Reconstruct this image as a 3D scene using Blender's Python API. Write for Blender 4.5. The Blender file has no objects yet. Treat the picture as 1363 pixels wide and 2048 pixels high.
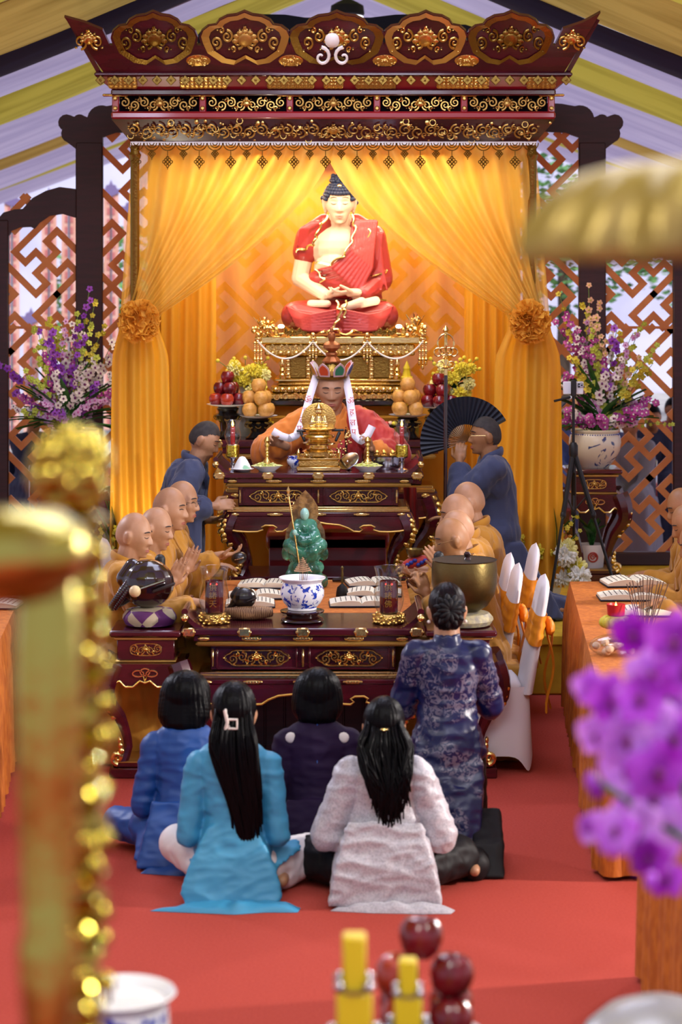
import bpy, bmesh, math, random
from mathutils import Vector as V, Matrix, Quaternion, noise
from mathutils.bvhtree import BVHTree
from mathutils.geometry import tessellate_polygon
R = math.radians; PI = math.pi
sin, cos = math.sin, math.cos
rnd = random.Random(7)
C = bpy.context.scene.collection
# ---- camera geometry: level camera 2.54 m up, looking along +Y; F = focal length in pixels of the 1363x2048 frame
F, H, YH, CX = 4400.0, 2.54, 550.0, 681.5
def P(px, py, D): return V(((px - CX) * D / F, D, H - (py - YH) * D / F))
def X(px, D): return (px - CX) * D / F
def Z(py, D): return H - (py - YH) * D / F
def S(n, D): return n * D / F
def lerp(a, b, t): return a + (b - a) * t
def sst(a, b, x):
    t = max(0.0, min(1.0, (x - a) / (b - a))); return t * t * (3 - 2 * t)
def hx(s):
    s = s.lstrip('#'); o = []
    for i in (0, 2, 4):
        c = int(s[i:i+2], 16) / 255; o.append(c / 12.92 if c <= .04045 else ((c + .055) / 1.055) ** 2.4)
    return (*o, 1)

# ---- materials -------------------------------------------------------------
M = {}
def mat(name, col, rough=.5, metal=0, col2=None, scale=8, detail=3, bump=0, bscale=40, coat=0, sheen=0, spec=.5,
        trans=0, sss=0, emit=None, estr=0, stretch=None, alpha=1, ramp=(.4, .6), transl=0, tex='noise', btex='noise', dist=0):
    m = bpy.data.materials.new(name); m.use_nodes = True
    nt = m.node_tree; N = nt.nodes; L = nt.links; N.clear()
    out = N.new('ShaderNodeOutputMaterial'); b = N.new('ShaderNodeBsdfPrincipled')
    b.inputs['Base Color'].default_value = hx(col) if isinstance(col, str) else col
    b.inputs['Roughness'].default_value = rough; b.inputs['Metallic'].default_value = metal
    b.inputs['Coat Weight'].default_value = coat; b.inputs['Coat Roughness'].default_value = .08
    b.inputs['Sheen Weight'].default_value = sheen; b.inputs['Specular IOR Level'].default_value = spec
    b.inputs['Transmission Weight'].default_value = trans
    if sss:
        b.inputs['Subsurface Weight'].default_value = sss; b.inputs['Subsurface Radius'].default_value = (.02, .008, .004)
    if emit:
        b.inputs['Emission Color'].default_value = hx(emit); b.inputs['Emission Strength'].default_value = estr
    tc = N.new('ShaderNodeTexCoord'); mp = N.new('ShaderNodeMapping'); L.new(tc.outputs['Object'], mp.inputs[0])
    if stretch: mp.inputs['Scale'].default_value = stretch
    def tx(kind, sc):
        if kind == 'voro':
            t = N.new('ShaderNodeTexVoronoi'); t.inputs['Scale'].default_value = sc; o = t.outputs['Distance']
        elif kind == 'wave':
            t = N.new('ShaderNodeTexWave'); t.inputs['Scale'].default_value = sc; t.inputs['Distortion'].default_value = dist or 2
            t.inputs['Detail'].default_value = 2; o = t.outputs['Fac']
        else:
            t = N.new('ShaderNodeTexNoise'); t.inputs['Scale'].default_value = sc; t.inputs['Detail'].default_value = detail
            t.inputs['Distortion'].default_value = dist; o = t.outputs['Fac']
        L.new(mp.outputs[0], t.inputs['Vector']); return o
    colout = None
    if col2:
        cr = N.new('ShaderNodeValToRGB'); e = cr.color_ramp.elements
        e[0].position, e[1].position = ramp; e[0].color = hx(col); e[1].color = hx(col2)
        L.new(tx(tex, scale), cr.inputs[0]); colout = cr.outputs[0]; L.new(colout, b.inputs['Base Color'])
    if bump:
        bp = N.new('ShaderNodeBump'); bp.inputs['Strength'].default_value = bump; bp.inputs['Distance'].default_value = .01
        L.new(tx(btex, bscale), bp.inputs['Height']); L.new(bp.outputs[0], b.inputs['Normal'])
    sh = b.outputs[0]
    if transl:
        t = N.new('ShaderNodeBsdfTranslucent'); t.inputs[0].default_value = b.inputs['Base Color'].default_value
        if colout: L.new(colout, t.inputs[0])
        mx = N.new('ShaderNodeMixShader'); mx.inputs[0].default_value = transl
        L.new(sh, mx.inputs[1]); L.new(t.outputs[0], mx.inputs[2]); sh = mx.outputs[0]
    if alpha < 1:
        t = N.new('ShaderNodeBsdfTransparent'); mx = N.new('ShaderNodeMixShader'); mx.inputs[0].default_value = alpha
        L.new(t.outputs[0], mx.inputs[1]); L.new(sh, mx.inputs[2]); sh = mx.outputs[0]
    L.new(sh, out.inputs[0]); M[name] = m; return m
def thin_glass(name, tint='#ffffff', extra=.06):
    m = bpy.data.materials.new(name); m.use_nodes = True
    nt = m.node_tree; N = nt.nodes; L = nt.links; N.clear()
    out = N.new('ShaderNodeOutputMaterial'); t = N.new('ShaderNodeBsdfTransparent'); t.inputs[0].default_value = hx(tint)
    g = N.new('ShaderNodeBsdfGlossy'); g.inputs['Roughness'].default_value = .04
    f = N.new('ShaderNodeLayerWeight'); f.inputs[0].default_value = .5
    q = N.new('ShaderNodeMath'); q.operation = 'POWER'; q.inputs[1].default_value = 3; L.new(f.outputs['Facing'], q.inputs[0])
    a = N.new('ShaderNodeMath'); a.operation = 'MULTIPLY_ADD'; a.inputs[1].default_value = .55; a.inputs[2].default_value = extra; L.new(q.outputs[0], a.inputs[0])
    mx = N.new('ShaderNodeMixShader'); L.new(a.outputs[0], mx.inputs[0]); L.new(t.outputs[0], mx.inputs[1]); L.new(g.outputs[0], mx.inputs[2])
    L.new(mx.outputs[0], out.inputs[0]); M[name] = m; return m

# ---- mesh builder ----------------------------------------------------------
def frame_from(d, up=V((0, 0, 1))):
    d = d.normalized()
    if abs(d.dot(up)) > .97: up = V((1, 0, 0)) if abs(d.x) < .9 else V((0, 1, 0))
    s = d.cross(up).normalized(); u = s.cross(d).normalized(); return s, u, d
class MB:
    def __init__(s): s.v = []; s.f = []; s.mi = []; s.M = Matrix(); s.m = 0
    def add(s, vs, fs):
        o = len(s.v); A = s.M
        s.v += [A @ V(v) for v in vs]; s.f += [[i + o for i in f] for f in fs]; s.mi += [s.m] * len(fs)
    def box(s, c, d, b=0.0, rot=None):
        c = V(c); hx_, hy, hz = d[0] / 2, d[1] / 2, d[2] / 2; b = min(b, hx_ * .9, hy * .9, hz * .9)
        rt = (lambda q: c + rot @ q) if rot else (lambda q: c + q)
        if b <= 0:
            vs = [rt(V((x, y, z))) for x in (-hx_, hx_) for y in (-hy, hy) for z in (-hz, hz)]
            s.add(vs, [(0, 1, 3, 2), (4, 6, 7, 5), (0, 4, 5, 1), (2, 3, 7, 6), (0, 2, 6, 4), (1, 5, 7, 3)]); return
        pts = []
        for sx in (-1, 1):
            for sy in (-1, 1):
                for sz in (-1, 1):
                    pts += [(sx * hx_, sy * (hy - b), sz * (hz - b)), (sx * (hx_ - b), sy * hy, sz * (hz - b)), (sx * (hx_ - b), sy * (hy - b), sz * hz)]
        s.hull([rt(V(p)) for p in pts])
    def hull(s, pts):
        bm = bmesh.new()
        for p in pts: bm.verts.new(p)
        bmesh.ops.convex_hull(bm, input=bm.verts[:])
        bmesh.ops.dissolve_limit(bm, angle_limit=.01, verts=bm.verts[:], edges=bm.edges[:])
        bm.verts.index_update()
        idx = {v: i for i, v in enumerate(bm.verts)}
        s.add([v.co.copy() for v in bm.verts], [[idx[v] for v in f.verts] for f in bm.faces]); bm.free()
    def tube(s, pts, r, seg=8, closed=False, flat=None, up=V((0, 0, 1)), cap=True):
        pts = [V(p) for p in pts]; n = len(pts)
        rs = r if isinstance(r, (list, tuple)) else [r] * n
        vs = []; fs = []; pu = None
        for i, p in enumerate(pts):
            d = pts[(i + 1) % n] - pts[i - 1] if closed else pts[min(i + 1, n - 1)] - pts[max(i - 1, 0)]
            if d.length < 1e-9: d = V((0, 0, 1))
            d.normalize()
            if flat is not None:
                u = V(flat) if not callable(flat) else flat(i); u = (u - d * u.dot(d)).normalized(); a = d.cross(u)
            else:
                if pu is None: a, u, _ = frame_from(d, up)
                else:
                    u = pu - d * pu.dot(d)
                    u = u.normalized() if u.length > 1e-6 else frame_from(d)[1]
                    a = d.cross(u)
                pu = u
            rr = rs[i]; ra, rb = (rr if isinstance(rr, tuple) else (rr, rr))
            for k in range(seg):
                t = 2 * PI * k / seg; vs.append(p + a * (cos(t) * ra) + u * (sin(t) * rb))
        m = n if closed else n - 1
        for i in range(m):
            for k in range(seg):
                j = (i + 1) % n; k2 = (k + 1) % seg
                fs.append((i * seg + k, i * seg + k2, j * seg + k2, j * seg + k))
        if not closed and cap:
            fs.append([k for k in range(seg)][::-1]); fs.append([(n - 1) * seg + k for k in range(seg)])
        s.add(vs, fs)
    def cap(s, a, b, r0, r1, seg=12):
        a, b = V(a), V(b); d = b - a; L = d.length
        if L < 1e-6: d = V((0, 0, 1)); L = 1e-6
        d = d / L; pts = []; rs = []
        for k in range(4):
            t = PI / 2 * k / 4; pts.append(a - d * (r0 * cos(t))); rs.append(max(r0 * sin(t), r0 * .05))
        pts.append(a); rs.append(r0); pts.append(b); rs.append(r1)
        for k in range(1, 5):
            t = PI / 2 * k / 4; pts.append(b + d * (r1 * sin(t))); rs.append(max(r1 * cos(t), r1 * .05))
        s.tube(pts, rs, seg)
    def chain(s, pts, rs, seg=10):
        for i in range(len(pts) - 1): s.cap(pts[i], pts[i + 1], rs[i], rs[i + 1], seg)
    def ell(s, c, r, rot=None, seg=16, rings=10):
        c = V(c); r = (r, r, r) if not isinstance(r, (tuple, list)) else r; vs = []; fs = []
        for i in range(rings + 1):
            t = PI * i / rings
            for k in range(seg):
                p = 2 * PI * k / seg; q = V((r[0] * sin(t) * cos(p), r[1] * sin(t) * sin(p), r[2] * cos(t)))
                vs.append(c + (rot @ q if rot else q))
        for i in range(rings):
            for k in range(seg):
                k2 = (k + 1) % seg
                if i == 0: fs.append((0 * seg + k, seg + k, seg + k2))
                elif i == rings - 1: fs.append((i * seg + k, (i + 1) * seg + k, i * seg + k2))
                else: fs.append((i * seg + k, (i + 1) * seg + k, (i + 1) * seg + k2, i * seg + k2))
        s.add(vs, fs)
    def lathe(s, prof, c=(0, 0, 0), seg=32, rib=None, cap=True, axis=None):
        c = V(c); vs = []; fs = []; n = len(prof)
        for (r, z) in prof:
            for k in range(seg):
                t = 2 * PI * k / seg; q = r
                if rib: q = r * (1 + rib[1] * abs(cos(rib[0] * t / 2)))
                vs.append(c + V((q * cos(t), q * sin(t), z)))
        for i in range(n - 1):
            for k in range(seg):
                k2 = (k + 1) % seg; fs.append((i * seg + k, i * seg + k2, (i + 1) * seg + k2, (i + 1) * seg + k))
        if cap:
            if prof[0][0] > 1e-5: fs.append([k for k in range(seg)][::-1])
            if prof[-1][0] > 1e-5: fs.append([(n - 1) * seg + k for k in range(seg)])
        s.add(vs, fs)
    def grid(s, nu, nv, fn, closed=False, thick=0):
        vs = [fn(i / (nu if closed else nu - 1), j / (nv - 1)) for j in range(nv) for i in range(nu)]; fs = []
        for j in range(nv - 1):
            for i in range(nu if closed else nu - 1):
                i2 = (i + 1) % nu; fs.append((j * nu + i, j * nu + i2, (j + 1) * nu + i2, (j + 1) * nu + i))
        s.add(vs, fs)
    def prism(s, loops, depth, A=None):
        """2-D outline (first loop, CCW) with holes, extruded along local +Z by depth; A maps local to space"""
        if not isinstance(loops[0][0], (tuple, list)): loops = [loops]
        A = A or Matrix(); L3 = [[V((p[0], p[1], 0)) for p in lp] for lp in loops]
        tris = tessellate_polygon(L3); flat = [p for lp in L3 for p in lp]; n = len(flat)
        vs = [A @ p for p in flat] + [A @ (p + V((0, 0, depth))) for p in flat]
        fs = [t for t in tris] + [(t[2] + n, t[1] + n, t[0] + n) for t in tris]; o = 0
        for lp in L3:
            m = len(lp)
            for i in range(m):
                j = (i + 1) % m; fs.append((o + i, o + j, o + j + n, o + i + n))
            o += m
        s.add(vs, fs)
    def torus(s, c, r, t, seg=24, ts=8, A=None, arc=(0, 2 * PI), sc=(1, 1)):
        A = A or Matrix(); c = V(c); full = abs(arc[1] - arc[0] - 2 * PI) < 1e-6; n = seg if full else seg + 1
        pts = [c + A.to_3x3() @ V((r * sc[0] * cos(arc[0] + (arc[1] - arc[0]) * i / seg), r * sc[1] * sin(arc[0] + (arc[1] - arc[0]) * i / seg), 0)) for i in range(n)]
        s.tube(pts, t, ts, closed=full)
    def build(s, name, mats, parent=None, smooth=True, fix=True):
        me = bpy.data.meshes.new(name); me.from_pydata([tuple(v) for v in s.v], [], s.f)
        mats = mats if isinstance(mats, (list, tuple)) else [mats]
        for m in mats: me.materials.append(M[m])
        if len(mats) > 1: me.polygons.foreach_set('material_index', s.mi)
        if fix:
            bm = bmesh.new(); bm.from_mesh(me); bmesh.ops.recalc_face_normals(bm, faces=bm.faces[:]); bm.to_mesh(me); bm.free()
        if smooth:
            me.polygons.foreach_set('use_smooth', [True] * len(me.polygons))
            if smooth != 'all': me.set_sharp_from_angle(angle=R(38))
        me.update()
        o = bpy.data.objects.new(name, me); C.objects.link(o)
        if parent: o.parent = parent
        return o
def bake(o, rig):
    for kind, kw in rig:
        md = o.modifiers.new(kind, kind)
        for k, v in kw.items(): setattr(md, k, v)
    dg = bpy.context.evaluated_depsgraph_get(); dg.update()
    me = bpy.data.meshes.new_from_object(o.evaluated_get(dg)); old = o.data; mats = [m for m in old.materials]
    o.modifiers.clear(); o.data = me
    if not me.materials:
        for m in mats: me.materials.append(m)
    bpy.data.meshes.remove(old); me.polygons.foreach_set('use_smooth', [True] * len(me.polygons)); return o
def remesh(mb, name, m, parent=None, vox=.01, sm=6, fac=.5, disp=None):
    par = parent; o = mb.build(name, m, None, fix=True)
    bake(o, [('REMESH', dict(mode='VOXEL', voxel_size=vox, adaptivity=0)), ('SMOOTH', dict(factor=fac, iterations=sm))])
    if disp:
        me = o.data; n = [v.normal.copy() for v in me.vertices]
        for v, q in zip(me.vertices, n): v.co += q * disp(v.co, q)
        me.update()
    o.parent = par; return o
def folds(amp, fx, fy, fz, seed=0.0):
    def d(p, n):
        a = noise.noise(V((p.x * fx + seed, p.y * fy, p.z * fz))); b = noise.noise(V((p.x * fx * 2.1, p.y * fy * 2.1 + seed, p.z * fz * 1.7)))
        return amp * (.75 * (1 - 2.6 * abs(a)) + .4 * (1 - 2.6 * abs(b)))
    return d
# ---- object bookkeeping ----------------------------------------------------
def tag(o, label, cat, group=None, kind=None):
    o['label'] = label; o['category'] = cat
    if group: o['group'] = group
    if kind: o['kind'] = kind
    return o
def T(name, label, cat, loc=(0, 0, 0), rz=0, group=None):
    o = bpy.data.objects.new(name, None); C.objects.link(o); o.location = loc; o.rotation_euler = (0, 0, rz)
    return tag(o, label, cat, group)
def st(o): o['kind'] = 'structure'; return o
def dup(root, loc, rz=None, label=None, sc=None):
    r = root.copy(); C.objects.link(r); r.location = loc
    if rz is not None: r.rotation_euler = (0, 0, rz)
    if label: r['label'] = label
    if sc: r.scale = (sc, sc, sc)
    for ch in list(root.children):
        c = ch.copy(); C.objects.link(c); c.parent = r
        for g in list(ch.children):
            d = g.copy(); C.objects.link(d); d.parent = c
    return r
def text(body, size, name, m, parent=None, A=None, ext=.0006):
    cu = bpy.data.curves.new('t', 'FONT'); cu.body = body; cu.size = size; cu.extrude = ext; cu.align_x = 'CENTER'; cu.align_y = 'CENTER'
    cu.resolution_u = 3
    t = bpy.data.objects.new('t', cu); C.objects.link(t)
    dg = bpy.context.evaluated_depsgraph_get(); dg.update(); me = bpy.data.meshes.new_from_object(t.evaluated_get(dg))
    bpy.data.objects.remove(t); bpy.data.curves.remove(cu)
    me.materials.clear(); me.materials.append(M[m]); me.name = name
    if A: me.transform(A)
    o = bpy.data.objects.new(name, me); C.objects.link(o); o.parent = parent; return o
FRONT = Matrix(((1, 0, 0, 0), (0, 0, -1, 0), (0, 1, 0, 0), (0, 0, 0, 1)))   # local xy -> XZ plane, local +z -> toward the camera (-Y)
def at(x, y, z, A=FRONT): return Matrix.Translation((x, y, z)) @ A
def spiral(mb, cx, cy, r, turns, a0, sg, rad, z=0, seg=6, tail=None):
    n = int(14 * turns) + 2; pts = []; rs = []
    for i in range(n):
        t = i / (n - 1); a = a0 + sg * 2 * PI * turns * t; q = r * (1 - .86 * t)
        pts.append((cx + q * cos(a), cy + q * sin(a), z)); rs.append(rad * (1 - .45 * t))
    if tail: pts = [(tail[0], tail[1], z)] + pts; rs = [rad * .5] + rs
    mb.tube(pts, rs, seg, up=V((0, 0, 1)))
def scrolls(mb, w, h, rad, n, rs, z=0):
    """mirrored row of scrolling tendrils filling a w x h panel centred on the origin"""
    for sx in (-1, 1):
        for i in range(n):
            cx = sx * (w / 2) * (i + .62) / n; up = 1 if i % 2 else -1
            r = min(h * .40, w / n * .26)
            spiral(mb, cx, up * h * .08, r, 1.3 + rs.random() * .4, PI * (.5 if up > 0 else 1.5), sx * up, rad, z, 6)
            spiral(mb, cx - sx * r * .95, -up * h * .24, r * .5, 1.1, PI * (1.5 if up > 0 else .5), -sx * up, rad * .8, z, 5)
            for k in range(2): mb.ell((cx + sx * r * (.7 - k), up * h * (.3 - .55 * k), z), (r * .22, r * .12, rad * 1.2), None, 8, 5)
    mb.ell((0, 0, z), (h * .22, h * .2, rad * 2), None, 12, 6)
    for k in range(7):
        a = PI * (k / 6); mb.ell((cos(a) * h * .28, sin(a) * h * .24 - h * .04, z), (h * .1, h * .07, rad * 1.4), None, 8, 5)
# ---- camera, view, world ----------------------------------------------------
sc = bpy.context.scene
cd = bpy.data.cameras.new('camera'); cam = bpy.data.objects.new('camera', cd); C.objects.link(cam); sc.camera = cam
cam.location = (0, 0, H); cam.rotation_euler = (PI / 2, 0, 0)
cd.sensor_fit = 'VERTICAL'; cd.sensor_height = 36; cd.sensor_width = 24; cd.lens = F / 2048 * 36
cd.shift_y = -(1024 - YH) / 2048; cd.shift_x = 0; cd.clip_end = 300
cd.dof.use_dof = True; cd.dof.focus_distance = 12.6; cd.dof.aperture_fstop = 2.9; cd.dof.aperture_blades = 0
vs = sc.view_settings; vs.view_transform = 'Standard'; vs.look = 'None'; vs.gamma = 1; vs.use_curve_mapping = False; vs.exposure = 0.28
cy = sc.cycles; cy.use_denoising = True; cy.max_bounces = 8; cy.diffuse_bounces = 3; cy.glossy_bounces = 3; cy.transmission_bounces = 4
cy.transparent_max_bounces = 12; cy.caustics_reflective = False; cy.caustics_refractive = False; cy.sample_clamp_indirect = 4
w = bpy.data.worlds.new('sky'); sc.world = w; w.use_nodes = True
bg = w.node_tree.nodes['Background']; bg.inputs[0].default_value = hx('#d3d4ee'); bg.inputs[1].default_value = .85

# ---- materials --------------------------------------------------------------
mat('carpet', '#b24c40', .95, col2='#aa453a', scale=90, bump=.2, bscale=300, spec=.05)
mat('yellow_cloth', '#c9a51e', .8, col2='#b08c14', scale=5, bump=.15, bscale=30)
mat('outside_ground', '#a8a49c', .9, col2='#8f8c88', scale=2)
mat('lilac_cloth', '#bfb9d2', .85, col2='#aca6c4', scale=1.3, transl=.36, stretch=(.3, 3, 1), bump=.4, bscale=4)
mat('olive_cloth', '#b8ab44', .85, col2='#a09436', scale=1.3, transl=.36, stretch=(.3, 3, 1), bump=.4, bscale=4)
mat('ochre_cloth', '#b0934a', .85, col2='#967a38', scale=1.3, transl=.36, stretch=(.3, 3, 1), bump=.4, bscale=4)
mat('navy_cloth', '#20263f', .85, col2='#161b31', scale=1.3, transl=.1, stretch=(.3, 3, 1))
mat('lacquer', '#4a0d1a', .22, coat=.6, col2='#3a0814', scale=3, stretch=(1, 1, 6))
mat('lacquer_red', '#8f1420', .3, coat=.5)
mat('dark_wood', '#32101c', .5, col2='#260b16', scale=4, stretch=(1, 1, 8))
mat('lattice_wood', '#c98248', .55, col2='#b8703a', scale=5)
mat('gold', '#d8b364', .26, metal=1, bump=.25, bscale=90)
mat('gold_bright', '#ecce86', .2, metal=1, bump=.12, bscale=60)
mat('gold_matte', '#c0984e', .42, metal=.85, bump=.1, bscale=60)
mat('gold_dim', '#8a6f34', .35, metal=1, bump=.3, bscale=80)
mat('brass_fore', '#c0a83e', .22, metal=1, bump=.5, bscale=45)
mat('black_lacquer', '#14100f', .25, coat=.5)
mat('sheer', '#efc35a', .8, col2='#eab848', scale=2, alpha=.78, transl=.45, stretch=(4, 4, .5))
mat('satin_yellow', '#efb232', .6, col2='#e8a526', scale=2, transl=.35, stretch=(5, 5, .4))
mat('back_drape', '#eda428', .7, col2='#e3961c', scale=2, transl=.4, alpha=.96, stretch=(4, 4, .4))
mat('rosette_cloth', '#f3b23a', .75, transl=.3)
mat('white_pearl', '#efe8dc', .3)
mat('ivory', '#e3c2a2', .5)
mat('statue_red', '#a8322c', .42, coat=.2)
mat('statue_hair', '#1d2742', .5)
mat('lip', '#a8584e', .5)
mat('brow', '#2c1f1c', .7)
mat('emit_lamp', '#ffffff', emit='#fff6e0', estr=25)
mat('flame', '#ffb040', emit='#ffb347', estr=14)

# ---- setting ------------------------------------------------------------------
b = MB(); b.box((0, 12, -.05), (16, 34, .1)); st(b.build('floor', 'carpet'))
b = MB(); b.box((0, 50, -.07), (120, 110, .1)); st(b.build('ground', 'outside_ground'))
b = MB(); b.box((0, 15.3, .1825), (5.6, 4.0, .365), .012); b.box((0, 13.285, .335), (5.6, .02, .06), .006)
st(b.build('trim_platform', 'yellow_cloth'))
# tent roof: fabric strips from the ridge to the eaves on both sides, each strip a sagging sheet
ce = bpy.data.objects.new('ceiling', None); C.objects.link(ce); ce['kind'] = 'structure'
ZR = 5.2
def roof(nm, d0, d1, m, sg, k):
    b = MB()
    def fn(u, v):
        x = v * 6.2; y = lerp(d0, d1, u); z = ZR - .37 * x - .10 * sin(PI * v) - min(.16, (d1 - d0) * .10) * sin(PI * u) * (.3 + v)
        z += .02 * noise.noise(V((x * .8 + k, y * 3, 0)))
        return V((sg * x - .02, y, z))
    b.grid(10, 30, fn); b.build(nm, m, ce, smooth='all')
EDG = [-3, 2, 8, 10.4, 11.2, 13.2, 14.2, 16.3, 17.35, 18.4, 20.2, 23.2, 24.1, 26.0, 26.6, 28.0]
COL = ['lilac_cloth', 'olive_cloth', 'lilac_cloth', 'olive_cloth', 'lilac_cloth', 'olive_cloth', 'ochre_cloth', 'navy_cloth', 'lilac_cloth', 'olive_cloth', 'lilac_cloth', 'ochre_cloth', 'lilac_cloth', 'olive_cloth', 'lilac_cloth']
for sg in (-1, 1):
    for i, m in enumerate(COL): roof('drape_strip', EDG[i], EDG[i + 1] + .02, m, sg, i * 3.1 + sg)
# ---- lights --------------------------------------------------------------------
def area(name, loc, aim, size, power, col='#ffffff', sy=None, spread=180):
    l = bpy.data.lights.new(name, 'AREA'); l.energy = power; l.color = hx(col)[:3]; l.shape = 'RECTANGLE'; l.size = size; l.size_y = sy or size
    l.spread = R(spread)
    o = bpy.data.objects.new(name, l); C.objects.link(o); o.location = loc
    o.rotation_euler = (V(aim) - V(loc)).to_track_quat('-Z', 'Y').to_euler(); return o
def spot(name, loc, aim, power, ang, col='#ffffff', r=.05, blend=.5):
    l = bpy.data.lights.new(name, 'SPOT'); l.energy = power; l.color = hx(col)[:3]; l.spot_size = R(ang); l.spot_blend = blend; l.shadow_soft_size = r
    o = bpy.data.objects.new(name, l); C.objects.link(o); o.location = loc
    o.rotation_euler = (V(aim) - V(loc)).to_track_quat('-Z', 'Y').to_euler(); return o
area('canopy_light', (-.05, 15.0, 3.36), (-.05, 15.15, 0), 2.2, 34, '#fff0d8', .5)
area('canopy_back_light', (-.05, 15.95, 3.3), (-.05, 16.1, 0), 2.2, 30, '#ffeccc', .2)
spot('statue_spot', (-.5, 14.75, 3.2), (0, 15.55, 2.6), 4, 60, '#fff0dc', .06)
spot('statue_spot', (.45, 14.75, 3.2), (0, 15.55, 2.6), 4, 60, '#fff0dc', .06)
area('tent_fill', (-2.5, 6.5, 4.6), (-.2, 12.5, .8), 1.6, 190, '#d4dcff')
area('tent_fill', (2.6, 7.5, 4.4), (-.2, 13, .8), 1.2, 120, '#dfe4ff')
spot('side_lamp', (4.6, 13.6, 3.3), (0.6, 9.0, 0), 800, 70, '#fff8f2', .12)
spot('side_lamp', (5.4, 8.9, 2.1), (0, 8.3, 0), 1100, 110, '#fff4ec', .08)
spot('side_lamp', (-4.2, 13.0, 3.4), (-.6, 9.4, .6), 420, 60, '#e8ecff', .15)
sl = bpy.data.lights.new('sun', 'SUN'); sl.energy = 4.2; sl.angle = R(3); sl.color = hx('#f2f4ff')[:3]; so = bpy.data.objects.new('sun', sl); C.objects.link(so); so.rotation_euler = (R(32), R(8), 0)
for lx, ly, lz in ((2.2, 2.2, 3.6), (1.5, 3.2, 4.2), (-1.0, 1.2, 4.2)): spot('front_spot', (lx, ly, lz), (-.3, 3.2, 1.9), 170, 60, '#fffaf0', .22)
spot('front_spot', (-.3, 11.0, 4.2), (-.05, 14.3, 1.6), 150, 26, '#f4f0ff', .15)  # unseen spot added to brighten the crowned monk's face
area('tent_fill', (.2, 5.6, 4.7), (.1, 6.6, 0), 1.8, 90, '#e8eaff')  # added, unseen fill that brightens the front of the carpet
area('tent_top', (0, 12.2, 4.7), (0, 12.2, 0), 2.5, 110, '#dfe4ff')
mat('backing_black', '#120c10', .95, spec=.05)  # matte black of the board behind the openwork
# ---- altar canopy ----------------------------------------------------------------
CXc = -.05; D0 = 14.6
k0 = F / D0
def zc(py): return Z(py, D0)
can = T('altar_canopy', 'carved maroon and gold canopy with flared scalloped crown over the seated statue', 'canopy', (CXc, D0, 0))
def frus(mb, w0, f0, w1, f1, z0, z1, back=1.7):
    vs = []
    for (w, f, z, bk) in ((w0, f0, z0, back), (w1, f1, z1, back + (f0 - f1))):
        vs += [(-w, f, z), (w, f, z), (w, bk, z), (-w, bk, z)]
    mb.add(vs, [(3, 2, 1, 0), (4, 5, 6, 7), (0, 1, 5, 4), (1, 2, 6, 5), (2, 3, 7, 6), (3, 0, 4, 7)])
for sx in (-1, 1):
    for yy in (.06, 1.6):
        b = MB(); x = sx * 1.322
        b.lathe([(.03, .365), (.05, .37), (.05, .45), (.03, .47), (.03, 3.3), (.042, 3.34), (.03, 3.36), (.03, 3.44)], (x, yy, 0), 14); b.build('post', 'gold_dim', can)
rs = random.Random(3)
zb = [zc(287), zc(241), zc(226), zc(195), zc(182), zc(158), zc(152)]
b = MB(); frus(b, 1.335, 0, 1.46, -.13, zb[0], zb[1]); fr = b.build('frieze', 'lacquer', can, smooth=False)
b = MB(); frus(b, 1.345, -.015, 1.345, -.015, zb[0] - .012, zb[0] + .012); b.build('rim', 'white_pearl', can, smooth=False)  # white edge strip; the lit lower edge is put into its colour
for i in range(96):
    t = rs.random(); x = -1.40 + 2.8 * (i + rs.random()) / 96; x *= lerp(.95, 1.03, t); z = lerp(zb[0] + .02, zb[1] - .01, t); y = lerp(-.012, -.14, t); b = MB()
    r = rs.uniform(.007, .016)
    if i % 3: b.ell((x, y, z), (r, r * .7, r), None, 7, 5)
    else: b.torus((x, y, z), .02, .004, 10, 5, FRONT)
    b.build('frieze_flower', 'gold', fr)
# scroll relief on the frieze, tilted with the face
b = MB(); b.M = Matrix.Translation((0, -.085, (zb[0] + zb[1]) / 2)) @ Matrix.Rotation(R(90 + 40), 4, 'X')
scrolls(b, 2.7, .13, .006, 16, rs); b.build('frieze_scroll', 'gold_matte', fr)
b = MB(); b.box((0, .77, (zb[1] + zb[2]) / 2), (2.92, 1.84, zb[2] - zb[1]), .012); b.build('rail', 'lacquer_red', can)
b = MB(); b.box((0, .82, (zb[2] + zb[3]) / 2), (2.82, 1.8, zb[3] - zb[2])); b.build('openwork_backing', 'backing_black', can)
for i in range(5):
    x = (i - 2) * .573; b = MB(); b.M = at(x, -.115, (zb[2] + zb[3]) / 2)
    scrolls(b, .50, .115, .0075, 4, rs); b.build('openwork_panel', 'gold' if i % 2 else 'gold_matte', can)
for i in range(6):
    x = (i - 2.5) * .573; b = MB(); b.box((x, -.115, (zb[2] + zb[3]) / 2), (.045, .04, zb[3] - zb[2] + .01), .006); p = b.build('panel_post', 'lacquer_red', can)
    b = MB(); b.box((x, -.14, (zb[2] + zb[3]) / 2 + .035), (.03, .02, .03), .008); b.box((x, -.14, (zb[2] + zb[3]) / 2 - .03), (.03, .02, .03), .008)
    b.box((x, -.14, zb[3] + .004), (.17, .02, .018), .007); b.build('post_mount', 'gold', p)
b = MB(); b.box((0, .78, (zb[3] + zb[4]) / 2), (2.92, 1.88, zb[4] - zb[3]), .01); b.build('beam', 'lacquer', can)
b = MB(); frus(b, 1.455, -.14, 1.55, -.225, zb[4], zb[5]); f2 = b.build('cornice', 'lacquer_red', can, smooth=False)
TILT = Matrix.Translation((0, -.19, (zb[4] + zb[5]) / 2)) @ Matrix.Rotation(R(90 + 46), 4, 'X')
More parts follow.
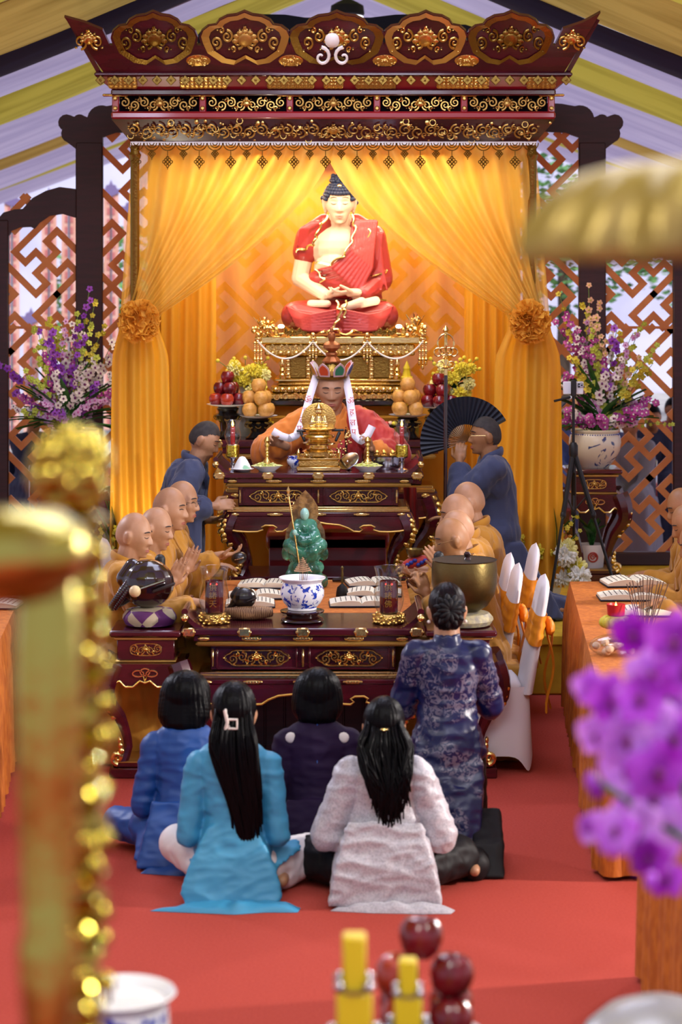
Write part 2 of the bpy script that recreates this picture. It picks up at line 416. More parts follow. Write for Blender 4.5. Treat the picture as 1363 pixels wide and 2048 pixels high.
for i, (x, wd) in enumerate([(-1.38, .18), (-.85, .30), (-.28, .30), (.0, .12), (.28, .26), (.85, .34), (1.36, .18)]):
    b = MB(); b.M = TILT
    for q in range(int(wd / .03)):
        for r_ in (-.035, 0, .035):
            b.torus((x - wd / 2 + .03 * q + .015, r_ * (.8), .004), .019, .0045, 8, 5)
    b.box((x, -.002, 0), (wd, .10, .006), .002); b.build('cornice_plaque', 'gold' if i % 2 else 'gold_matte', f2)
b = MB()
for i in range(34):
    x = (i - 16.5) * .092; b.box((x, -.245, zb[5] - .03), (.05, .012, .05), .004, Matrix.Rotation(R(45), 3, 'Y')); b.ell((x, -.258, zb[5] - .03), .008, None, 8, 5)
b.build('diamond_border', 'gold_dim', f2)
b = MB(); b.box((0, .75, (zb[5] + zb[6]) / 2), (3.12, 2.0, zb[6] - zb[5] + .01), .01); b.build('cornice_lip', 'lacquer', can)
# scalloped crown boards leaning outward
KC = F / 14.3
def lobe(x0, x1, y0, y1):
    q = [(0, 0), (-.02, .22), (.01, .42), (.08, .56), (.17, .6), (.21, .74), (.3, .86), (.41, .9), (.5, 1)]
    q = q + [(1 - u, v) for u, v in q[-2::-1]]; return [(lerp(x0, x1, u), lerp(y0, y1, v)) for u, v in q]
LOB = [(228, 395), (404, 580), (580, 768), (768, 932), (934, 1104)]
def crown_outline():
    pts = [(206, 155), (1130, 155), (1194, 44), (1160, 62), (1122, 74), (1108, 104)]
    for x0, x1 in LOB[::-1]: pts += lobe(x1, x0, 104, 42)
    pts += [(222, 104), (210, 76), (175, 62), (136, 52)]
    return [((x - 667) / KC, (155 - y) / KC) for x, y in pts]
def inset(pts, k):
    cx_ = sum(p[0] for p in pts) / len(pts); cy_ = sum(p[1] for p in pts) / len(pts)
    return [(cx_ + (x - cx_) * k, cy_ + (y - cy_) * k) for x, y in pts]
LEAN = R(90 + 36)
AF = Matrix.Translation((0, -.235, zb[6])) @ Matrix.Rotation(LEAN, 4, 'X') @ Matrix.Scale(1 / cos(R(36)), 4, (0, 1, 0))
b = MB(); b.prism(crown_outline(), -.03, AF); cr = b.build('crown_board', 'lacquer', can, smooth=False)
for i, (x0, x1) in enumerate(LOB):
    full = [((x - 667) / KC, (155 - y) / KC) for x, y in (lobe(x0 + 4, x1 - 4, 100, 44) + [(x1 - 12, 118), (x1 - 40, 136), (x1 - 64, 140), ((x0 + x1) / 2, 128), (x0 + 64, 140), (x0 + 40, 136), (x0 + 12, 118)])]
    b = MB(); b.M = AF; inn = inset(full, .82)
    n = len(full)
    for k in range(n):  # flat gold rim band following the scallop
        k2 = (k + 1) % n; a, c_, d, e = full[k], full[k2], inn[k2], inn[k]
        b.add([(*a, .002), (*c_, .002), (*d, .009), (*e, .009)], [(0, 1, 2, 3)])
    b.build('lobe_rim', 'gold_matte' if i in (1, 3) else 'gold_dim', cr, smooth=False)
    b = MB(); cx_ = ((x0 + x1) / 2 - 667) / KC; cy_ = (155 - 92) / KC
    b.M = AF @ Matrix.Translation((cx_, cy_, .008))
    scrolls(b, .43, .23, .009, 3, rs); b.build('lobe_scroll', ['gold_dim', 'gold_matte', 'gold', 'gold', 'gold_dim'][i], cr)
    if i < 4:
        b = MB(); b.M = AF @ Matrix.Translation(((x1 + 2 - 667) / KC, (155 - 132) / KC, .006)); scrolls(b, .14, .06, .006, 1, rs)
        b.ell((0, 0, -.004), (.08, .035, .006), None, 16, 6); b.build('crown_medallion', 'gold', cr)
for sx in (-1, 1):
    b = MB(); b.M = AF @ Matrix.Translation((sx * 1.58 + (0 if sx < 0 else -.04), .20, .006)); scrolls(b, .17, .15, .008, 1, rs); b.build('corner_scroll', 'gold', cr)
b = MB(); b.M = AF @ Matrix.Translation(((665 - 667) / KC, (155 - 92) / KC, .02)); b.lathe([(0, .02), (.02, .018), (.04, .008), (.045, 0)], (0, 0, 0), 12, rib=(10, .1))
for sx in (-1, 1): spiral(b, sx * .07, -.1, .06, 1.1, PI / 2, sx, .012)
b.build('crown_flower', 'white_pearl', cr)
for sx in (-1, 1):
    AS = Matrix.Translation((sx * 1.545, .8, zb[6])) @ Matrix.Rotation(sx * PI / 2, 4, 'Z') @ Matrix.Rotation(LEAN - R(8), 4, 'X')
    pts = [(-1.03, 0), (1.03, 0), (1.25, .36)] + [(x, y) for x0 in (1.02, .52, .02, -.48) for x, y in [(x0, .18), (x0, .30), (x0 - .1, .34), (x0 - .25, .42), (x0 - .4, .34), (x0 - .5, .30)]] + [(-.98, .18), (-1.25, .36)]
    b = MB(); b.prism(pts, -.03, AS); b.build('crown_side', 'lacquer', can, smooth=False)
AB = Matrix.Translation((0, 1.8, zb[6])) @ Matrix.Rotation(R(90 - 20), 4, 'X')
b = MB(); b.prism([(x * .98, y * .7) for x, y in crown_outline()], -.03, AB); b.build('crown_back', 'lacquer', can, smooth=False)
# hanging pendants along the lower edge
NP = 26
for i in range(NP):
    x = -1.30 + 2.6 * i / (NP - 1); big = i % 2 == 0; b = MB(); y = -.10; z0 = zb[0]; A = at(x, y, 0)
    for k in (1, .62, .3): b.torus((x, y, z0 - .002), .05 * k, .0035, 12, 4, FRONT, (PI, 2 * PI))
    L = .10 if big else .055
    b.tube([(x, y, z0 - .05), (x, y, z0 - L)], .003, 5)
    s = .03 if big else .021
    for r_ in range(-1, 2):
        for q in range(-1, 2): b.torus((x + (r_ + q) * s * .4, y, z0 - L - s * .9 + (r_ - q) * s * .45), s * .3, .0035, 8, 4, FRONT)
    b.tube([(x, y, z0 - L - s * 2), (x, y, z0 - L - s * 2 - .018)], [.005, .002], 5)
    b.build('pendant', 'gold_dim', can)

# ---- fabric drapes of the canopy -----------------------------------------------
def front_drape(nm, label, top_in, top_out, tie0, tie1, bot0, bot1, sd):
    """sheet gathered from the top rail to a side tie and falling to the floor; px edges run outer -> inner"""
    t = T(nm, label, 'curtain', (0, 0, 0))
    b = MB(); yt = 632
    def fn(u, v):
        py = lerp(288, 640, v); s = ((py - 288) / (yt - 288)); p = 1 + .55 * u
        x = lerp(lerp(top_out, top_in, u), lerp(tie0, tie1, u), min(1, s) ** p)
        am = lerp(.035, .012, v); D = 14.64 + am * sin(u * 62 + 1.5 * sin(v * 4 + u * 9)) + .05 * u * (1 - v) + .04 * sin(u * 11 + sd)
        return P(x, py, D)
    b.grid(130, 26, fn); b.build('upper_sheet', 'sheer', t, smooth='all')
    b = MB()
    def fn(u, v):
        py = lerp(640, 1175, v); k = sst(0, .16, v)
        x = lerp(lerp(tie0, tie1, u), lerp(bot0, bot1, u), k * .7 + .3 * v)
        D = 14.62 + lerp(.015, .05, v) * sin(u * 26 + 1.2 * sin(v * 3 + sd)) + .02 * sin(u * 9 + sd)
        return P(x, py, D)
    b.grid(70, 24, fn); b.build('lower_sheet', 'satin_yellow', t, smooth='all')
    # crumpled rosette on the tie
    b = MB(); cx_ = (tie0 + tie1) / 2; c = P(cx_, 643, 14.50); r2 = random.Random(sd)
    for i in range(90):
        d = V((r2.gauss(0, 1), -abs(r2.gauss(0, .8)) - .1, r2.gauss(0, 1))).normalized(); s_, u_, _ = frame_from(d)
        base = c + V((d.x * .09, d.y * .07, d.z * .10)); w_ = r2.uniform(.03, .055); h_ = r2.uniform(.03, .055); ph = r2.random() * 6; an = r2.random() * 6
        a1 = s_ * cos(an) + u_ * sin(an); a2 = d.cross(a1)
        def pf(u, v, base=base, w_=w_, h_=h_, ph=ph, a1=a1, a2=a2, d=d):
            return base + a1 * ((u - .5) * 2 * w_) + d * (v * h_) + a2 * (.014 * sin(u * 9 + ph) + .02 * v * sin(u * 6 + ph))
        b.grid(9, 4, pf)
    b.ell(c, (.11, .07, .12)); b.build('rosette', 'rosette_cloth', t, smooth='all')
    return t
front_drape('swag_curtain', 'sheer yellow curtain swept to the left canopy post and tied with a ruffled rosette', 668, 266, 240, 316, 218, 345, 1)
front_drape('swag_curtain', 'sheer yellow curtain swept to the right canopy post and tied with a ruffled rosette', 648, 1070, 1098, 1018, 1128, 980, 2)
def hanging(nm, label, x0, x1, y0, y1, D, m, n, sd, am=.03):
    b = MB()
    def fn(u, v):
        return P(lerp(x0, x1, u), lerp(y0, y1, v), D + am * sin(u * n + .8 * sin(v * 3 + sd)) * (.5 + .5 * v) + am * .5 * sin(u * n * .37 + sd))
    b.grid(int(n * 2.2), 14, fn); o = b.build(nm, m, None, smooth='all'); tag(o, label, 'curtain'); return o
hanging('back_curtain', 'orange yellow sheer curtain hanging behind the seated statue', 300, 1040, 285, 1135, 16.2, 'back_drape', 70, 1)
hanging('side_curtain', 'narrow yellow satin curtain hanging between statue pedestal and left tied drape', 322, 432, 290, 1130, 15.75, 'satin_yellow', 26, 4)
hanging('side_curtain', 'narrow yellow satin curtain hanging between statue pedestal and right tied drape', 928, 1020, 290, 1130, 15.75, 'satin_yellow', 24, 6)

# ---- lattice screens -------------------------------------------------------------
DS = 16.5
def fret(mb, x0, x1, z0, z1, y, u=.112, w=.047, t=.03, ox=0, oz=0):
    arm = [((0, 0), (1, 0)), ((1, 0), (1, 1)), ((1, 1), (2, 1)), ((2, 1), (2, -1))]; segs = []
    for i in range(-14, 15):
        for j in range(-14, 15):
            cx_, cy_ = 4 * i + 2 * j, -2 * i + 4 * j
            for q in range(4):
                for (a, c_) in arm:
                    pa, pc = a, c_
                    for _ in range(q): pa = (-pa[1], pa[0]); pc = (-pc[1], pc[0])
                    segs.append(((cx_ + pa[0], cy_ + pa[1]), (cx_ + pc[0], cy_ + pc[1])))
    segs = sorted({tuple(sorted(q_)) for q_ in segs})
    cs = sin(R(45)); mx, mz = (x0 + x1) / 2 + ox, (z0 + z1) / 2 + oz
    for ns, (a, c_) in enumerate(segs):
        A_ = V((mx + u * cs * (a[0] - a[1]), 0, mz + u * cs * (a[0] + a[1]))); B_ = V((mx + u * cs * (c_[0] - c_[1]), 0, mz + u * cs * (c_[0] + c_[1])))
        d = B_ - A_; t0, t1 = 0, 1; ok = True
        for p_, q_ in ((-d.x, A_.x - x0), (d.x, x1 - A_.x), (-d.z, A_.z - z0), (d.z, z1 - A_.z)):
            if abs(p_) < 1e-9:
                if q_ < 0: ok = False
            else:
                r_ = q_ / p_
                if p_ < 0: t0 = max(t0, r_)
                else: t1 = min(t1, r_)
        if not ok or t0 >= t1: continue
        a2, b2 = A_ + d * t0, A_ + d * t1; L = (b2 - a2).length
        if L < .01: continue
        mb.box(((a2.x + b2.x) / 2, y, (a2.z + b2.z) / 2), (L + w * .98, t - .0014 * (ns % 7), w), 0, Matrix.Rotation(-math.atan2(d.z, d.x), 3, 'Y'))
zf = .365
def xs(px): return X(px, DS)
def zs(py): return Z(py, DS)
def arc_pts(cx_, cy_, r, a0, a1, n=8): return [(cx_ + r * cos(R(lerp(a0, a1, i / n))), cy_ - r * sin(R(lerp(a0, a1, i / n)))) for i in range(n + 1)]
def px_prism(mb, pts, depth=.05, D=DS):
    mb.prism([(X(x, D), Z(y, D)) for x, y in pts], depth, at(0, D + depth / 2, 0))
def screen(nm, label, mir):
    t = T(nm, label, 'screen', (0, 0, 0)); g = (lambda px: px) if not mir else (lambda px: 1362 - px)
    def post(p0, p1, z1):
        b = MB(); x0, x1 = sorted((xs(g(p0)), xs(g(p1)))); b.box(((x0 + x1) / 2, DS, (zf + z1) / 2), (x1 - x0, .07, z1 - zf), .008); b.build('post', 'dark_wood', t)
    post(152, 206, zs(285)); post(-34, 18, zs(440)); post(-220, -180, zs(440))
    def lat(p0, p1, z0, z1, ox=0):
        b = MB(); x0, x1 = sorted((xs(g(p0)), xs(g(p1)))); fret(b, x0, x1, z0, z1, DS, ox=ox); b.build('lattice', 'lattice_wood', t)
    lat(18, 152, zf, zs(655)); lat(18, 152, zs(655), zs(395), .03); lat(206, 300, zf, zs(268), .05); lat(-180, -34, zf, zs(430))
    b = MB(); x0, x1 = sorted((xs(g(18)), xs(g(152)))); b.box(((x0 + x1) / 2, DS, zs(655)), (x1 - x0, .035, .02)); b.build('rail', 'lattice_wood', t)
    b = MB(); x0, x1 = sorted((xs(g(-200)), xs(g(300)))); b.box(((x0 + x1) / 2, DS, zf + .05), (x1 - x0, .10, .10), .01); b.build('sill', 'dark_wood', t)
    up = [(0, 500), (18, 472)] + [(24, 462), (40, 455), (62, 454), (70, 458), (80, 446), (100, 432), (125, 428), (152, 436), (152, 378), (120, 374), (92, 382), (66, 396), (46, 418), (30, 419), (8, 425), (-10, 445), (-40, 500)]
    b = MB(); px_prism(b, [(g(x), y) for x, y in up]); b.build('arch_panel', 'dark_wood', t, smooth=False)
    top = [(152, 298)] + arc_pts(141, 268, 18, 250, 130, 5) + arc_pts(134, 246, 17, 230, 60, 6) + arc_pts(160, 243, 14, 140, 50, 4) + arc_pts(204, 240, 29, 170, 70, 6) + [(240, 208), (300, 205), (300, 262), (232, 266), (206, 275), (206, 298)]
    b = MB(); px_prism(b, [(g(x), y) for x, y in top], .06); b.build('cloud_panel', 'dark_wood', t, smooth=False)
screen('lattice_screen', 'dark wood screen with orange fret lattice behind the flowers left of the canopy', False)
screen('lattice_screen', 'dark wood screen with orange fret lattice behind the flowers right of the canopy', True)
t = T('lattice_screen', 'dark cloud topped fret screen standing directly behind the statue canopy', 'screen')
b = MB(); fret(b, xs(302), xs(1060), zs(900), zs(200), DS + .02); b.build('lattice', 'lattice_wood', t)
tp = [(395, 120), (395, 72)] + [(404, 60), (420, 57), (440, 58), (452, 47), (480, 35), (520, 29), (570, 30), (610, 36), (740, 36), (790, 30), (850, 29), (890, 40), (908, 50), (930, 50), (948, 56), (958, 70), (958, 120)]
b = MB(); px_prism(b, tp, .06, DS + .02); b.build('cloud_panel', 'navy_cloth', t, smooth=False)
for px in (306, 1056):
    b = MB(); b.box((xs(px), DS + .02, (zf + zs(110)) / 2), (.08, .06, zs(110) - zf), .006); b.build('post', 'dark_wood', t)
b = MB(); b.box((xs(677), DS, zs(115)), (2.9, .06, .10), .006); b.build('beam', 'lacquer_red', t)

# ---- altar tables ----------------------------------------------------------------
def trim_curve(w, drop, h):
    """cloud-shaped lower edge of an apron from -w/2 to w/2 (x, z below the board)"""
    q = [(0, 0.02), (.05, .18), (.12, .30), (.17, .62), (.20, .95), (.235, .98), (.25, .78), (.235, .55), (.255, .36), (.30, .34), (.32, .52), (.31, .78), (.345, .98), (.40, 1.0), (.46, .93), (.5, .80)]
    L = [(-w * u, -lerp(h * .35, h, v)) for u, v in q[::-1]]; return L + [(w * u, -lerp(h * .35, h, v)) for u, v in q[1:]]
def cabriole(b, x, y, z1, z0, s, sx, sy):
    """square-ish leg that bulges out at the shoulder, narrows and ends on a curled foot"""
    n = 14; pts = []; rr = []
    for i in range(n):
        t = i / (n - 1); o = .035 * sin(PI * min(1, t * 1.9) ) * (1 if t < .53 else 0) - .075 * sst(.25, .85, t) + .03 * sst(.86, 1, t)
        pts.append((x + sx * o * s, y + sy * o * s * .6, lerp(z1, z0, t))); rr.append(s * lerp(.060, .024, sst(0, .8, t)) + s * .006 * sst(.85, 1, t))
    b.tube(pts, rr, 8); return pts
def leaf_carving(b, pts, rad, sx, n=7):
    for i in range(n):
        p = V(pts[min(len(pts) - 1, i)]); b.ell((p.x + sx * rad * (.55 + .25 * (i % 2)), p.y - rad * .7, p.z), (rad * .5, rad * .4, rad * .42), Matrix.Rotation(sx * R(35), 3, 'Y'), 8, 6)
def gold_foot(b, p, s, sx):
    b.M = at(p[0], p[1] - .03 * s, p[2] + .02 * s); spiral(b, sx * .02 * s, .01 * s, .035 * s, 1.3, -PI / 2, sx, .016 * s, 0, 8)
    for k in range(3): b.ell((sx * .005 * s * k, .05 * s + .03 * s * k, 0), (.020 * s * (1 - .2 * k), .022 * s, .016 * s), None, 8, 6)
    b.M = Matrix()
def altar_table(label, loc, Wd, dep, hs, nm='altar_table', ends=True, med=2, back=False):
    """hs: heights [top, slab_bottom, frieze_bottom, moulding_bottom, panel_bottom, band_bottom, board_bottom, apron_bottom]"""
    t = T(nm, label, 'table', loc); h0, h1, h2, h3, h4, h5, h6, h7 = hs
    w1 = Wd * .90; w2 = Wd * .875; w3 = Wd * .765
    b = MB(); b.box((0, dep / 2, (h0 + h1) / 2), (Wd, dep, h0 - h1), .008); b.build('table_top', 'lacquer', t)
    cl = [-.47, -.24, 0, .24, .47] if med == 2 else []
    for u in cl:
        b = MB(); ww = .075; b.box((u * Wd, .006, (h0 + h1) / 2), (ww * .8, .03, h0 - h1 + .006), .006); b.box((u * Wd, .006, (h0 + h1) / 2), (ww, .026, (h0 - h1) * .5), .006); b.build('corner_clasp', 'gold_bright', t)
    b = MB(); b.box((0, dep / 2, (h1 + h2) / 2), (w1, dep - .05, h1 - h2), .004); b.build('frieze', 'lacquer', t)
    def plaques(w, y, z, hh):
        for u in ([-.455, -.235, 0, .235, .455] if med == 2 else []):
            b = MB(); L = .10 if abs(u) < .4 else .06
            b.box((u * w, y, z), (L, .012, hh * .55), .005); b.box((u * w, y, z), (L * .72, .014, hh * .8), .005)
            for k in range(5): b.ell((u * w + (k - 2) * L * .15, y - .007, z), (.006, .003, .005), None, 6, 4)
            b.build('plaque', 'gold_bright', t)
    plaques(w1, .022, (h1 + h2) / 2, h1 - h2)
    b = MB(); b.box((0, dep / 2, (h2 + h3) / 2), (w2, dep - .06, h2 - h3), .005); b.box((0, dep / 2, (h2 + h3) / 2 - .001), (w2 + .012, dep - .048, (h2 - h3) * .4), .004); b.build('moulding', 'gold_matte', t)
    b = MB(); b.box((0, dep / 2, (h3 + h4) / 2), (w3, dep - .14, h3 - h4), .004)
    ph = (h3 - h4); zc_ = (h3 + h4) / 2
    for k in range(med):
        x = (k - (med - 1) / 2) * w3 / max(1, med) * 1.0; pw = w3 / med * .86 if med > 1 else w3 * .8
        for zz in (zc_ - ph * .43, zc_ + ph * .43): b.box((x, .072, zz), (pw, .02, .012), .003)
        for xx in (x - pw / 2, x + pw / 2): b.box((xx, .072, zc_), (.012, .02, ph * .86), .003)
    b.build('cabinet', 'lacquer', t)
    if med == 2:
        for u in (-.488, 0, .488):
            b = MB(); b.box((u * w3, .062, zc_), (.012, .02, ph * .72), .004); b.build('panel_bar', 'gold_bright', t)
    for k in range(med):
        x = (k - (med - 1) / 2) * w3 / max(1, med); b = MB(); b.M = at(x, .058, zc_); pw = w3 / med * .66; hh = ph * .62
        n = 40; rim = []
        for i in range(n):
            a = 2 * PI * i / n; q = 1 + .05 * cos(6 * a); rim.append((pw / 2 * (abs(cos(a)) ** .55) * (1 if cos(a) > 0 else -1) * q, hh / 2 * (abs(sin(a)) ** .7) * (1 if sin(a) > 0 else -1) * q, 0))
        b.tube(rim, .0045, 6, closed=True); scrolls(b, pw * .9, hh * .95, .0055, 3 if med == 2 else 2, rs)
        b.ell((-pw / 2 - .012, 0, 0), .006, None, 8, 5); b.ell((pw / 2 + .012, 0, 0), .006, None, 8, 5); b.build('medallion', 'gold', t)
    b = MB(); hb = (h4 - h5)
    b.box((0, dep / 2, h4 - hb * .35), (w2 - .03, dep - .07, hb * .6), .004); b.box((0, dep / 2, h4 - hb * .72), (w2 - .005, dep - .055, hb * .56), .004); b.build('lower_moulding', 'gold_bright', t)
    b = MB(); b.box((0, dep / 2, (h5 + h6) / 2), (w2, dep - .04, h5 - h6), .005); b.build('lower_board', 'lacquer', t); plaques(w2, .016, (h5 + h6) / 2, h5 - h6)
    # cloud-cut apron with gilt edge
    wa = w2 * .96; tc_ = trim_curve(wa, 0, h6 - h7); b = MB()
    out = [(-wa / 2, 0)] + tc_ + [(wa / 2, 0)]
    b.prism(out[::-1], .03, at(0, .04, h6)); b.prism([(p[0] * (dep - .1) / wa, p[1]) for p in out][::-1], .03, Matrix.Translation((-wa / 2, dep / 2, h6)) @ Matrix.Rotation(PI / 2, 4, 'Z') @ FRONT)
    b.prism([(p[0] * (dep - .1) / wa, p[1]) for p in out][::-1], .03, Matrix.Translation((wa / 2 + .0, dep / 2, h6)) @ Matrix.Rotation(PI / 2, 4, 'Z') @ FRONT)
    b.tube([(-wa / 2, .03, h6 - .012), (wa / 2, .03, h6 - .012)], .016, 8)
    ap = b.build('apron', 'lacquer', t)
    b = MB(); b.tube([(x, .008, h6 + z) for x, z in tc_], .0065, 6); b.build('apron_trim', 'gold_matte', ap)
    s = max(.7, min(1.3, h6 / .47))
    for sx in (-1, 1):
        for sy, yy in ((-1, .06), (1, dep - .06)):
            b = MB(); pts = cabriole(b, sx * (wa / 2 - .02), yy, h6, .07, s, sx, sy); lg = b.build('leg', 'lacquer', t)
            if sy < 0:
                b = MB(); leaf_carving(b, pts, .05 * s, sx); b.build('leg_carving', 'gold', lg)
                b = MB(); gold_foot(b, pts[-1], s, sx); b.build('foot', 'gold', lg)
    b = MB(); b.box((0, dep / 2, .025), (w2 * .98, dep, .05), .006); b.box((0, dep / 2, .06), (w2 * .95, dep - .03, .024), .004); b.build('base', 'lacquer', t)
    b = MB(); b.box((0, dep / 2, .0505), (w2 * .965, dep - .012, .006), .002); b.build('base_line', 'gold_matte', t)
    if back:
        b = MB(); b.box((0, dep - .06, (h6 + .07) / 2), (wa * .92, .02, h6 - .07), 0)
        for i in range(9): b.box(((i - 4) * wa * .1, dep - .072, (h6 + .07) / 2), (.012, .012, h6 - .07), .003)
        b.build('back_panel', 'dark_wood', t)
    if ends:
        for sx in (-1, 1):
            b = MB(); n = 8
            A = [(sx * (Wd / 2 - .13 + .012 * k * 1.35), h0 - .004 + .085 * (k / (n - 1)) ** 1.6) for k in range(n)]
            pr = A + [(x + sx * .012, z - .02) for x, z in A[::-1]]
            b.prism([(x, z) for x, z in pr], dep * .92, at(0, dep * .96, 0))
            b.tube([(A[-1][0], .02, A[-1][1]), (A[-1][0], dep * .97, A[-1][1])], .017, 10); e = b.build('scroll_end', 'lacquer', t)
            b = MB(); b.ell((A[-1][0] + sx * .0, .012, A[-1][1] - .03), (.021, .02, .021), None, 12, 8); b.ell((A[-1][0], -.004, A[-1][1] - .03), .009, None, 8, 6); b.build('knob', 'gold_bright', e)
    return t
HT = [.756, .718, .687, .661, .534, .496, .469, .37]
T1D = 11.1
T1 = altar_table('maroon lacquer altar table holding two red candle lamps, in front of the kneeling women', (X(605, T1D), T1D, 0), S(486, T1D), .52, HT, back=True)
T2D = 13.6; z2 = .60
T2 = altar_table('maroon lacquer altar table with gold figurine and flower dishes, in front of the crowned monk', (X(636, T2D), T2D, z2), S(421, T2D), .55, [h * .716 / .756 for h in HT])
b = MB(); b.box((X(636, T2D), T2D + .28, (.365 + z2) / 2), (1.22, .66, z2 - .365), .008); b.box((X(636, T2D), T2D - .055, z2 - .03), (1.22, .012, .012), .003)
tag(b.build('altar_plinth', 'lacquer'), 'low dark plinth under the altar table with the gold figurine', 'plinth')
T3D = 14.95; z3 = Z(880, T3D) - zf
T3 = altar_table('tall maroon altar table behind the crowned monk carrying the fruit stands', (X(660, T3D), T3D, zf), S(480, T3D), .42, [h * z3 / .756 for h in HT], ends=False)
# ---- square stands -----------------------------------------------------------------
def stand(label, x, y, z, h=.746):
    t = T('square_stand', label, 'stand', (x, y, z)); k = h / .746; w = .363 * k
    b = MB(); b.box((0, w / 2, h - .017 * k), (w, w, .034 * k), .01); b.build('stand_top', 'lacquer', t)
    b = MB(); b.box((0, w / 2, h - .043 * k), (w * .88, w * .88, .016 * k), .004); b.box((0, w / 2, h - .16 * k), (w * .84, w * .84, .012 * k), .004); b.build('moulding', 'gold_matte', t)
    b = MB(); b.box((0, w / 2, h - .10 * k), (w * .80, w * .80, .11 * k), .004); b.build('body', 'lacquer', t)
    b = MB(); b.M = at(0, w * .095, h - .10 * k); scrolls(b, .15 * k, .055 * k, .0045, 2, rs)
    n = 32; b.tube([(.078 * k * abs(cos(2 * PI * i / n)) ** .6 * (1 if cos(2 * PI * i / n) > 0 else -1), .03 * k * abs(sin(2 * PI * i / n)) ** .7 * (1 if sin(2 * PI * i / n) > 0 else -1), 0) for i in range(n)], .004, 6, closed=True); b.build('medallion', 'gold', t)
    za = h - .166 * k; wa = w * .98; b = MB()
    L = [(-.5, -.135), (-.46, -.10), (-.36, -.085), (-.28, -.115), (-.17, -.115), (-.07, -.085), (0, -.095)]; L = L + [(-u, v) for u, v in L[-2::-1]]
    for rz in range(4):
        A = Matrix.Translation((0, w / 2, 0)) @ Matrix.Rotation(rz * PI / 2, 4, 'Z') @ Matrix.Translation((0, -wa / 2 + .02, za)) @ FRONT
        b.prism([(-wa / 2, 0), *[(u * wa, v * k) for u, v in L], (wa / 2, 0)], .03, A)
    ap = b.build('apron', 'lacquer', t, smooth=False)
    b = MB(); b.tube([(u * wa, w / 2 - wa / 2 - .014, za + v * k) for u, v in L], .006, 6)
    for sx in (-1, 1): b.torus((sx * .034 * k, w / 2 - wa / 2 - .014, za - .048 * k), .022 * k, .005, 12, 5, FRONT, sc=(1.3, .7))
    b.torus((0, w / 2 - wa / 2 - .014, za - .04 * k), .022 * k, .005, 12, 5, FRONT, sc=(1.1, .8))
    b.tube([(-.01 * k, w / 2 - wa / 2 - .014, za - .06 * k), (0, w / 2 - wa / 2 - .014, za - .09 * k), (.01 * k, w / 2 - wa / 2 - .014, za - .06 * k)], .005, 5); b.build('apron_trim', 'gold_bright', ap)
    for sx in (-1, 1):
        for sy in (-1, 1):
            b = MB(); pts = cabriole(b, sx * (wa / 2 - .012), w / 2 + sy * (wa / 2 - .012), za, .075 * k, k * 1.0, sx, sy); lg = b.build('leg', 'lacquer', t)
            b = MB()
            if sy < 0: leaf_carving(b, pts, .035 * k, sx, 8); b.build('leg_carving', 'gold_bright', lg)
            b = MB(); gold_foot(b, pts[-1], k * .9, sx); b.build('foot', 'gold_bright', lg)
    b = MB(); b.box((0, w / 2, .026 * k), (w * 1.0, w * 1.0, .052 * k), .006); b.box((0, w / 2, .066 * k), (w * .9, w * .9, .026 * k), .004); b.build('base', 'lacquer', t)
    b = MB(); b.box((0, w / 2, .0795 * k), (w * .92, w * .92, .007 * k), .002); b.build('base_line', 'gold_matte', t)
    return t
stand('maroon lacquer stand carrying the big wooden fish drum', X(290, 11.09), 11.09, 0)
stand('maroon lacquer stand carrying the bronze singing bowl', X(922, 11.09), 11.09, 0)
FD = 15.55
stand('maroon lacquer stand under the porcelain flower jar right of the canopy', X(1189, FD), FD, zf, .80)
stand('maroon lacquer stand under the porcelain flower jar left of the canopy', X(150, FD), FD, zf, .80)
# ---- people ---------------------------------------------------------------------------
mat('skin', '#a8764f', .5, col2='#96683f', scale=9)
mat('skin_pale', '#b98a68', .48, col2='#a87a58', scale=9)
mat('scalp', '#a89384', .4)
mat('stubble', '#2c2725', .8, col2='#383230', scale=30)
mat('robe_mustard', '#b57d1c', .85, col2='#a9731a', scale=4, sheen=.2, bump=.12, bscale=60)
mat('robe_slate', '#3a4260', .85, col2='#333a57', scale=4, sheen=.2, bump=.12, bscale=60)
mat('robe_orange', '#d27a22', .8, col2='#c66e1c', scale=4, sheen=.2)
mat('kasaya_red', '#b5241c', .65, col2='#a51d18', scale=5, sheen=.2, bump=.1, bscale=30)
mat('inner_dark', '#2a1a14', .8)
mat('hair', '#040406', .36, spec=.10, col2='#08070a', scale=70, stretch=(1, 1, .08), bump=.25, bscale=160)
mat('hair_red', '#16070a', .36, spec=.12, col2='#080405', scale=60, stretch=(1, 1, .1), bump=.25, bscale=140)
mat('cloth_royal', '#0d4690', .5, col2='#0a3a7c', scale=3)
mat('cloth_sky', '#3f9ac4', .5, col2='#388fb8', scale=3)
mat('cloth_plum', '#1f0d30', .7, col2='#1a0a28', scale=3, spec=.2)
mat('statue_brow', '#5a4a3c', .6); mat('statue_lip', '#c27a66', .5)
mat('cloth_silver', '#c0bfc6', .42, col2='#a09fa8', scale=120, ramp=(.4, .7), sheen=.3, bump=.08, bscale=90)
mat('cloth_white', '#ddd8d6', .7)
mat('cloth_black', '#0a090d', .6, spec=.3)
mat('hair_clip', '#e3dcd2', .3)
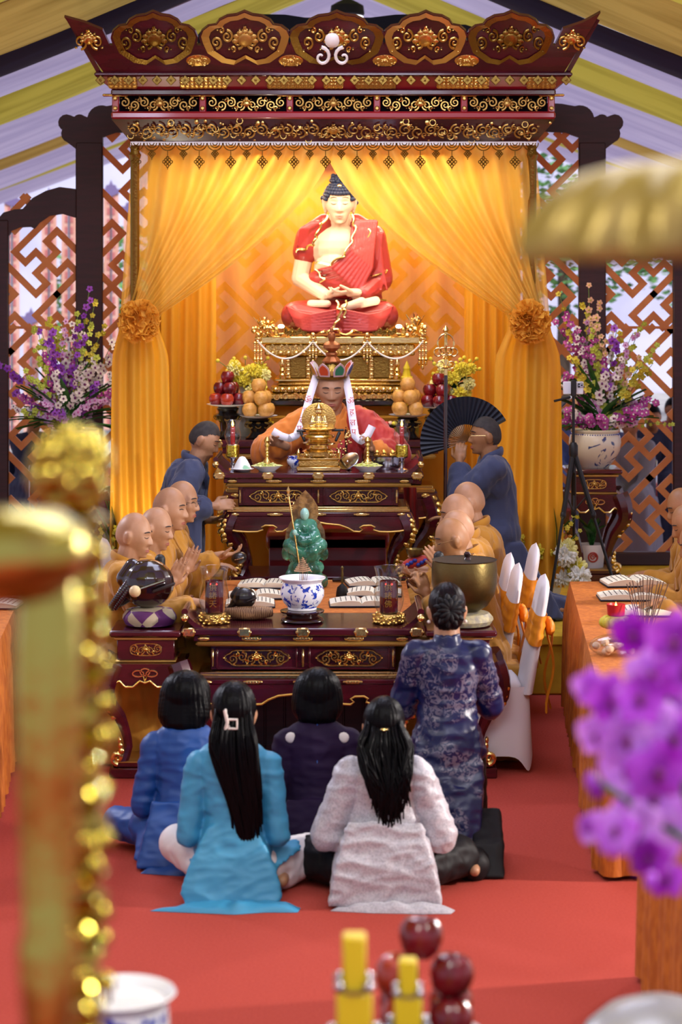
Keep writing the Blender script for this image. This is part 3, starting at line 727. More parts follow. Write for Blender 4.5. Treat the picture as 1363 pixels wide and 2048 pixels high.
def floral():
    m = mat('cloth_floral', '#0d2070', .36); nt = m.node_tree; N = nt.nodes; L = nt.links; b = [n for n in N if n.type == 'BSDF_PRINCIPLED'][0]
    tc = N.new('ShaderNodeTexCoord'); n1 = N.new('ShaderNodeTexNoise'); n1.inputs['Scale'].default_value = 7.5; n1.inputs['Detail'].default_value = 1
    v = N.new('ShaderNodeTexNoise'); v.inputs['Scale'].default_value = 34; v.inputs['Detail'].default_value = 3; v.inputs['Distortion'].default_value = 2.2
    for n in (n1, v): L.new(tc.outputs['Object'], n.inputs['Vector'])
    a = N.new('ShaderNodeMapRange'); a.inputs[1].default_value = .50; a.inputs[2].default_value = .56; L.new(n1.outputs['Fac'], a.inputs[0])
    e = N.new('ShaderNodeMapRange'); e.inputs[1].default_value = .49; e.inputs[2].default_value = .53; L.new(v.outputs['Fac'], e.inputs[0])
    p = N.new('ShaderNodeMath'); p.operation = 'MULTIPLY'; L.new(a.outputs[0], p.inputs[0]); L.new(e.outputs[0], p.inputs[1])
    mx = N.new('ShaderNodeMix'); mx.data_type = 'RGBA'; mx.inputs['A'].default_value = hx('#081446'); mx.inputs['B'].default_value = hx('#645e72'); L.new(p.outputs[0], mx.inputs['Factor'])
    L.new(mx.outputs['Result'], b.inputs['Base Color'])
floral()
def headpt(n):
    x, y, z = n.x * .075, n.y * .097, n.z * .118; hw = n.y / max(1e-6, math.hypot(n.x, n.y)); low = -n.z
    if low > 0: x *= 1 - .20 * sst(.1, .9, low) + .30 * sst(.6, 1, low) * (1 if n.y > -.2 else .4)
    if n.y > 0: y = y * (1 - .06 * hw) + .030 * sst(.3, .85, low) * max(0, hw) * sst(1.0, .9, low) + .022 * sst(.8, .97, low) * max(0, hw)
    else: y *= 1 - .45 * sst(.2, .95, low); x *= 1 + .03 * sst(-.2, .5, n.z)
    if n.y > 0:
        def g(u, c, s): return math.exp(-((u - c) / s) ** 2)
        ax = abs(x); d = 0
        nose = sst(.022, -.030, z) * sst(-.046, -.036, z); d += .026 * nose * g(x, 0, .009 + .008 * sst(0, -.03, z)) + .006 * g(ax, .013, .007) * g(z, -.036, .008)
        d -= .0095 * g(ax, .031, .017) * g(z, .010, .013); d += .005 * g(ax, .031, .013) * g(z, .006, .008)
        d += .0045 * g(ax, .03, .024) * g(z, .030, .009); d += .004 * g(ax, .042, .02) * g(z, -.025, .022)
        d += .0075 * g(x, 0, .021) * (g(z, -.062, .0065) + .9 * g(z, -.076, .007)); d -= .004 * g(x, 0, .024) * g(z, -.0685, .003)
        d -= .004 * g(x, 0, .02) * g(z, -.088, .007); d += .007 * g(x, 0, .020) * g(z, -.103, .012)
        y += d * max(0, hw) ** .5
    return V((x, y, z))
NHU, NHV = 72, 60
HEADV = []; HEADF = []
for j in range(NHV + 1):
    t = PI * j / NHV
    for i in range(NHU):
        p = 2 * PI * i / NHU; HEADV.append(headpt(V((sin(t) * cos(p), sin(t) * sin(p), cos(t)))))
for j in range(NHV):
    for i in range(NHU): HEADF.append((j * NHU + i, (j + 1) * NHU + i, (j + 1) * NHU + (i + 1) % NHU, j * NHU + (i + 1) % NHU))
HB = BVHTree.FromPolygons(HEADV, HEADF)
def face_at(x, z):
    h = HB.ray_cast(V((x, .4, z)), V((0, -1, 0))); return h[0] if h[0] else V((x, .09, z))
def add_head(mb, HM, ears=1.0):
    A = mb.M; mb.M = A @ HM; mb.add(HEADV, HEADF)
    for sx in (-1, 1):
        e = Matrix.Rotation(sx * R(-24), 3, 'Z') @ Matrix.Rotation(R(-10), 3, 'X'); c = V((sx * .075, -.010, -.010 - .012 * (ears - 1)))
        mb.ell(c, (.011, .024, .037 * ears), e, 12, 8); mb.ell(c + V((sx * .008, -.004, .008)), (.007, .021, .025 * ears), e, 10, 6); mb.ell(c + V((0, .004, -.026 * ears)), (.008, .010, .012), None, 8, 6)
    mb.M = A
def face_parts(root, HM, brow='brow', closed=True, lipm='lip', brow_r=.0032, off=0, lift=0):
    b = MB(); b.M = HM
    for sx in (-1, 1):
        pts = [face_at(sx * (.014 + .034 * i / 7), .026 + lift + (.007 + lift * .6) * sin(PI * (.22 + .68 * i / 7))) + V((0, .0012 + off, 0)) for i in range(8)]
        b.tube(pts, [brow_r * (.5 + .7 * sin(PI * (i + 1) / 9)) for i in range(8)], 5)
    b.build('eyebrow', brow, root)
    b = MB(); b.M = HM
    for sx in (-1, 1):
        pts = [face_at(sx * (.017 + .029 * i / 8), .0045 - .0045 * sin(PI * i / 8) if closed else .006 + .004 * sin(PI * i / 8)) + V((0, .0008 + off, 0)) for i in range(9)]
        b.tube(pts, [.0010 + .0012 * sin(PI * i / 8) if closed else .0024 * sin(PI * (i + .6) / 9.2) + .0006 for i in range(9)], 5)
    b.build('eyelashes', brow, root)
    b = MB(); b.M = HM
    for z, q in ((-.0635, .0034), (-.0735, .0040)):
        b.tube([face_at(-.022 + .044 * i / 8, z + (.003 if z > -.07 else -.001) * -abs(i - 4) / 4) + V((0, -.0008, 0)) for i in range(9)], [q * (.25 + .75 * sin(PI * (i + .5) / 9)) for i in range(9)], 6)
    b.build('lips', lipm, root)
def hair_cap(root, HM, zf=.045, off=.0025, m='stubble', side=-.02):
    b = MB(); b.M = HM; ids = {}; vs = []; fs = []
    def keep(p):
        if p.y > .03: return p.z > zf + (p.y - .03) * .25
        if p.y > -.02: return p.z > lerp(side + .01, zf, (p.y + .02) / .05)
        return p.z > -.055 if p.y < -.03 else p.z > side
    for f in HEADF:
        if all(keep(HEADV[i]) for i in f):
            g = []
            for i in f:
                if i not in ids: ids[i] = len(vs); p = HEADV[i]; vs.append(p + p.normalized() * off)
                g.append(ids[i])
            fs.append(g)
    b.add(vs, fs); return b.build('hair', m, root, smooth='all')
def hand(mb, w, d, n, s, curl=.3, sc=1.0, spread=.06, thumb=.6, fingers=None):
    """w wrist, d finger direction, n palm normal, s +-1: side of the thumb along d x n"""
    d = d.normalized(); n = (n - d * n.dot(d)).normalized(); sd = d.cross(n) * s; k = sc
    Rm = Matrix((sd, d, n)).transposed()
    mb.ell(w + d * .048 * k, (.041 * k, .052 * k, .0145 * k), Rm, 12, 8); mb.cap(w - d * .02 * k, w + d * .03 * k, .026 * k, .027 * k, 10)
    for i in range(4):
        o = (.031, .0105, -.0105, -.030)[i] * k; L = (.070, .078, .073, .057)[i] * k; cu = curl if fingers is None else fingers[i]
        p = w + d * (.088 - .004 * abs(i - 1.3)) * k + sd * o; dr = (d + sd * (o * 3 * spread / .06 * .35)).normalized(); r = .0088 * k
        ax = dr.cross(n)
        pts = [p - dr * .02 * k, p]; a = 0
        for q, f in enumerate((.45, .31, .24)):
            a += cu * (.8, 1.1, .8)[q]; dd = dr * cos(a) + n * sin(a); p = p + dd * L * f; pts.append(p)
        mb.chain(pts, [r * 1.1, r, r * .94, r * .86, r * .74], 8)
    p = w + d * .022 * k + sd * .030 * k; t1 = (d * .55 + sd * thumb + n * .35).normalized(); t2 = (d * .9 + sd * thumb * .35 + n * (.3 + curl * .5)).normalized()
    mb.chain([p - sd * .012 * k, p + t1 * .034 * k, p + t1 * .034 * k + t2 * .030 * k, p + t1 * .034 * k + t2 * .056 * k], [.014 * k, .0115 * k, .0098 * k, .008 * k], 8)
def ik(sh, wr, l1, l2, pole):
    d = wr - sh; L = min(d.length, (l1 + l2) * .995); d.normalize(); a = (l1 * l1 - l2 * l2 + L * L) / (2 * L); h = math.sqrt(max(0, l1 * l1 - a * a))
    q = (pole - d * pole.dot(d)).normalized(); return sh + d * a + q * h
class Fig:
    """a figure facing local +Y; joints in local metres"""
    def __init__(s, label, loc, rz, pose, sc=1.0, lean=.05, wide=1.04, yaw=0, pitch=-8, roll=0, cat='person', group=None, lat=0, m_=True):
        s.root = T('person', label, cat, loc, R(rz), group); s.k = sc; s.inv = (Matrix.Translation(loc) @ Matrix.Rotation(R(rz), 4, 'Z')).inverted()
        J = s.J = {}; k = sc
        if pose == 'seat':
            J['pel'] = V((0, 0, .53)); nz = 1.02; J['kn'] = [V((sx * .13, .43, .55)) for sx in (-1, 1)]; J['an'] = [V((sx * .13, .41, .05)) for sx in (-1, 1)]
        elif pose == 'kneel':
            J['pel'] = V((0, -.05, .50)); nz = 1.0; J['kn'] = [V((sx * .11, .06, .065)) for sx in (-1, 1)]; J['an'] = [V((sx * .10, -.36, .06)) for sx in (-1, 1)]
        else:
            J['pel'] = V((0, 0, .12)); nz = .575; J['kn'] = [V((sx * .33, .26, .11)) for sx in (-1, 1)]; J['an'] = [V((-sx * .10, .33, .055)) for sx in (-1, 1)]
        for key in ('kn', 'an'): J[key] = [v * k for v in J[key]]
        J['pel'] = J['pel'] * k; pz = J['pel'].z
        J['nk'] = V((lat, J['pel'].y + lean, nz * k)); J['ch'] = J['pel'].lerp(J['nk'], .62)
        J['sh'] = [V((sx * (.165 if m_ else .142) * k + lat * .9, J['nk'].y - .005, (nz - .055) * k)) for sx in (-1, 1)]
        s.hc = J['nk'] + V((0, .028 + lean * .25, .148 if pose == 'seat' else .141)) * k
        s.HM = Matrix.Translation(s.hc) @ Matrix.Rotation(R(yaw), 4, 'Z') @ Matrix.Rotation(R(pitch), 4, 'X') @ Matrix.Rotation(R(roll), 4, 'Y') @ Matrix.Diagonal((k * wide, k, k, 1))
        s.wr = [None, None]; s.hd = [None, None]
    def W(s, px, py, D): return s.inv @ P(px, py, D)
    def D(s, v): return s.inv.to_3x3() @ V(v)
    def arm(s, i, wr, d, n, th, pole=None, **kw):
        """i: 0 = person's left (-x), 1 = right (+x)"""
        k = s.k; s.wr[i] = V(wr); sx = (-1, 1)[i]; sh = s.J['sh'][i]; dd = s.wr[i] - sh
        if dd.length > .52 * k: s.wr[i] = sh + dd.normalized() * .52 * k
        s.J.setdefault('el', [None, None])[i] = ik(sh, s.wr[i], .28 * k, .25 * k, pole or V((sx * .5, -.2, -1))); s.hd[i] = (V(d), V(n), th, kw)
    def body(s, skin='skin', vox=.0055, ears=1.0, face=True, closed=True, legs=True, brow='brow', extra=None):
        J = s.J; k = s.k; b = MB(); add_head(b, s.HM, ears)
        b.cap(J['nk'] - V((0, .01, .05)), s.hc + V((0, -.012, -.055)) * k, .064 * k, .060 * k, 14)
        b.ell(J['ch'] + V((0, .01, 0)), (.11 * k, .065 * k, .15 * k)); b.cap(J['pel'], J['ch'], .08 * k, .07 * k); b.cap(J['sh'][0], J['sh'][1], .04 * k, .04 * k); b.ell(J['pel'], (.11 * k, .08 * k, .08 * k))
        for i in (0, 1):
            if s.wr[i] is None: s.arm(i, J['kn'][i] * .8 + V((0, 0, .10 * k)), V((0, 1, -.2)), V((0, 0, -1)), 1)
            b.cap(J['sh'][i], J['el'][i], .042 * k, .036 * k); b.cap(J['el'][i], s.wr[i], .036 * k, .025 * k)
            d, n, th, kw = s.hd[i]; hand(b, s.wr[i], d, n, th, sc=k, **kw)
            if legs:
                hp = J['pel'] + V(((-1, 1)[i] * .09 * k, 0, -.01)); b.cap(hp, J['kn'][i], .07 * k, .05 * k); b.cap(J['kn'][i], J['an'][i], .048 * k, .034 * k)
                f = V((0, 1, -.15)) if J['an'][i].z < J['kn'][i].z - .2 else (V((0, -1, 0)) if J['an'][i].y < J['kn'][i].y - .1 else V(((-1, 1)[1 - i], .2, 0)))
                b.cap(J['an'][i], J['an'][i] + f * .10 * k, .034 * k, .024 * k)
        if extra: extra(b)
        o = remesh(b, 'body', skin, s.root, vox, 3, .45)
        if face: face_parts(s.root, s.HM, brow, closed)
        return o
    def robe(s, m, sleeve=(.078, .085, .066), drop=.16, vox=.010, amp=.010, flare=1.0, seed=0, hem=True, extra=None, sm=5, f=(13, 13, 4)):
        J = s.J; k = s.k; b = MB(); nk, ch, pel = J['nk'], J['ch'], J['pel']
        b.ell(pel + V((0, 0, .02)), (.185 * k, .155 * k, .16 * k)); b.cap(pel, ch, .150 * k, .140 * k); b.ell(ch + V((0, .0, .05 * k)), (.185 * k, .125 * k, .16 * k))
        for i in (0, 1):
            sx = (-1, 1)[i]; sh, el, wr = J['sh'][i], J['el'][i], s.wr[i]
            b.cap(nk + V((sx * .03 * k, -.01, -.03 * k)), sh + V((0, 0, -.012 * k)), .062 * k, .066 * k)
            b.cap(sh, el, sleeve[0] * k, sleeve[1] * k); dv = wr - el; w2 = wr - dv.normalized() * min(dv.length * .75, sleeve[2] * k * .75 + .02); b.cap(el, w2, sleeve[1] * k, sleeve[2] * k)
            dn = V((0, 0, -drop * k)); sd = (wr - el).cross(V((0, 0, 1)));
            sd = sd.normalized() * .05 * k if sd.length > .01 else V((.05, 0, 0))
            b.hull([p + q for p in (el, w2, el + dn * .8, w2 + dn, el.lerp(sh, .35)) for q in (sd, -sd, V((0, 0, -.02)))])
            if hem == 'seat' or hem is True and J['an'][i].z < J['kn'][i].z - .2:
                hp = pel + V((sx * .09 * k, 0, 0)); b.cap(hp, J['kn'][i], .125 * k, .105 * k)
        if hem is True and J['an'][0].z < J['kn'][0].z - .2:
            y1 = J['kn'][0].y + .10 * k; b.hull([V((sx * x * k, y, z)) for sx in (-1, 1) for x, y, z in ((.22, y1, J['kn'][0].z), (.25 * flare, y1 + .03, .012), (.27 * flare, -.19, .012), (.21, -.19 * k, .5 * k))])
        elif hem is True and J['an'][0].y < J['kn'][0].y - .1:
            b.hull([V((sx * x * k * flare, y * k, z * k)) for sx in (-1, 1) for x, y, z in ((.17, .14, .45), (.16, -.20, .48), (.20, .22, .02), (.22, -.32, .02), (.20, -.46, .015), (.19, -.22, .25))])
        elif hem is True:
            for i in (0, 1): b.cap(pel, J['kn'][i], .13 * k, .10 * k); b.cap(J['kn'][i], J['an'][i], .09 * k, .08 * k)
        if extra: extra(b)
        o = remesh(b, 'robe', m, s.root, vox, sm, .5, folds(amp, f[0], f[1], f[2], seed) if amp else None); return o
    def collar(s, m, w=.026, band=True, inner=None):
        J = s.J; k = s.k; b = MB(); nk = J['nk']
        L = []
        for i in range(15):
            a = lerp(-.62 * PI, .62 * PI, i / 14); x = sin(a) * .077 * k; y = -cos(a) * .068 * k
            z = .045 * k - .03 * k * (1 - cos(a)); L.append(nk + V((x, y, z)))
        a0 = J['ch'] + V((.03 * k, .135 * k, -.04 * k)); b0 = J['ch'] + V((-.03 * k, .135 * k, -.04 * k))
        fr_ = [a0, a0.lerp(L[0], .5) + V((-.01, .035, 0)) * k] + L + [b0.lerp(L[-1], .5) + V((.01, .035, 0)) * k, b0]
        b.tube(fr_, [(.012 * k, w * k)] * len(fr_), 8, flat=V((0, 0, 1))); return b.build('collar', m, s.root)
MUS = 'robe_mustard'
chair_pos = []
# --- the four monks on the left, facing right --------------------------------------------------
def prayer(f, px, py, D, tilt=(.45, 0, 1), gap=.017, k=1.0):
    c = f.W(px, py, D); up = f.D((tilt[0], 0, tilt[2])).normalized() if True else None
    lat = V((1, 0, 0))
    for i in (0, 1):
        sx = (-1, 1)[i]; f.arm(i, c - up * .09 + lat * sx * (gap + .012), up, -lat * sx, 1 if i == 0 else -1, pole=V((sx * .8, -.3, -1)), curl=.02, spread=.0, thumb=.35)
def lmonk(label, px, D, sc, ztop, **kw):
    loc = V((X(px, D) - .10, D, ztop - 1.285 * sc)); loc.z = 0
    f = Fig(label, loc, -90, 'seat', sc, **kw); return f
# m1 : nearest
f = lmonk('seated bald monk in mustard robe nearest the wooden fish, reaching along the altar table', 266, 11.62, 1.0, 1.3, lean=.06, pitch=-10, yaw=-10)
f.arm(1, f.W(392, 1206, 11.45), f.D((1, .2, -.25)), V((0, 0, -1)), -1, curl=.5); f.arm(0, f.W(345, 1215, 11.9), f.D((1, 0, -.1)), V((0, 0, -1)), 1, curl=.5)
f.body('skin_pale'); f.robe(MUS, drop=.20, seed=1.3); f.collar(MUS); chair_pos.append((f.root.location.copy(), -1))
f = lmonk('seated bald monk in mustard robe, second from the wooden fish, palms pressed together', 314, 12.08, .985, 1.3, lean=.05, pitch=-12, yaw=-12)
prayer(f, 356, 1140, 12.0); f.body('skin_pale'); f.robe(MUS, drop=.2, seed=4.1); f.collar(MUS); chair_pos.append((f.root.location.copy(), -1))
f = lmonk('tall seated bald monk in mustard robe with dark brows, palms together', 333, 12.54, 1.035, 1.3, lean=.07, pitch=-6, yaw=-14)
prayer(f, 380, 1118, 12.46); f.body('skin_pale', closed=False); f.robe(MUS, drop=.2, seed=7.7); f.collar(MUS); chair_pos.append((f.root.location.copy(), -1))
f = lmonk('seated bald monk in mustard robe and glasses holding out a small black drum', 357, 13.0, 1.03, 1.3, lean=.07, pitch=-8, yaw=-12)
f.arm(1, f.W(436, 1112, 12.7), f.D((1, -.1, .15)), V((0, 0, 1)), 1, curl=.45, pole=V((.6, -.2, -1))); f.arm(0, f.W(420, 1130, 13.1), f.D((1, 0, 0)), V((0, 0, -1)), 1)
f.body('skin_pale', closed=False); f.robe(MUS, drop=.16, seed=9.2); f.collar(MUS); chair_pos.append((f.root.location.copy(), -1))
def glasses(f, m='black_lacquer'):
    b = MB(); b.M = f.HM
    for sx in (-1, 1):
        b.torus((sx * .031, .100, .004), .019, .0010, 18, 5, FRONT, sc=(1.1, .9)); b.tube([(sx * .051, .099, .008), (sx * .078, .04, .008), (sx * .080, -.01, .006)], .0009, 5)
    b.tube([(-.011, .102, .006), (0, .105, .009), (.011, .102, .006)], .0012, 5); b.build('glasses', m, f.root)
glasses(f)
LM4 = f
# --- the four monks on the right, facing left ---------------------------------------------------
def rmonk(label, px, D, sc, **kw):
    return Fig(label, V((X(px, D) + .13, D, 0)), 90, 'seat', sc, **kw)
f = rmonk('bald monk in mustard robe and thin glasses behind the singing bowl, hands clasped', 916, 11.72, .97, lean=.11, pitch=-16, yaw=8)
c = f.W(852, 1165, 11.65)
f.arm(0, c + V((-.03, 0, -.07)), f.D((-.3, 0, 1)), f.D((-.6, .8, 0)), 1, curl=.7, thumb=.4); f.arm(1, c + V((.03, 0, -.05)), f.D((-.3, 0, 1)), f.D((-.6, -.8, 0)), -1, curl=.7, thumb=.4)
f.body(closed=True); f.robe(MUS, drop=.2, seed=2.2); f.collar(MUS); glasses(f, 'gold_bright'); chair_pos.append((f.root.location.copy(), 1))
f = rmonk('bald monk in mustard robe, second behind the singing bowl, palms together', 922, 12.17, .965, lean=.10, pitch=-14, yaw=4)
prayer(f, 868, 1112, 12.1, (-.8, 0, 1)); f.body('skin_pale'); f.robe(MUS, drop=.2, seed=3.2); f.collar(MUS); chair_pos.append((f.root.location.copy(), 1))
f = rmonk('bald monk in mustard robe, third behind the singing bowl, holding a brocade bag', 922, 12.63, 1.0, lean=.10, pitch=-12, yaw=4)
f.arm(0, f.W(850, 1150, 12.5), f.D((-1, -.3, .1)), V((0, 0, 1)), -1, curl=.5); f.arm(1, f.W(845, 1140, 12.8), f.D((-1, 0, .1)), f.D((0, -1, .3)), 1, curl=.4)
f.body('skin_pale'); f.robe(MUS, drop=.18, seed=5.2); f.collar(MUS); chair_pos.append((f.root.location.copy(), 1)); RM3 = f
f = rmonk('bald monk in mustard robe farthest behind the singing bowl, mostly hidden', 936, 13.08, 1.02, lean=.08, pitch=-8, yaw=0)
f.body('skin_pale'); f.robe(MUS, drop=.18, seed=6.2); f.collar(MUS); chair_pos.append((f.root.location.copy(), 1))
# --- monks reading at the far right table -----------------------------------------------------------
for lb, px, D, sc, hp in (('monk in mustard robe at the right frame edge turning pages of an open book', 1374, 13.0, 1.0, (1285, 1150)), ('monk in mustard robe at the right frame edge with hands on the second open book', 1384, 12.3, .98, (1300, 1178)), ('monk in mustard robe at the right frame edge with hand on the flat open book', 1400, 11.7, .95, (1318, 1205))):
    f = Fig(lb, V((X(px, D) + .08, D, 0)), 90, 'seat', sc, lean=.06, pitch=-22)
    f.arm(0, f.W(hp[0], hp[1], D - .1), f.D((-1, -.2, -.12)), V((0, 0, -1)), 1, curl=.35); f.arm(1, f.W(hp[0] + 20, hp[1] + 8, D + .15), f.D((-1, .2, -.12)), V((0, 0, -1)), -1, curl=.35)
    f.body('skin'); f.robe(MUS, drop=.06, sleeve=(.07, .075, .055), seed=px); f.collar(MUS)
# --- kneeling attendants in slate robes --------------------------------------------------------------
D = 13.85; f = Fig('young attendant in slate blue robe bowing beside the altar table corner', V((X(352, D), D, zf)), -90, 'kneel', 1.0, lean=.16, pitch=-28, yaw=-6)
f.arm(1, f.W(425, 1012, 13.6), f.D((1, .1, .12)), f.D((0, 1, -.5)), 1, curl=.45, pole=V((.4, -.6, -1))); f.arm(0, f.W(420, 1040, 14.05), f.D((1, 0, 0)), V((0, 0, 1)), 1)
f.body('skin_pale'); f.robe('robe_slate', sleeve=(.085, .095, .075), drop=.30, seed=11, flare=.95); f.collar('robe_slate', .03); hair_cap(f.root, f.HM, .052, .003)
D = 14.0; f = Fig('attendant in slate blue robe and glasses kneeling upright with a black fan', V((X(975, D), D, zf)), 90, 'kneel', 1.01, lean=.03, pitch=-2, yaw=6)
f.arm(0, f.W(918, 925, 14.0), f.D((.12, .2, 1)), f.D((.2, 1, 0)), 1, curl=.55, pole=V((-.3, .2, -1)), thumb=.5); f.arm(1, f.W(905, 1040, 14.2), f.D((-1, 0, .2)), V((0, 0, -1)), 1)
def trail(b):
    b.hull([V((sx * .12 + .0, y, z)) for sx in (-1, 1) for y, z in ((-.2, .02), (-.2, .2), (-.56, .10), (-.60, .02))]); b.cap((.05, -.50, .05), (.05, -.62, .09), .07, .05)
f.body('skin', closed=False); f.robe('robe_slate', sleeve=(.085, .095, .07), drop=.26, seed=14, extra=trail); f.collar('robe_slate', .03); hair_cap(f.root, f.HM, .050, .005, side=.0); glasses(f, 'gold_bright'); FAN = f
# --- the crowned monk -------------------------------------------------------------------------------------
D = 14.35; zs_ = Z(779, D) - 1.168 * 1.10
f = Fig('crowned elder monk in orange robe and red mantle holding white ribbons', V((X(663, D), D + .03, zs_)), 180, 'seat', 1.10, lean=.05, pitch=-10, wide=1.12)
f.arm(1, f.W(566, 890, 14.02), f.D((-.75, -.3, .35)), f.D((.2, -.8, -.6)), 1, curl=.9, pole=V((1, -.3, -.7))); f.arm(0, f.W(742, 905, 14.02), f.D((-.1, -.4, 1)), f.D((-.9, -.3, .1)), 1, curl=.7, pole=V((-1, -.3, -.7)))
f.J['kn'] = [V((sx * .16, .12, .60)) for sx in (-1, 1)]
f.body('skin_pale', legs=False); f.robe('robe_orange', sleeve=(.095, .10, .072), drop=.24, seed=21, hem='seat', amp=.012); f.collar('robe_orange', .036)
MAS = f
def mantle():
    J = f.J; b = MB(); k = f.k; sh = J['sh'][0]
    b.cap(sh + V((.05, 0, .01)), sh + V((-.045, 0, -.03)), .085, .10); b.cap(sh, J['el'][0], .115, .125); b.cap(J['el'][0], f.wr[0].lerp(J['el'][0], .55), .12, .10)
    dn = V((0, 0, -.26)); e, w_ = J['el'][0], f.wr[0].lerp(J['el'][0], .2); b.hull([p + q for p in (e, w_, e + dn * .8, w_ + dn) for q in (V((.04, .03, 0)), V((-.04, -.03, 0)))])
    c = J['ch']; b.ell(c + V((-.06, .055, -.08)), (.15, .115, .17)); b.ell(J['pel'] + V((0, .10, .06)), (.23, .17, .13)); b.cap(J['pel'] + V((.1, .12, 0)), J['kn'][1] + V((0, -.1, .02)), .13, .12); b.cap(J['pel'] + V((-.1, .12, 0)), J['kn'][0] + V((0, -.1, .02)), .13, .12)
    o = remesh(b, 'mantle', 'kasaya_red', f.root, .011, 6, .5, folds(.013, 12, 12, 4, 31))
    r2 = random.Random(5); b = MB()
    for i in range(60):
        t = r2.random(); p = lerp(0, 1, t); q = sh.lerp(c + V((.03, .19, -.12)), p) + V((r2.uniform(-.03, .03), .10 + .03 * (1 - abs(2 * p - 1)), r2.uniform(-.02, .03))); spiral(b, 0, 0, .01, 1, 0, 1, .002) if False else b.ell(q, (.009, .006, .009), None, 6, 4)
    b.build('mantle_print', 'gold_bright', o)
mantle()
def crown(f):
    b = MB(); b.M = f.HM @ Matrix.Translation((0, .0, .078)) @ Matrix.Diagonal((.82, .92, .95, 1)) @ Matrix.Rotation(R(6), 4, 'X')
    A0 = b.M.copy(); b.lathe([(.086, -.012), (.10, -.004), (.105, .012), (.098, .02), (.085, .014)], (0, 0, 0), 36); b.lathe([(.09, .01), (.075, .05), (.05, .085), (.03, .10), (0, .104)], (0, 0, 0), 24)
    cr_ = b.build('crown', 'gold_dim', f.root)
    cols = ['crown_white', 'crown_ochre', 'crown_orange', 'crown_green', 'crown_blue', 'crown_orange', 'crown_ochre']
    for i in range(7):
        a = R(90 + (i - 3) * 48 + 24); Am = A0 @ Matrix.Rotation(a, 4, 'Z') @ Matrix.Translation((.103, 0, .014)) @ Matrix.Rotation(R(24), 4, 'Y')
        Am = Am @ Matrix(((0, 0, 1, 0), (1, 0, 0, 0), (0, 1, 0, 0), (0, 0, 0, 1)))
        sh_ = [(-.034, 0), (.034, 0), (.041, .03), (.037, .058), (.02, .08), (0, .094), (-.02, .08), (-.037, .058), (-.041, .03)]
        b = MB(); b.prism(sh_, .006, Am); p = b.build('crown_petal', 'crown_rim', f.root)
        b = MB(); b.prism([(x * .74, .012 + y * .74) for x, y in sh_], .0075, Am @ Matrix.Translation((0, 0, -.00075 + .001))); b.prism([(x * .74, .012 + y * .74) for x, y in sh_], .0075, Am @ Matrix.Translation((0, 0, -.0025))); b.build('petal_panel', cols[i], p)
        b = MB(); b.M = A0 @ Matrix.Rotation(a + R(25), 4, 'Z'); b.lathe([(0, 0), (.012, .006), (.014, .02), (.006, .034), (0, .05)], (.104, 0, .014), 8); b.build('crown_bud', 'gold_matte', p)
    b = MB(); b.M = A0 @ Matrix.Translation((0, 0, .09))
    b.lathe([(.05, 0), (.055, .012), (.04, .03), (.03, .04), (.036, .055), (.03, .065), (.022, .07)], (0, 0, 0), 18, rib=(9, .12)); b.lathe([(.022, .07), (.05, .095), (.048, .115), (.03, .13), (.016, .135), (.02, .15), (.024, .165), (.018, .185), (.010, .19), (.012, .20), (.009, .215), (0, .222)], (0, 0, 0), 18, rib=(8, .10))
    b.build('crown_finial', 'crown_copper', f.root)
mat('crown_white', '#d8d0c8', .5); mat('crown_ochre', '#c8912e', .5); mat('crown_orange', '#c8481c', .5); mat('crown_green', '#2f7a58', .5); mat('crown_blue', '#4060a0', .5); mat('crown_rim', '#cda9ad', .45); mat('crown_copper', '#a8653a', .4, metal=.7)
mat('ribbon_cloth', '#efeaf2', .7); mat('red_ink', '#c4281c', .7)
crown(f)
def ribbon(f, pts, wd, chars):
    """white ribbon through world px points (px, py, D); characters face the camera"""
    Q = [f.W(*p) for p in pts]; dense = []
    for i in range(len(Q) - 1):
        for k in range(6): dense.append(Q[i].lerp(Q[i + 1], k / 6))
    dense.append(Q[-1]); b = MB(); n = len(dense); vs_ = []
    for i, p in enumerate(dense):
        d = (dense[min(n - 1, i + 1)] - dense[max(0, i - 1)]).normalized(); s_ = d.cross(V((0, 1, .25))).normalized() * wd / 2; vs_ += [p - s_, p + s_, p - s_ - V((0, .002, 0)), p + s_ - V((0, .002, 0))]
    fs_ = []
    for i in range(n - 1):
        o = 4 * i; fs_ += [(o, o + 1, o + 5, o + 4), (o + 2, o + 6, o + 7, o + 3), (o, o + 4, o + 6, o + 2), (o + 1, o + 3, o + 7, o + 5)]
    b.add(vs_, fs_); r_ = b.build('crown_ribbon', 'ribbon_cloth', f.root, smooth='all')
    for ch, (px, py, D_) in chars:
        c = f.W(px, py, D_); A = Matrix.Translation(c) @ Matrix.Rotation(PI, 4, 'Z') @ FRONT
        text(ch, .052, 'ribbon_letter', 'red_ink', r_, A)
ribbon(f, [(632, 752, 14.27), (620, 790, 14.20), (606, 840, 14.06), (592, 871, 13.98), (578, 877, 13.94), (562, 872, 13.93), (545, 862, 13.93)], .048, [('ॐ', (616, 800, 14.15)), ('ह', (610, 821, 14.09)), ('ल', (604, 840, 14.04)), ('प', (598, 857, 13.99))])
ribbon(f, [(690, 752, 14.27), (698, 790, 14.20), (705, 840, 14.06), (710, 872, 13.97), (722, 882, 13.94), (735, 870, 13.94), (744, 852, 13.95)], .050, [('ॐ', (701, 803, 14.12)), ('ह', (703, 824, 14.07)), ('ल', (705, 845, 14.02)), ('प', (707, 864, 13.96))])
b = MB(); J = f.J
for sx in (-1, 1):
    for i in range(26):
        t = i / 25; p = J['nk'] + V((sx * lerp(.085, .10, t), lerp(.02, .21, min(1, t * 1.6)), lerp(.0, -.34, t))); b.ell(p, .009, None, 7, 5)
b.build('prayer_beads', 'inner_dark', f.root)
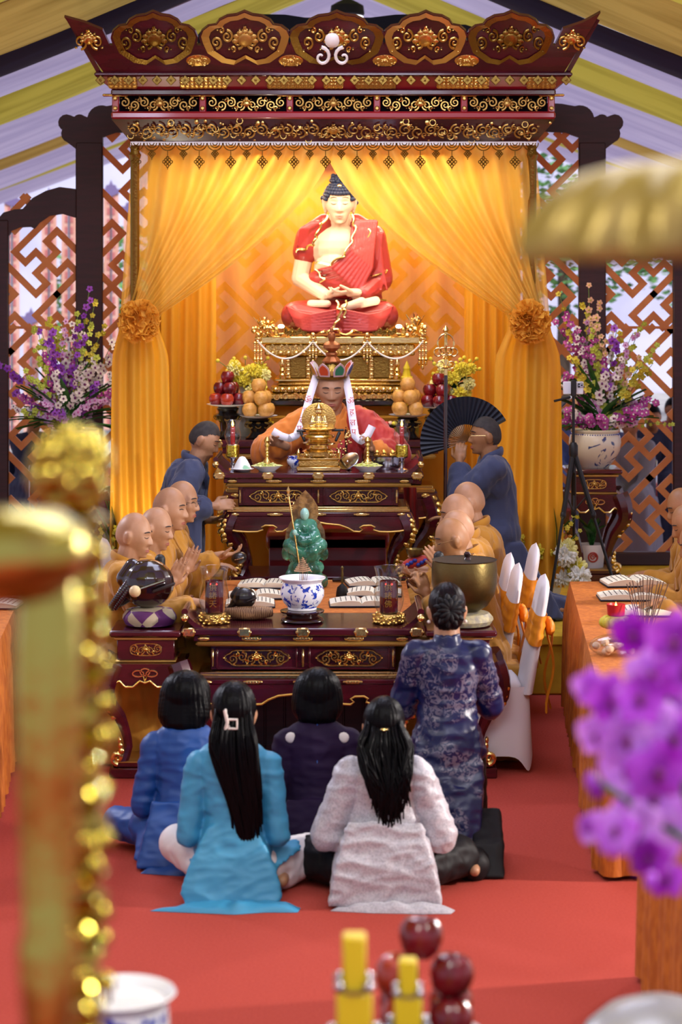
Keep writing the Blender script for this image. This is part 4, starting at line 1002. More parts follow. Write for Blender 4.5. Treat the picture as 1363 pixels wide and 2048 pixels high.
# ---- the five women in front of the altar ---------------------------------------------------
def strands(amp, hc, n=60):
    def d(p, q):
        v = p - hc; a = math.atan2(v.x, -v.y + .02); return amp * (noise.noise(V((a * 9, p.z * 3, v.y * 4))) + .6 * noise.noise(V((a * 26, p.z * 5, 3.3))))
    return d
def dress(f, m, arm_r=(.054, .050, .040), vox=.008, amp=.006, hips=1.0, extra=None, tail=True, sleeve_end=.94, seed=0, waist=.115):
    J = f.J; k = f.k; b = MB(); nk, pel = J['nk'], J['pel']; z0 = pel.z
    zz = [(.00, .185 * hips, .150, 0), (.10, .150 * hips, .125, 0), (.20, waist + .012, .098, 0), (.30, .135, .102, 0), (.38, .150, .105, 0), (.44, .145, .095, 0)]
    for i in range(len(zz) - 1):
        for q in range(3):
            t = q / 3; z, rx, ry = [lerp(zz[i][n_], zz[i + 1][n_], t) for n_ in range(3)]; c = pel.lerp(nk, (z * k) / (nk.z - z0)); b.ell((c.x, c.y, c.z), (rx * k, ry * k, .085 * k), None, 18, 10)
    for i in (0, 1):
        sx = (-1, 1)[i]; sh, el, wr = J['sh'][i], J['el'][i], f.wr[i]
        b.cap(nk + V((sx * .03, -.005, -.035)) * k, sh, .045 * k, .054 * k); b.cap(sh, el, arm_r[0] * k, arm_r[1] * k); b.cap(el, el.lerp(wr, sleeve_end), arm_r[1] * k, arm_r[2] * k)
    b.lathe([(.062 * k, -.035 * k), (.058 * k, .03 * k), (.05 * k, .03 * k), (.05 * k, -.035 * k), (.062 * k, -.035 * k)], nk + V((0, -.005, .01)) * k, 20)
    if extra: extra(b)
    return remesh(b, 'dress', m, f.root, vox, 5, .5, folds(amp, 7, 7, 16, seed))
def train(f, m, pts, z=.020, amp=.018, seed=0, name='dress_train'):
    """cloth puddled on the floor: closed low mound over a polygon (local x, y)"""
    b = MB(); c = V((sum(p[0] for p in pts) / len(pts), sum(p[1] for p in pts) / len(pts), 0)); n = 64; ring = []
    for i in range(n):
        t = i / n * len(pts); a = int(t); p, q = pts[a % len(pts)], pts[(a + 1) % len(pts)]; u = t - a; ring.append(V((lerp(p[0], q[0], u), lerp(p[1], q[1], u), 0)))
    def fn(u, v):
        r = ring[int(round(u * n)) % n]; p = c.lerp(r, v); e = z * (1 - v ** 3) + amp * (.6 + noise.noise(V((p.x * 16 + seed, p.y * 16, 0)))) * (1 - v ** 6) + .002
        return V((p.x, p.y, e))
    b.grid(n, 14, fn, closed=True); b.grid(n, 3, lambda u, v: c.lerp(ring[int(round(u * n)) % n], v) + V((0, 0, .001)), closed=True)
    return b.build(name, m, f.root, smooth='all')
def trousers(f, m, r=(.085, .075, .058), vox=.01, seed=1):
    J = f.J; k = f.k; b = MB()
    for i in (0, 1):
        hp = J['pel'] + V(((-1, 1)[i] * .09 * k, .02, -.01)); b.cap(hp, J['kn'][i], r[0] * k, r[1] * k); b.cap(J['kn'][i], J['an'][i], r[1] * k, r[2] * k)
    b.ell(J['pel'], (.16 * k, .12 * k, .10 * k)); return remesh(b, 'trousers', m, f.root, vox, 4, .5, folds(.006, 12, 12, 12, seed))
def hair_bob(f, w=.098, length=.13, m='hair', amp=.004, flip=0):
    k = f.k; b = MB(); b.M = f.HM
    b.ell((0, -.020, .022), (w * .98, .108, .112), None, 24, 14)
    n = 9
    for i in range(n):
        t = i / (n - 1); z = lerp(.03, -length, t); b.ell((0, -.030 - .004 * t, z), (w * (1.0 + .06 * sin(PI * t) - .14 * sst(.75, 1, t)), .088 * (1 - .1 * t), .045), None, 24, 8)
    return remesh(b, 'hair', m, f.root, .006, 4, .5, strands(amp, f.hc))
def hair_long(f, m='hair', L=.48, w=.075, wend=.035, back=.11, wave=0, n=110, dx=.02, tie=None, seed=1, tilt=0, out=0):
    k = f.k; b = MB(); b.M = f.HM
    b.ell((0, -.014, .024), (.088, .110, .110), None, 24, 14); b.ell((0, -.035, -.03), (.082, .080, .09), None, 20, 12)
    o = remesh(b, 'hair', m, f.root, .006, 4, .5, strands(.004, f.hc)); b = MB(); r2 = random.Random(seed); top = f.hc + V((0, -.105, .0)) * k
    for i in range(n):
        u = r2.uniform(-1, 1); v = r2.random(); ln = L * (1 - .25 * abs(u) ** 2) * r2.uniform(.78, 1.02); x1 = dx + u * wend * r2.uniform(.7, 1.2)
        pts = []; rr = []
        for j in range(12):
            t = j / 11; x = lerp(lerp(u * .07, u * w, sst(.05, .4, t)), x1 + tilt * t, sst(.25, 1, t)); y = lerp(.035 - abs(u) * -.03, -.018, sst(0, .25, t)) - v * .022 - out * sst(.2, .9, t)
            pts.append(top + V((x + wave * sin(t * 9 + u * 2 + i) * t, y + .012 * sin(t * 5 + v * 3), .05 - ln * t)) * 1.0); rr.append(.0075 * (1 - .75 * t) + .0012)
        b.tube(pts, rr, 5)
    b.build('hair_length', m, o, smooth='all'); return o
# light blue, long hair
D = 9.02; fB = Fig('woman in sky blue long dress and white trousers, long black hair with a claw clip', V((X(466, D), D, 0)), 0, 'cross', 1.02, lean=.02, pitch=-6, m_=False)
f = fB; f.J['pel'].y = 0
for i in (0, 1): f.arm(i, V(((-1, 1)[i] * .09, .22, .27)), V(((1, -1)[i] * .5, .8, .1)), V((0, 0, 1)), -1 if i == 0 else 1, pole=V(((-1, 1)[i] * .25, -.4, -1)))
f.J['an'][1] = V((.20, .10, .055)); f.J['an'][0] = V((-.12, .30, .055)); f.J['kn'][0] = V((-.24, .16, .17))
def ex(b):
    b.hull([V((sx * x, y, z)) for sx in (-1, 1) for x, y, z in ((.10, -.09, .30), (.18, -.15, .13), (.205, -.18, .05), (.185, -.20, .012), (.15, .05, .16), (.19, .02, .012))])
    b.hull([V((.10, .02, .22)), V((.27, .14, .19)), V((.28, .06, .17)), V((.16, -.05, .10)), V((.15, .1, .16))]); b.hull([V((-.10, .02, .22)), V((-.20, .14, .24)), V((-.21, .06, .22)), V((-.16, -.05, .10)), V((-.15, .1, .16))])
f.body('skin_pale'); trousers(f, 'cloth_white'); dress(f, 'cloth_sky', extra=ex, hips=.93, seed=3, waist=.105); hair_long(f, L=.62, w=.098, wend=.055, dx=.06, seed=4, n=200, out=.02)
train(f, 'cloth_sky', [(-.32, -.24), (-.12, -.27), (.02, -.29), (.14, -.26), (.27, -.26), (.28, -.20), (.20, -.17), (.10, -.10), (-.10, -.10), (-.2, -.17)], seed=2)
b = MB(); c = f.hc + V((-.015, -.135, -.008))
for i in range(5): b.box(c + V((-.012 + .004 * i, 0, .045 - .022 * i)), (.012, .014, .02), .004)
b.tube([c + V((-.015, -.003, .05)), c + V((-.004, -.01, 0)), c + V((-.018, -.003, -.045))], .007, 6); b.tube([c + V((.0, -.003, .012)), c + V((.035, -.003, .012)), c + V((.035, -.003, -.025)), c + V((.0, -.003, -.025))], .006, 6); b.build('claw_clip', 'hair_clip', f.root)
# grey brocade blouse
D = 8.98; f = Fig('woman in silver grey brocade blouse with half tied wavy dark hair', V((X(768, D), D, 0)), 0, 'cross', .945, lean=.05, pitch=-14, m_=False)
for i in (0, 1): f.arm(i, V(((-1, 1)[i] * .10, .22, .20)), V(((1, -1)[i] * .5, .8, .0)), V((0, 0, 1)), -1 if i == 0 else 1, pole=V(((-1, 1)[i] * .55, -.35, -.8)))
def ex(b): b.hull([V((sx * x, y, z)) for sx in (-1, 1) for x, y, z in ((.145, -.10, .34), (.20, -.17, .15), (.225, -.18, .012), (.20, .05, .15), (.205, .02, .012))])
f.body('skin', legs=False); trousers(f, 'cloth_black', (.10, .095, .075)); dress(f, 'cloth_silver', arm_r=(.075, .07, .055), extra=ex, hips=1.05, amp=.009, seed=6, waist=.15, sleeve_end=.85); hair_long(f, L=.41, w=.115, wend=.075, dx=.02, wave=.014, seed=9, n=200, out=.075)
train(f, 'cloth_silver', [(-.22, -.20), (-.05, -.23), (.12, -.24), (.26, -.24), (.28, -.19), (.2, -.13), (-.18, -.12)], seed=5)
b = MB(); b.torus(f.hc + V((0, -.118, .015)), .012, .006, 12, 6); b.build('hair_tie', 'gold_bright', f.root)
# royal blue, bob
D = 9.55; f = Fig('woman in royal blue long dress with black bob, leftmost of the seated women', V((X(368, D), D, 0)), 0, 'cross', .945, lean=.07, pitch=-14, yaw=-6, m_=False)
for i in (0, 1): f.arm(i, V(((-1, 1)[i] * .08, .24, .24)), V(((1, -1)[i] * .5, .8, .1)), V((0, 0, 1)), -1 if i == 0 else 1, pole=V(((-1, 1)[i] * .3, -.4, -1)))
def ex(b):
    b.hull([V((sx * x, y, z)) for sx in (-1, 1) for x, y, z in ((.13, -.10, .28), (.17, -.16, .10), (.19, -.20, .012), (.15, .05, .14), (.19, .02, .012))])
    b.cap((-.08, .06, .12), (-.16, .10, .12), .10, .09); b.hull([V((-.10, -.02, .2)), V((-.20, .1, .18)), V((-.21, -.08, .02)), V((-.1, -.2, .02)), V((-.19, .1, .02))])
f.body('skin'); trousers(f, 'cloth_royal'); dress(f, 'cloth_royal', extra=ex, seed=12, hips=.95, arm_r=(.06, .055, .045)); hair_bob(f, .115, .115)
train(f, 'cloth_royal', [(-.17, -.22), (0, -.26), (.10, -.24), (.16, -.2), (.1, -.1), (-.14, -.12)], seed=8)
# plum
D = 9.6; f = Fig('woman in dark plum long dress with white shoulder patches and black bob', V((X(634, D), D, 0)), 0, 'cross', .955, lean=.05, pitch=-12, m_=False)
for i in (0, 1): f.arm(i, V(((-1, 1)[i] * .08, .24, .24)), V(((1, -1)[i] * .5, .8, .1)), V((0, 0, 1)), -1 if i == 0 else 1, pole=V(((-1, 1)[i] * .3, -.4, -1)))
f.body('skin'); trousers(f, 'cloth_black'); dress(f, 'cloth_plum', extra=ex, seed=15, hips=.95, arm_r=(.06, .055, .045)); hair_bob(f, .110, .09)
train(f, 'cloth_plum', [(-.15, -.2), (0, -.22), (.18, -.2), (.1, -.1), (-.14, -.12)], seed=9)
for sx in (-1, 1):
    b = MB(); c = f.J['nk'] + V((sx * .115, -.063, -.025)); b.ell(c, (.024, .008, .024), Matrix.Rotation(sx * R(30), 3, 'Y'), 10, 6); b.build('shoulder_patch', 'cloth_white', f.root)
b = MB(); n_ = f.J['nk']; b.tube([n_ + V((0, -.066, .035)), n_ + V((0, -.078, -.04)), n_ + V((0, -.108, -.12)), n_ + V((0, -.112, -.2))], .003, 5); b.build('zipper', 'cloth_royal', f.root)
# kneeling woman, floral satin
D = 9.62; f = Fig('kneeling woman in navy satin dress with silver flowers, dark hair in a bun', V((X(893, D), D - .02, 0)), 0, 'kneel', .94, lean=.04, pitch=-10, yaw=4, m_=False)
f.J['pel'].y = -.02
for i in (0, 1): f.arm(i, f.J['nk'] + V(((-1, 1)[i] * .05, .24, -.20)), V(((1, -1)[i] * .3, .5, .8)), V(((1, -1)[i], 0, .2)), -1 if i == 0 else 1, pole=V(((-1, 1)[i] * .6, -.3, -.9)), curl=.05)
def ex(b):
    b.hull([V((x, y, z)) for x, y, z in ((-.13, -.08, .58), (.13, -.08, .58), (-.15, -.16, .40), (.15, -.16, .40), (-.17, -.12, .06), (.12, -.26, .10), (-.03, -.25, .012), (.06, -.26, .012), (.14, .05, .05), (-.16, .06, .05), (.13, .1, .5), (-.13, .1, .5))])
    b.hull([V((x, y, z)) for x, y, z in ((-.15, -.13, .40), (0.02, -.19, .36), (.12, -.2, .3), (-.0, -.25, .09), (.07, -.27, .07), (.10, -.22, .05))])
f.body('skin_pale'); trousers(f, 'cloth_black', (.09, .085, .075)); dress(f, 'cloth_floral', extra=ex, arm_r=(.064, .066, .062), seed=18, waist=.122, amp=.007, sleeve_end=.8)
train(f, 'cloth_floral', [(-.0, -.28), (.10, -.32), (.16, -.34), (.14, -.26), (.08, -.2), (-.03, -.2)], seed=4)
b = MB()
for i in (0, 1): b.hull([V((x, y, z)) for x in (.10, .225) for y, z in ((.1, .02), (.1, .18), (-.12, .24), (-.30, .13), (-.36, .01), (-.2, .01))] + [V((.16, -.2, .2))])
remesh(b, 'trouser_leg', 'cloth_black', f.root, .01, 6, .5, folds(.006, 12, 12, 6, 3))
b = MB(); b.M = f.HM; b.ell((0, -.014, .024), (.083, .106, .107), None, 24, 14); b.ell((0, -.04, -.03), (.072, .07, .07)); hr = remesh(b, 'hair', 'hair_red', f.root, .006, 4, .5, strands(.004, f.hc))
b = MB(); b.M = f.HM @ Matrix.Translation((0, -.105, -.005)); r2 = random.Random(2)
for i in range(22):
    a = 2 * PI * i / 11 + (.3 if i > 10 else 0); q = .045 if i < 11 else .026
    b.ell((q * cos(a), -.012 - (.014 if i > 10 else 0), q * sin(a) * 1.1), (.030, .018, .013), Matrix.Rotation(-a, 3, 'Y') @ Matrix.Rotation(r2.uniform(-.5, .5), 3, 'X'), 10, 7)
b.build('hair_scrunchie', 'cloth_black', hr)
b = MB()
for sx in (-1, 1): b.ell(f.HM @ V((sx * .082, -.01, -.052)), .008, None, 8, 6)
b.build('earring', 'white_pearl', f.root)
# ---- golden throne and seated statue -------------------------------------------------------------
DP = 15.3
def PX(px): return X(px, DP)
def PZ(py): return Z(py, DP)
t = T('statue_throne', 'ornate gilded throne table with pearl swags carrying the seated statue', 'throne', (PX(679), DP, 0))
def lev(nm, w, y0, y1, m, dd=0, bv=.01, par=None):
    b = MB(); z0, z1 = PZ(y0), PZ(y1); b.box((0, .33, (z0 + z1) / 2), (S(w, DP), .72 - dd, abs(z1 - z0)), bv); return b.build(nm, m, par or t)
lev('throne_slab', 338, 672, 688, 'gold_bright'); up = lev('upper_band', 300, 688, 712, 'gold', .06); lev('waist', 214, 712, 758, 'gold_dim', .16)
for k, (w, y0, y1) in enumerate(((262, 757, 765), (250, 765, 772), (276, 772, 786), (286, 786, 800))): lev('base_step', w, y0, y1, 'gold_bright' if k % 2 == 0 else 'gold', .12 - .02 * k)
lev('base_foot', 300, 799, 812, 'black_lacquer', .02)
b = MB(); z = PZ(700)
for i in range(18): b.ell(((i - 8.5) * .055, .0, z - .02), (.024, .02, .018), None, 10, 7)
b.M = at(0, -.012, z + .016); scrolls(b, .98, .045, .005, 10, rs); b.build('petal_row', 'gold_bright', up)
b = MB(); z = PZ(779)
for i in range(20): b.ell(((i - 9.5) * .047, -.005, z), (.022, .02, .02), None, 10, 7)
z = PZ(793)
for i in range(14): b.M = at((i - 6.5) * .068, -.022, z); spiral(b, 0, 0, .024, 1.2, i, 1 if i % 2 else -1, .006)
b.M = Matrix(); b.build('lotus_band', 'gold_bright', t)
for sx in (-1, 1):
    for q in (.36, .22):
        b = MB(); b.box((sx * q, .06, PZ(735)), (.035, .05, S(44, DP)), .006)
        for k in range(4): b.ell((sx * q, .03, PZ(722 + 9 * k)), (.02, .014, .014), None, 8, 6)
        b.build('waist_column', 'gold_bright', t)
    b = MB(); b.lathe([(.02, 0), (.022, .03), (.014, .04), (.022, .06), (.012, .08), (.02, .10), (.014, .13), (0, .15)], (sx * .40, .0, PZ(758)), 12); b.build('finial', 'gold_bright', t)
    # flower clusters on the top corners and hanging tassels
    b = MB(); c = V((sx * .53, .0, PZ(660)))
    for i in range(46):
        d = V((rs.gauss(0, 1), rs.gauss(0, .7), rs.gauss(0, 1))); d = d.normalized() * rs.uniform(.03, .085); b.ell(c + d, rs.uniform(.010, .02), Matrix.Rotation(rs.random() * 3, 3, 'X'), 6, 5)
    for i in range(8): b.tube([c, c + V((rs.uniform(-.08, .08), -.02, rs.uniform(.05, .12)))], .004, 5)
    b.build('corner_flower', 'gold_bright', t)
    b = MB(); b.M = at(sx * .33, -.0, PZ(664)); scrolls(b, .20, .06, .008, 3, rs); b.build('top_carving', 'gold_dim', t)
    b = MB(); b.box((sx * .44, .12, PZ(664)), (.05, .05, .06), .012); b.build('rail_post', 'gold', t)
for x in (-.565, -.185, .19, .575):
    b = MB(); z = PZ(680); b.ell((x, -.05, z + .01), (.026, .02, .024), None, 10, 7); b.ell((x, -.06, z + .035), (.018, .016, .02), None, 8, 6)
    for q in range(-1, 2):
        L = .16 if abs(x) > .4 else .12; L -= .03 * abs(q)
        for k in range(int(L / .014)): b.ell((x + q * .022, -.06, z - .02 - .014 * k), .0068 if k % 4 else .012, None, 6, 5)
        b.ell((x + q * .022, -.06, z - .03 - L), (.010, .010, .018), None, 8, 6)
    b.build('tassel', 'gold_bright', t)
b = MB()
for x0, x1, dp in ((-.565, -.185, .12), (-.185, .19, .13), (.19, .575, .12)):
    n = 44
    for i in range(n + 1):
        u = i / n; b.ell((lerp(x0, x1, u), -.07, PZ(682) - dp * (1 - (2 * u - 1) ** 2)), .0068, None, 6, 5)
b.build('pearl_swag', 'white_pearl', t)
for sx, px in ((-1, 562), (1, 797)):
    b = MB(); c = V((X(px, 15.25), 15.25, Z(657, 15.25))); b.lathe([(.02, -.03), (.026, 0), (.028, .012), (.024, .014)], (0, 0, 0), 14); b.box((0, 0, -.036), (.04, .04, .012), .003); 
    o = T('spot_lamp', 'small lit spot lamp on the throne at the %s knee of the statue' % ('left' if sx < 0 else 'right'), 'lamp', c)
    b.build('lamp_housing', 'gold_bright', o); b = MB(); b.ell((0, -.01, .012), (.023, .020, .016), None, 14, 8); b.build('lamp_lens', 'emit_lamp', o)
    spot('uplight', c + V((0, -.04, .05)), (X(680, 15.6), 15.62, 2.75), 4, 75, '#fff0d8', .02)
b = MB(); b.box((X(679, DP), DP + .42, (zf + PZ(812)) / 2), (S(470, DP), .56, PZ(812) - zf), .01); b.box((X(679, DP), DP + .05, PZ(835)), (S(472, DP), .02, .02), .004)
tag(b.build('draped_box', 'satin_yellow'), 'yellow cloth covered block under the gilded throne', 'block')

# seated statue: about 1.12 m tall, cross-legged, on the throne
DB = 15.62; zb0 = PZ(672) ; q = 1.0
t = T('buddha_statue', 'large seated statue with pale skin, blue curled hair and red gold edged robe', 'statue', (X(679.5, DB), DB, zb0 + .003))
kB = F / DB
def bp(px, py, dy=0): return V(((px - 679.5) / kB, dy, (672 - py) / kB))
b = MB(); hs = 1.40; HMb = Matrix.Translation(bp(678.5, 408, -.09)) @ Matrix.Rotation(PI, 4, 'Z') @ Matrix.Rotation(R(-10), 4, 'X') @ Matrix.Diagonal((hs * .95, hs * .98, hs * .90, 1))
add_head(b, HMb, 1.5)
b.cap(bp(679, 470, -.02), bp(679, 430, -.04), .075, .07); b.ell(bp(679, 500, -.03), (.215, .135, .17)); b.ell(bp(672, 540, -.05), (.16, .14, .15)); b.ell(bp(679, 560, 0), (.19, .15, .2))
shL, shR = bp(616, 478, -.02), bp(746, 478, -.02); b.cap(bp(652, 448, -.03), shL, .06, .07); b.cap(bp(706, 448, -.03), shR, .06, .07)
b.cap(shL, shR, .07, .07); elR, elL = bp(600, 560, -.02), bp(758, 560, -.02)
b.cap(shL, elR, .068, .062); b.cap(elR, bp(648, 592, -.20), .060, .046); b.cap(shR, elL, .07, .062); b.cap(elL, bp(712, 592, -.20), .06, .042)
hand(b, bp(650, 592, -.21), V((1, -.15, -.02)), V((0, .1, 1)), 1, curl=.25, sc=1.15); hand(b, bp(708, 588, -.24), V((-1, -.12, 0)), V((0, .1, 1)), -1, curl=.25, sc=1.15)
b.cap(bp(720, 610, -.30), bp(750, 604, -.22), .030, .032); b.cap(bp(688, 618, -.30), bp(722, 606, -.30), .030, .034)
b.cap(bp(622, 610, -.20), bp(655, 610, -.26), .028, .026)
body = remesh(b, 'body', 'ivory', t, .0045, 3, .5)
face_parts(t, HMb, 'statue_brow', True, 'statue_lip', .0018, .0022, .004); 
b = MB(); b.M = HMb; r2 = random.Random(1)
for j in range(8):
    th = lerp(.10, 1.36, j / 7); nn = max(1, int(2 * PI * sin(th) * .125 / .023))
    for i in range(nn):
        a = 2 * PI * (i + .5 * (j % 2)) / nn; p = V((sin(th) * cos(a) * .081, sin(th) * sin(a) * .102 , cos(th) * .114)) 
        if p.y > .055 and p.z < .052: continue
        b.ell(p, .0135, None, 8, 6)
for j in range(2):
    for i in range(9):
        a = 2 * PI * (i + .5 * (j % 2)) / 9; p = V((cos(a) * .088, sin(a) * .103 - .012, .02 - .026 * j))
        if p.y < -.01: b.ell(p, .0145, None, 8, 6)
for j in range(4):
    for i in range(max(1, 9 - 3 * j)):
        nn = max(1, 9 - 3 * j); a = 2 * PI * (i + .5 * (j % 2)) / nn; r = .042 * math.sqrt(max(0, 1 - (j / 3.3) ** 2)); b.ell((cos(a) * r, sin(a) * r - .008, .120 + .013 * j), .0135, None, 8, 6)
b.ell((0, -.028, .03), (.076, .084, .088), None, 20, 12); b.ell((0, -.008, .118), (.04, .04, .045), None, 14, 8)
cap_ = b
hr = MB(); hr.M = Matrix();
b.v = [v for v in b.v]; b.build('curled_hair', 'statue_hair', t)
b = MB(); b.M = HMb; b.ell((0, .060, .098), (.016, .012, .014), None, 10, 7); b.build('hair_jewel', 'gold_bright', t)
# red robe: folded legs, left shoulder drape, right shoulder cape
b = MB()
for sx in (-1, 1):
    kn = bp(679 + sx * 88, 634, -.13); b.cap(bp(679 + sx * 35, 632, .0), kn, .115, .103); b.cap(kn, bp(679 - sx * 10, 646, -.28), .098, .075)
b.ell(bp(679, 630, -.05), (.26, .22, .10)); b.hull([bp(679 + x, 668, y) for x, y in ((-100, -.1), (100, -.1), (-60, -.32), (60, -.32), (-20, -.36), (30, -.36))] + [bp(679 + x, 640, y) for x, y in ((-90, -.12), (90, -.12), (-40, -.30), (45, -.30))])
for i in range(7):  # long folds sweeping to the centre
    for sx in (-1, 1):
        a = bp(679 + sx * (104 - 3 * i), 616 + 6 * i, -.20 - .012 * i); m_ = bp(679 + sx * 55, 632 + 5 * i, -.318 - .004 * i); c = bp(679 + sx * 8, 622 + 6.5 * i, -.352); b.chain([a, a.lerp(m_, .5) + V((0, -.02, -.012)), m_, c], [.010, .013, .014, .01], 6)
robe = remesh(b, 'lower_robe', 'statue_red', t, .007, 2, .5)
b = MB()
b.cap(bp(712, 450, -.03), shR, .070, .088); b.cap(shR, elL, .092, .098); b.cap(elL, bp(728, 590, -.18), .09, .062); b.hull([p + q_ for p in (elL, bp(730, 590, -.16), bp(765, 606, -.02), bp(736, 604, -.16)) for q_ in (V((0, .05, 0)), V((0, -.04, 0)))])
for i in range(9):  # sash folds from the far shoulder across the belly
    u = i / 8; a = bp(lerp(706, 752, u), lerp(446, 446, u), -.12); m_ = bp(lerp(700, 742, u), lerp(505, 540, u), -.185); c = bp(lerp(664, 716, u), lerp(538, 588, u), -.21); e = bp(lerp(632, 700, u), lerp(545, 600, u), -.16)
    b.chain([a, m_, c, e], [.012, .013, .014, .010], 8)
b.ell(bp(684, 570, -.04), (.185, .165, .12)); b.ell(bp(720, 520, -.02), (.115, .13, .20)); b.ell(bp(640, 565, -.05), (.10, .12, .08))
for i in range(5): u = i / 4; b.chain([bp(758 + 6 * u, 470, -.09), bp(764 - 10 * u, 540, -.11), bp(772 - 44 * u, 582, -.14)], [.012, .014, .010], 6)
remesh(b, 'shoulder_robe', 'statue_red', t, .007, 2, .5)
b = MB(); b.cap(bp(648, 450, -.03), shL, .070, .088); b.cap(shL, shL.lerp(elR, .36), .090, .092)
for i in range(3): b.chain([bp(640 - 8 * i, 448, -.1), bp(618 - 8 * i, 462, -.11), bp(604 - 4 * i, 495, -.09)], [.012, .014, .010], 6)
remesh(b, 'shoulder_cape', 'statue_red', t, .008, 4, .5)
b = MB()
def wav(pts, r, amp=.010, fr=14):
    Q = []; n = len(pts)
    for i in range(n - 1):
        for k in range(7): Q.append(V(pts[i]).lerp(V(pts[i + 1]), k / 7))
    Q.append(V(pts[-1])); b.tube([p + V((amp * sin(i * fr * .065), 0, amp * .8 * cos(i * fr * .055))) for i, p in enumerate(Q)], r, 6)
wav([bp(655, 436, -.12), bp(641, 455, -.165), bp(632, 478, -.16), bp(628, 493, -.15), bp(612, 500, -.135), bp(592, 507, -.10)], .009)
wav([bp(702, 436, -.12), bp(710, 458, -.175), bp(704, 485, -.205), bp(688, 515, -.222), bp(662, 532, -.215), bp(630, 530, -.17)], .008)
wav([bp(734, 446, -.11), bp(737, 465, -.14), bp(736, 486, -.155)], .008); wav([bp(772, 545, -.09), bp(762, 553, -.12), bp(742, 554, -.17)], .008)
wav([bp(717, 578, -.20), bp(722, 592, -.22), bp(740, 598, -.2), bp(770, 602, -.12)], .009)
wav([bp(672, 606, -.33), bp(680, 622, -.37), bp(678, 640, -.38), bp(668, 655, -.385)], .010); wav([bp(690, 606, -.33), bp(688, 622, -.37), bp(690, 636, -.38)], .008)
wav([bp(604, 662, -.2), bp(640, 667, -.34), bp(665, 660, -.39), bp(690, 668, -.395), bp(720, 662, -.34), bp(745, 666, -.22)], .011, .012)
wav([bp(630, 545, -.17), bp(650, 562, -.21), bp(640, 566, -.2)], .007)
b.build('robe_hem', 'gold_bright', t)
# ---- throne of the crowned monk ---------------------------------------------------------------------
b = MB(); x = X(655, 14.45); b.box((0, .0, .36), (.80, .46, .10), .02); b.box((0, .0, .16), (.74, .42, .32), .01); b.box((0, -.22, .2), (.76, .02, .36), .006)
t = T('seat_platform', 'red cloth draped seat under the crowned monk', 'seat', (x, 14.50, zf)); hz = MAS.root.location.z + .53 - .16 - zf - .41
b.M = Matrix(); o = b.build('seat_block', 'lacquer_red', t); o.scale = (1, 1, (MAS.root.location.z + .36 - zf) / .41)
b = MB(); b.grid(14, 14, lambda u, v: P(lerp(806, 832, u) + 6 * v, lerp(975, 1085 - 30 * u, v), 14.22 + .03 * sin(u * 9 + v * 2))); o = b.build('draped_cloth', 'kasaya_red', None, smooth='all'); tag(o, 'red cloth hanging beside the altar table right of the gold figurine table', 'cloth')
# ---- materials for offerings -----------------------------------------------------------------
thin_glass('glass', '#f4f6f6', .09); thin_glass('red_glass', '#c01828', .05)
mat('apple', '#7a0f18', .22, col2='#4c0812', scale=9, coat=.3); mat('apple_orange', '#a5351c', .25, col2='#7a1218', scale=14, coat=.3)
mat('pear', '#cf9a4c', .45, col2='#c08a3c', scale=60, bump=.08, bscale=120); mat('stalk', '#3a2a18', .7)
mat('porcelain', '#e6e6ea', .15, coat=.3); mat('porcelain_cream', '#d8d2b8', .2, coat=.3)
mat('porcelain_blue', '#e3e6ee', .15, col2='#1c3aa8', scale=26, ramp=(.52, .56), coat=.3, detail=4, dist=1.2)
mat('porcelain_floral', '#dcd7c2', .2, col2='#3a4a7c', scale=9, ramp=(.60, .63), coat=.3, detail=3, dist=1.5)
mat('cobalt', '#22379a', .2, coat=.3)
mat('red_candle', '#b3161c', .4); mat('red_jar', '#4a0410', .15, coat=.5); mat('gilt_letter', '#b98a2a', .4, metal=.6)
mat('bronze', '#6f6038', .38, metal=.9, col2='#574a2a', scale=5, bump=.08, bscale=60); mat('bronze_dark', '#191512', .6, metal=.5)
mat('rosewood', '#2a0e0c', .18, coat=.6, col2='#1d0908', scale=5, stretch=(1, 1, 5)); mat('black_wood', '#171012', .3, coat=.3)
mat('cream_wood', '#d8bf8e', .4); mat('brocade_brown', '#a07850', .6, col2='#6e4a30', scale=30, tex='wave', ramp=(.3, .7), dist=6)
mat('orange_damask', '#bf6c1a', .75, col2='#a9580e', scale=40, bump=.3, bscale=50, stretch=(1, 1, .35))
mat('orange_satin', '#e08a18', .5, col2='#d27c10', scale=9)
mat('paper', '#e3dec9', .8); mat('print', '#6a655c', .8); mat('book_cover', '#1c1d2e', .6)
mat('petals_yellow', '#c9cf5a', .6, col2='#dfe0a0', scale=60); mat('rice_white', '#e8ebe4', .7, col2='#8fc29a', scale=14, ramp=(.55, .6))
mat('silver', '#b9b9c0', .18, metal=1); mat('mic_black', '#0b0b0d', .5); mat('chair_white', '#d5cfd2', .75, bump=.1, bscale=6)
mat('jade', '#1c7a60', .10, col2='#5fb89a', scale=9, trans=.5, coat=.5); mat('jade_pale', '#a8dccf', .25, trans=.2); mat('amber_glass', '#9a7440', .2, col2='#6a4c28', scale=30, coat=.5, bump=.4, bscale=60)
mat('fan_black', '#0f1422', .6); mat('fan_wood', '#7a5228', .5)
mat('box_yellow', '#d3b81c', .4); mat('ash', '#77757a', .9); mat('incense', '#5a4030', .8); mat('coil', '#a9825e', .8)
mat('leaf', '#1f4a22', .5, col2='#2f6a2c', scale=12); mat('leaf_light', '#7fa03c', .5); mat('stem', '#5f7f34', .6)
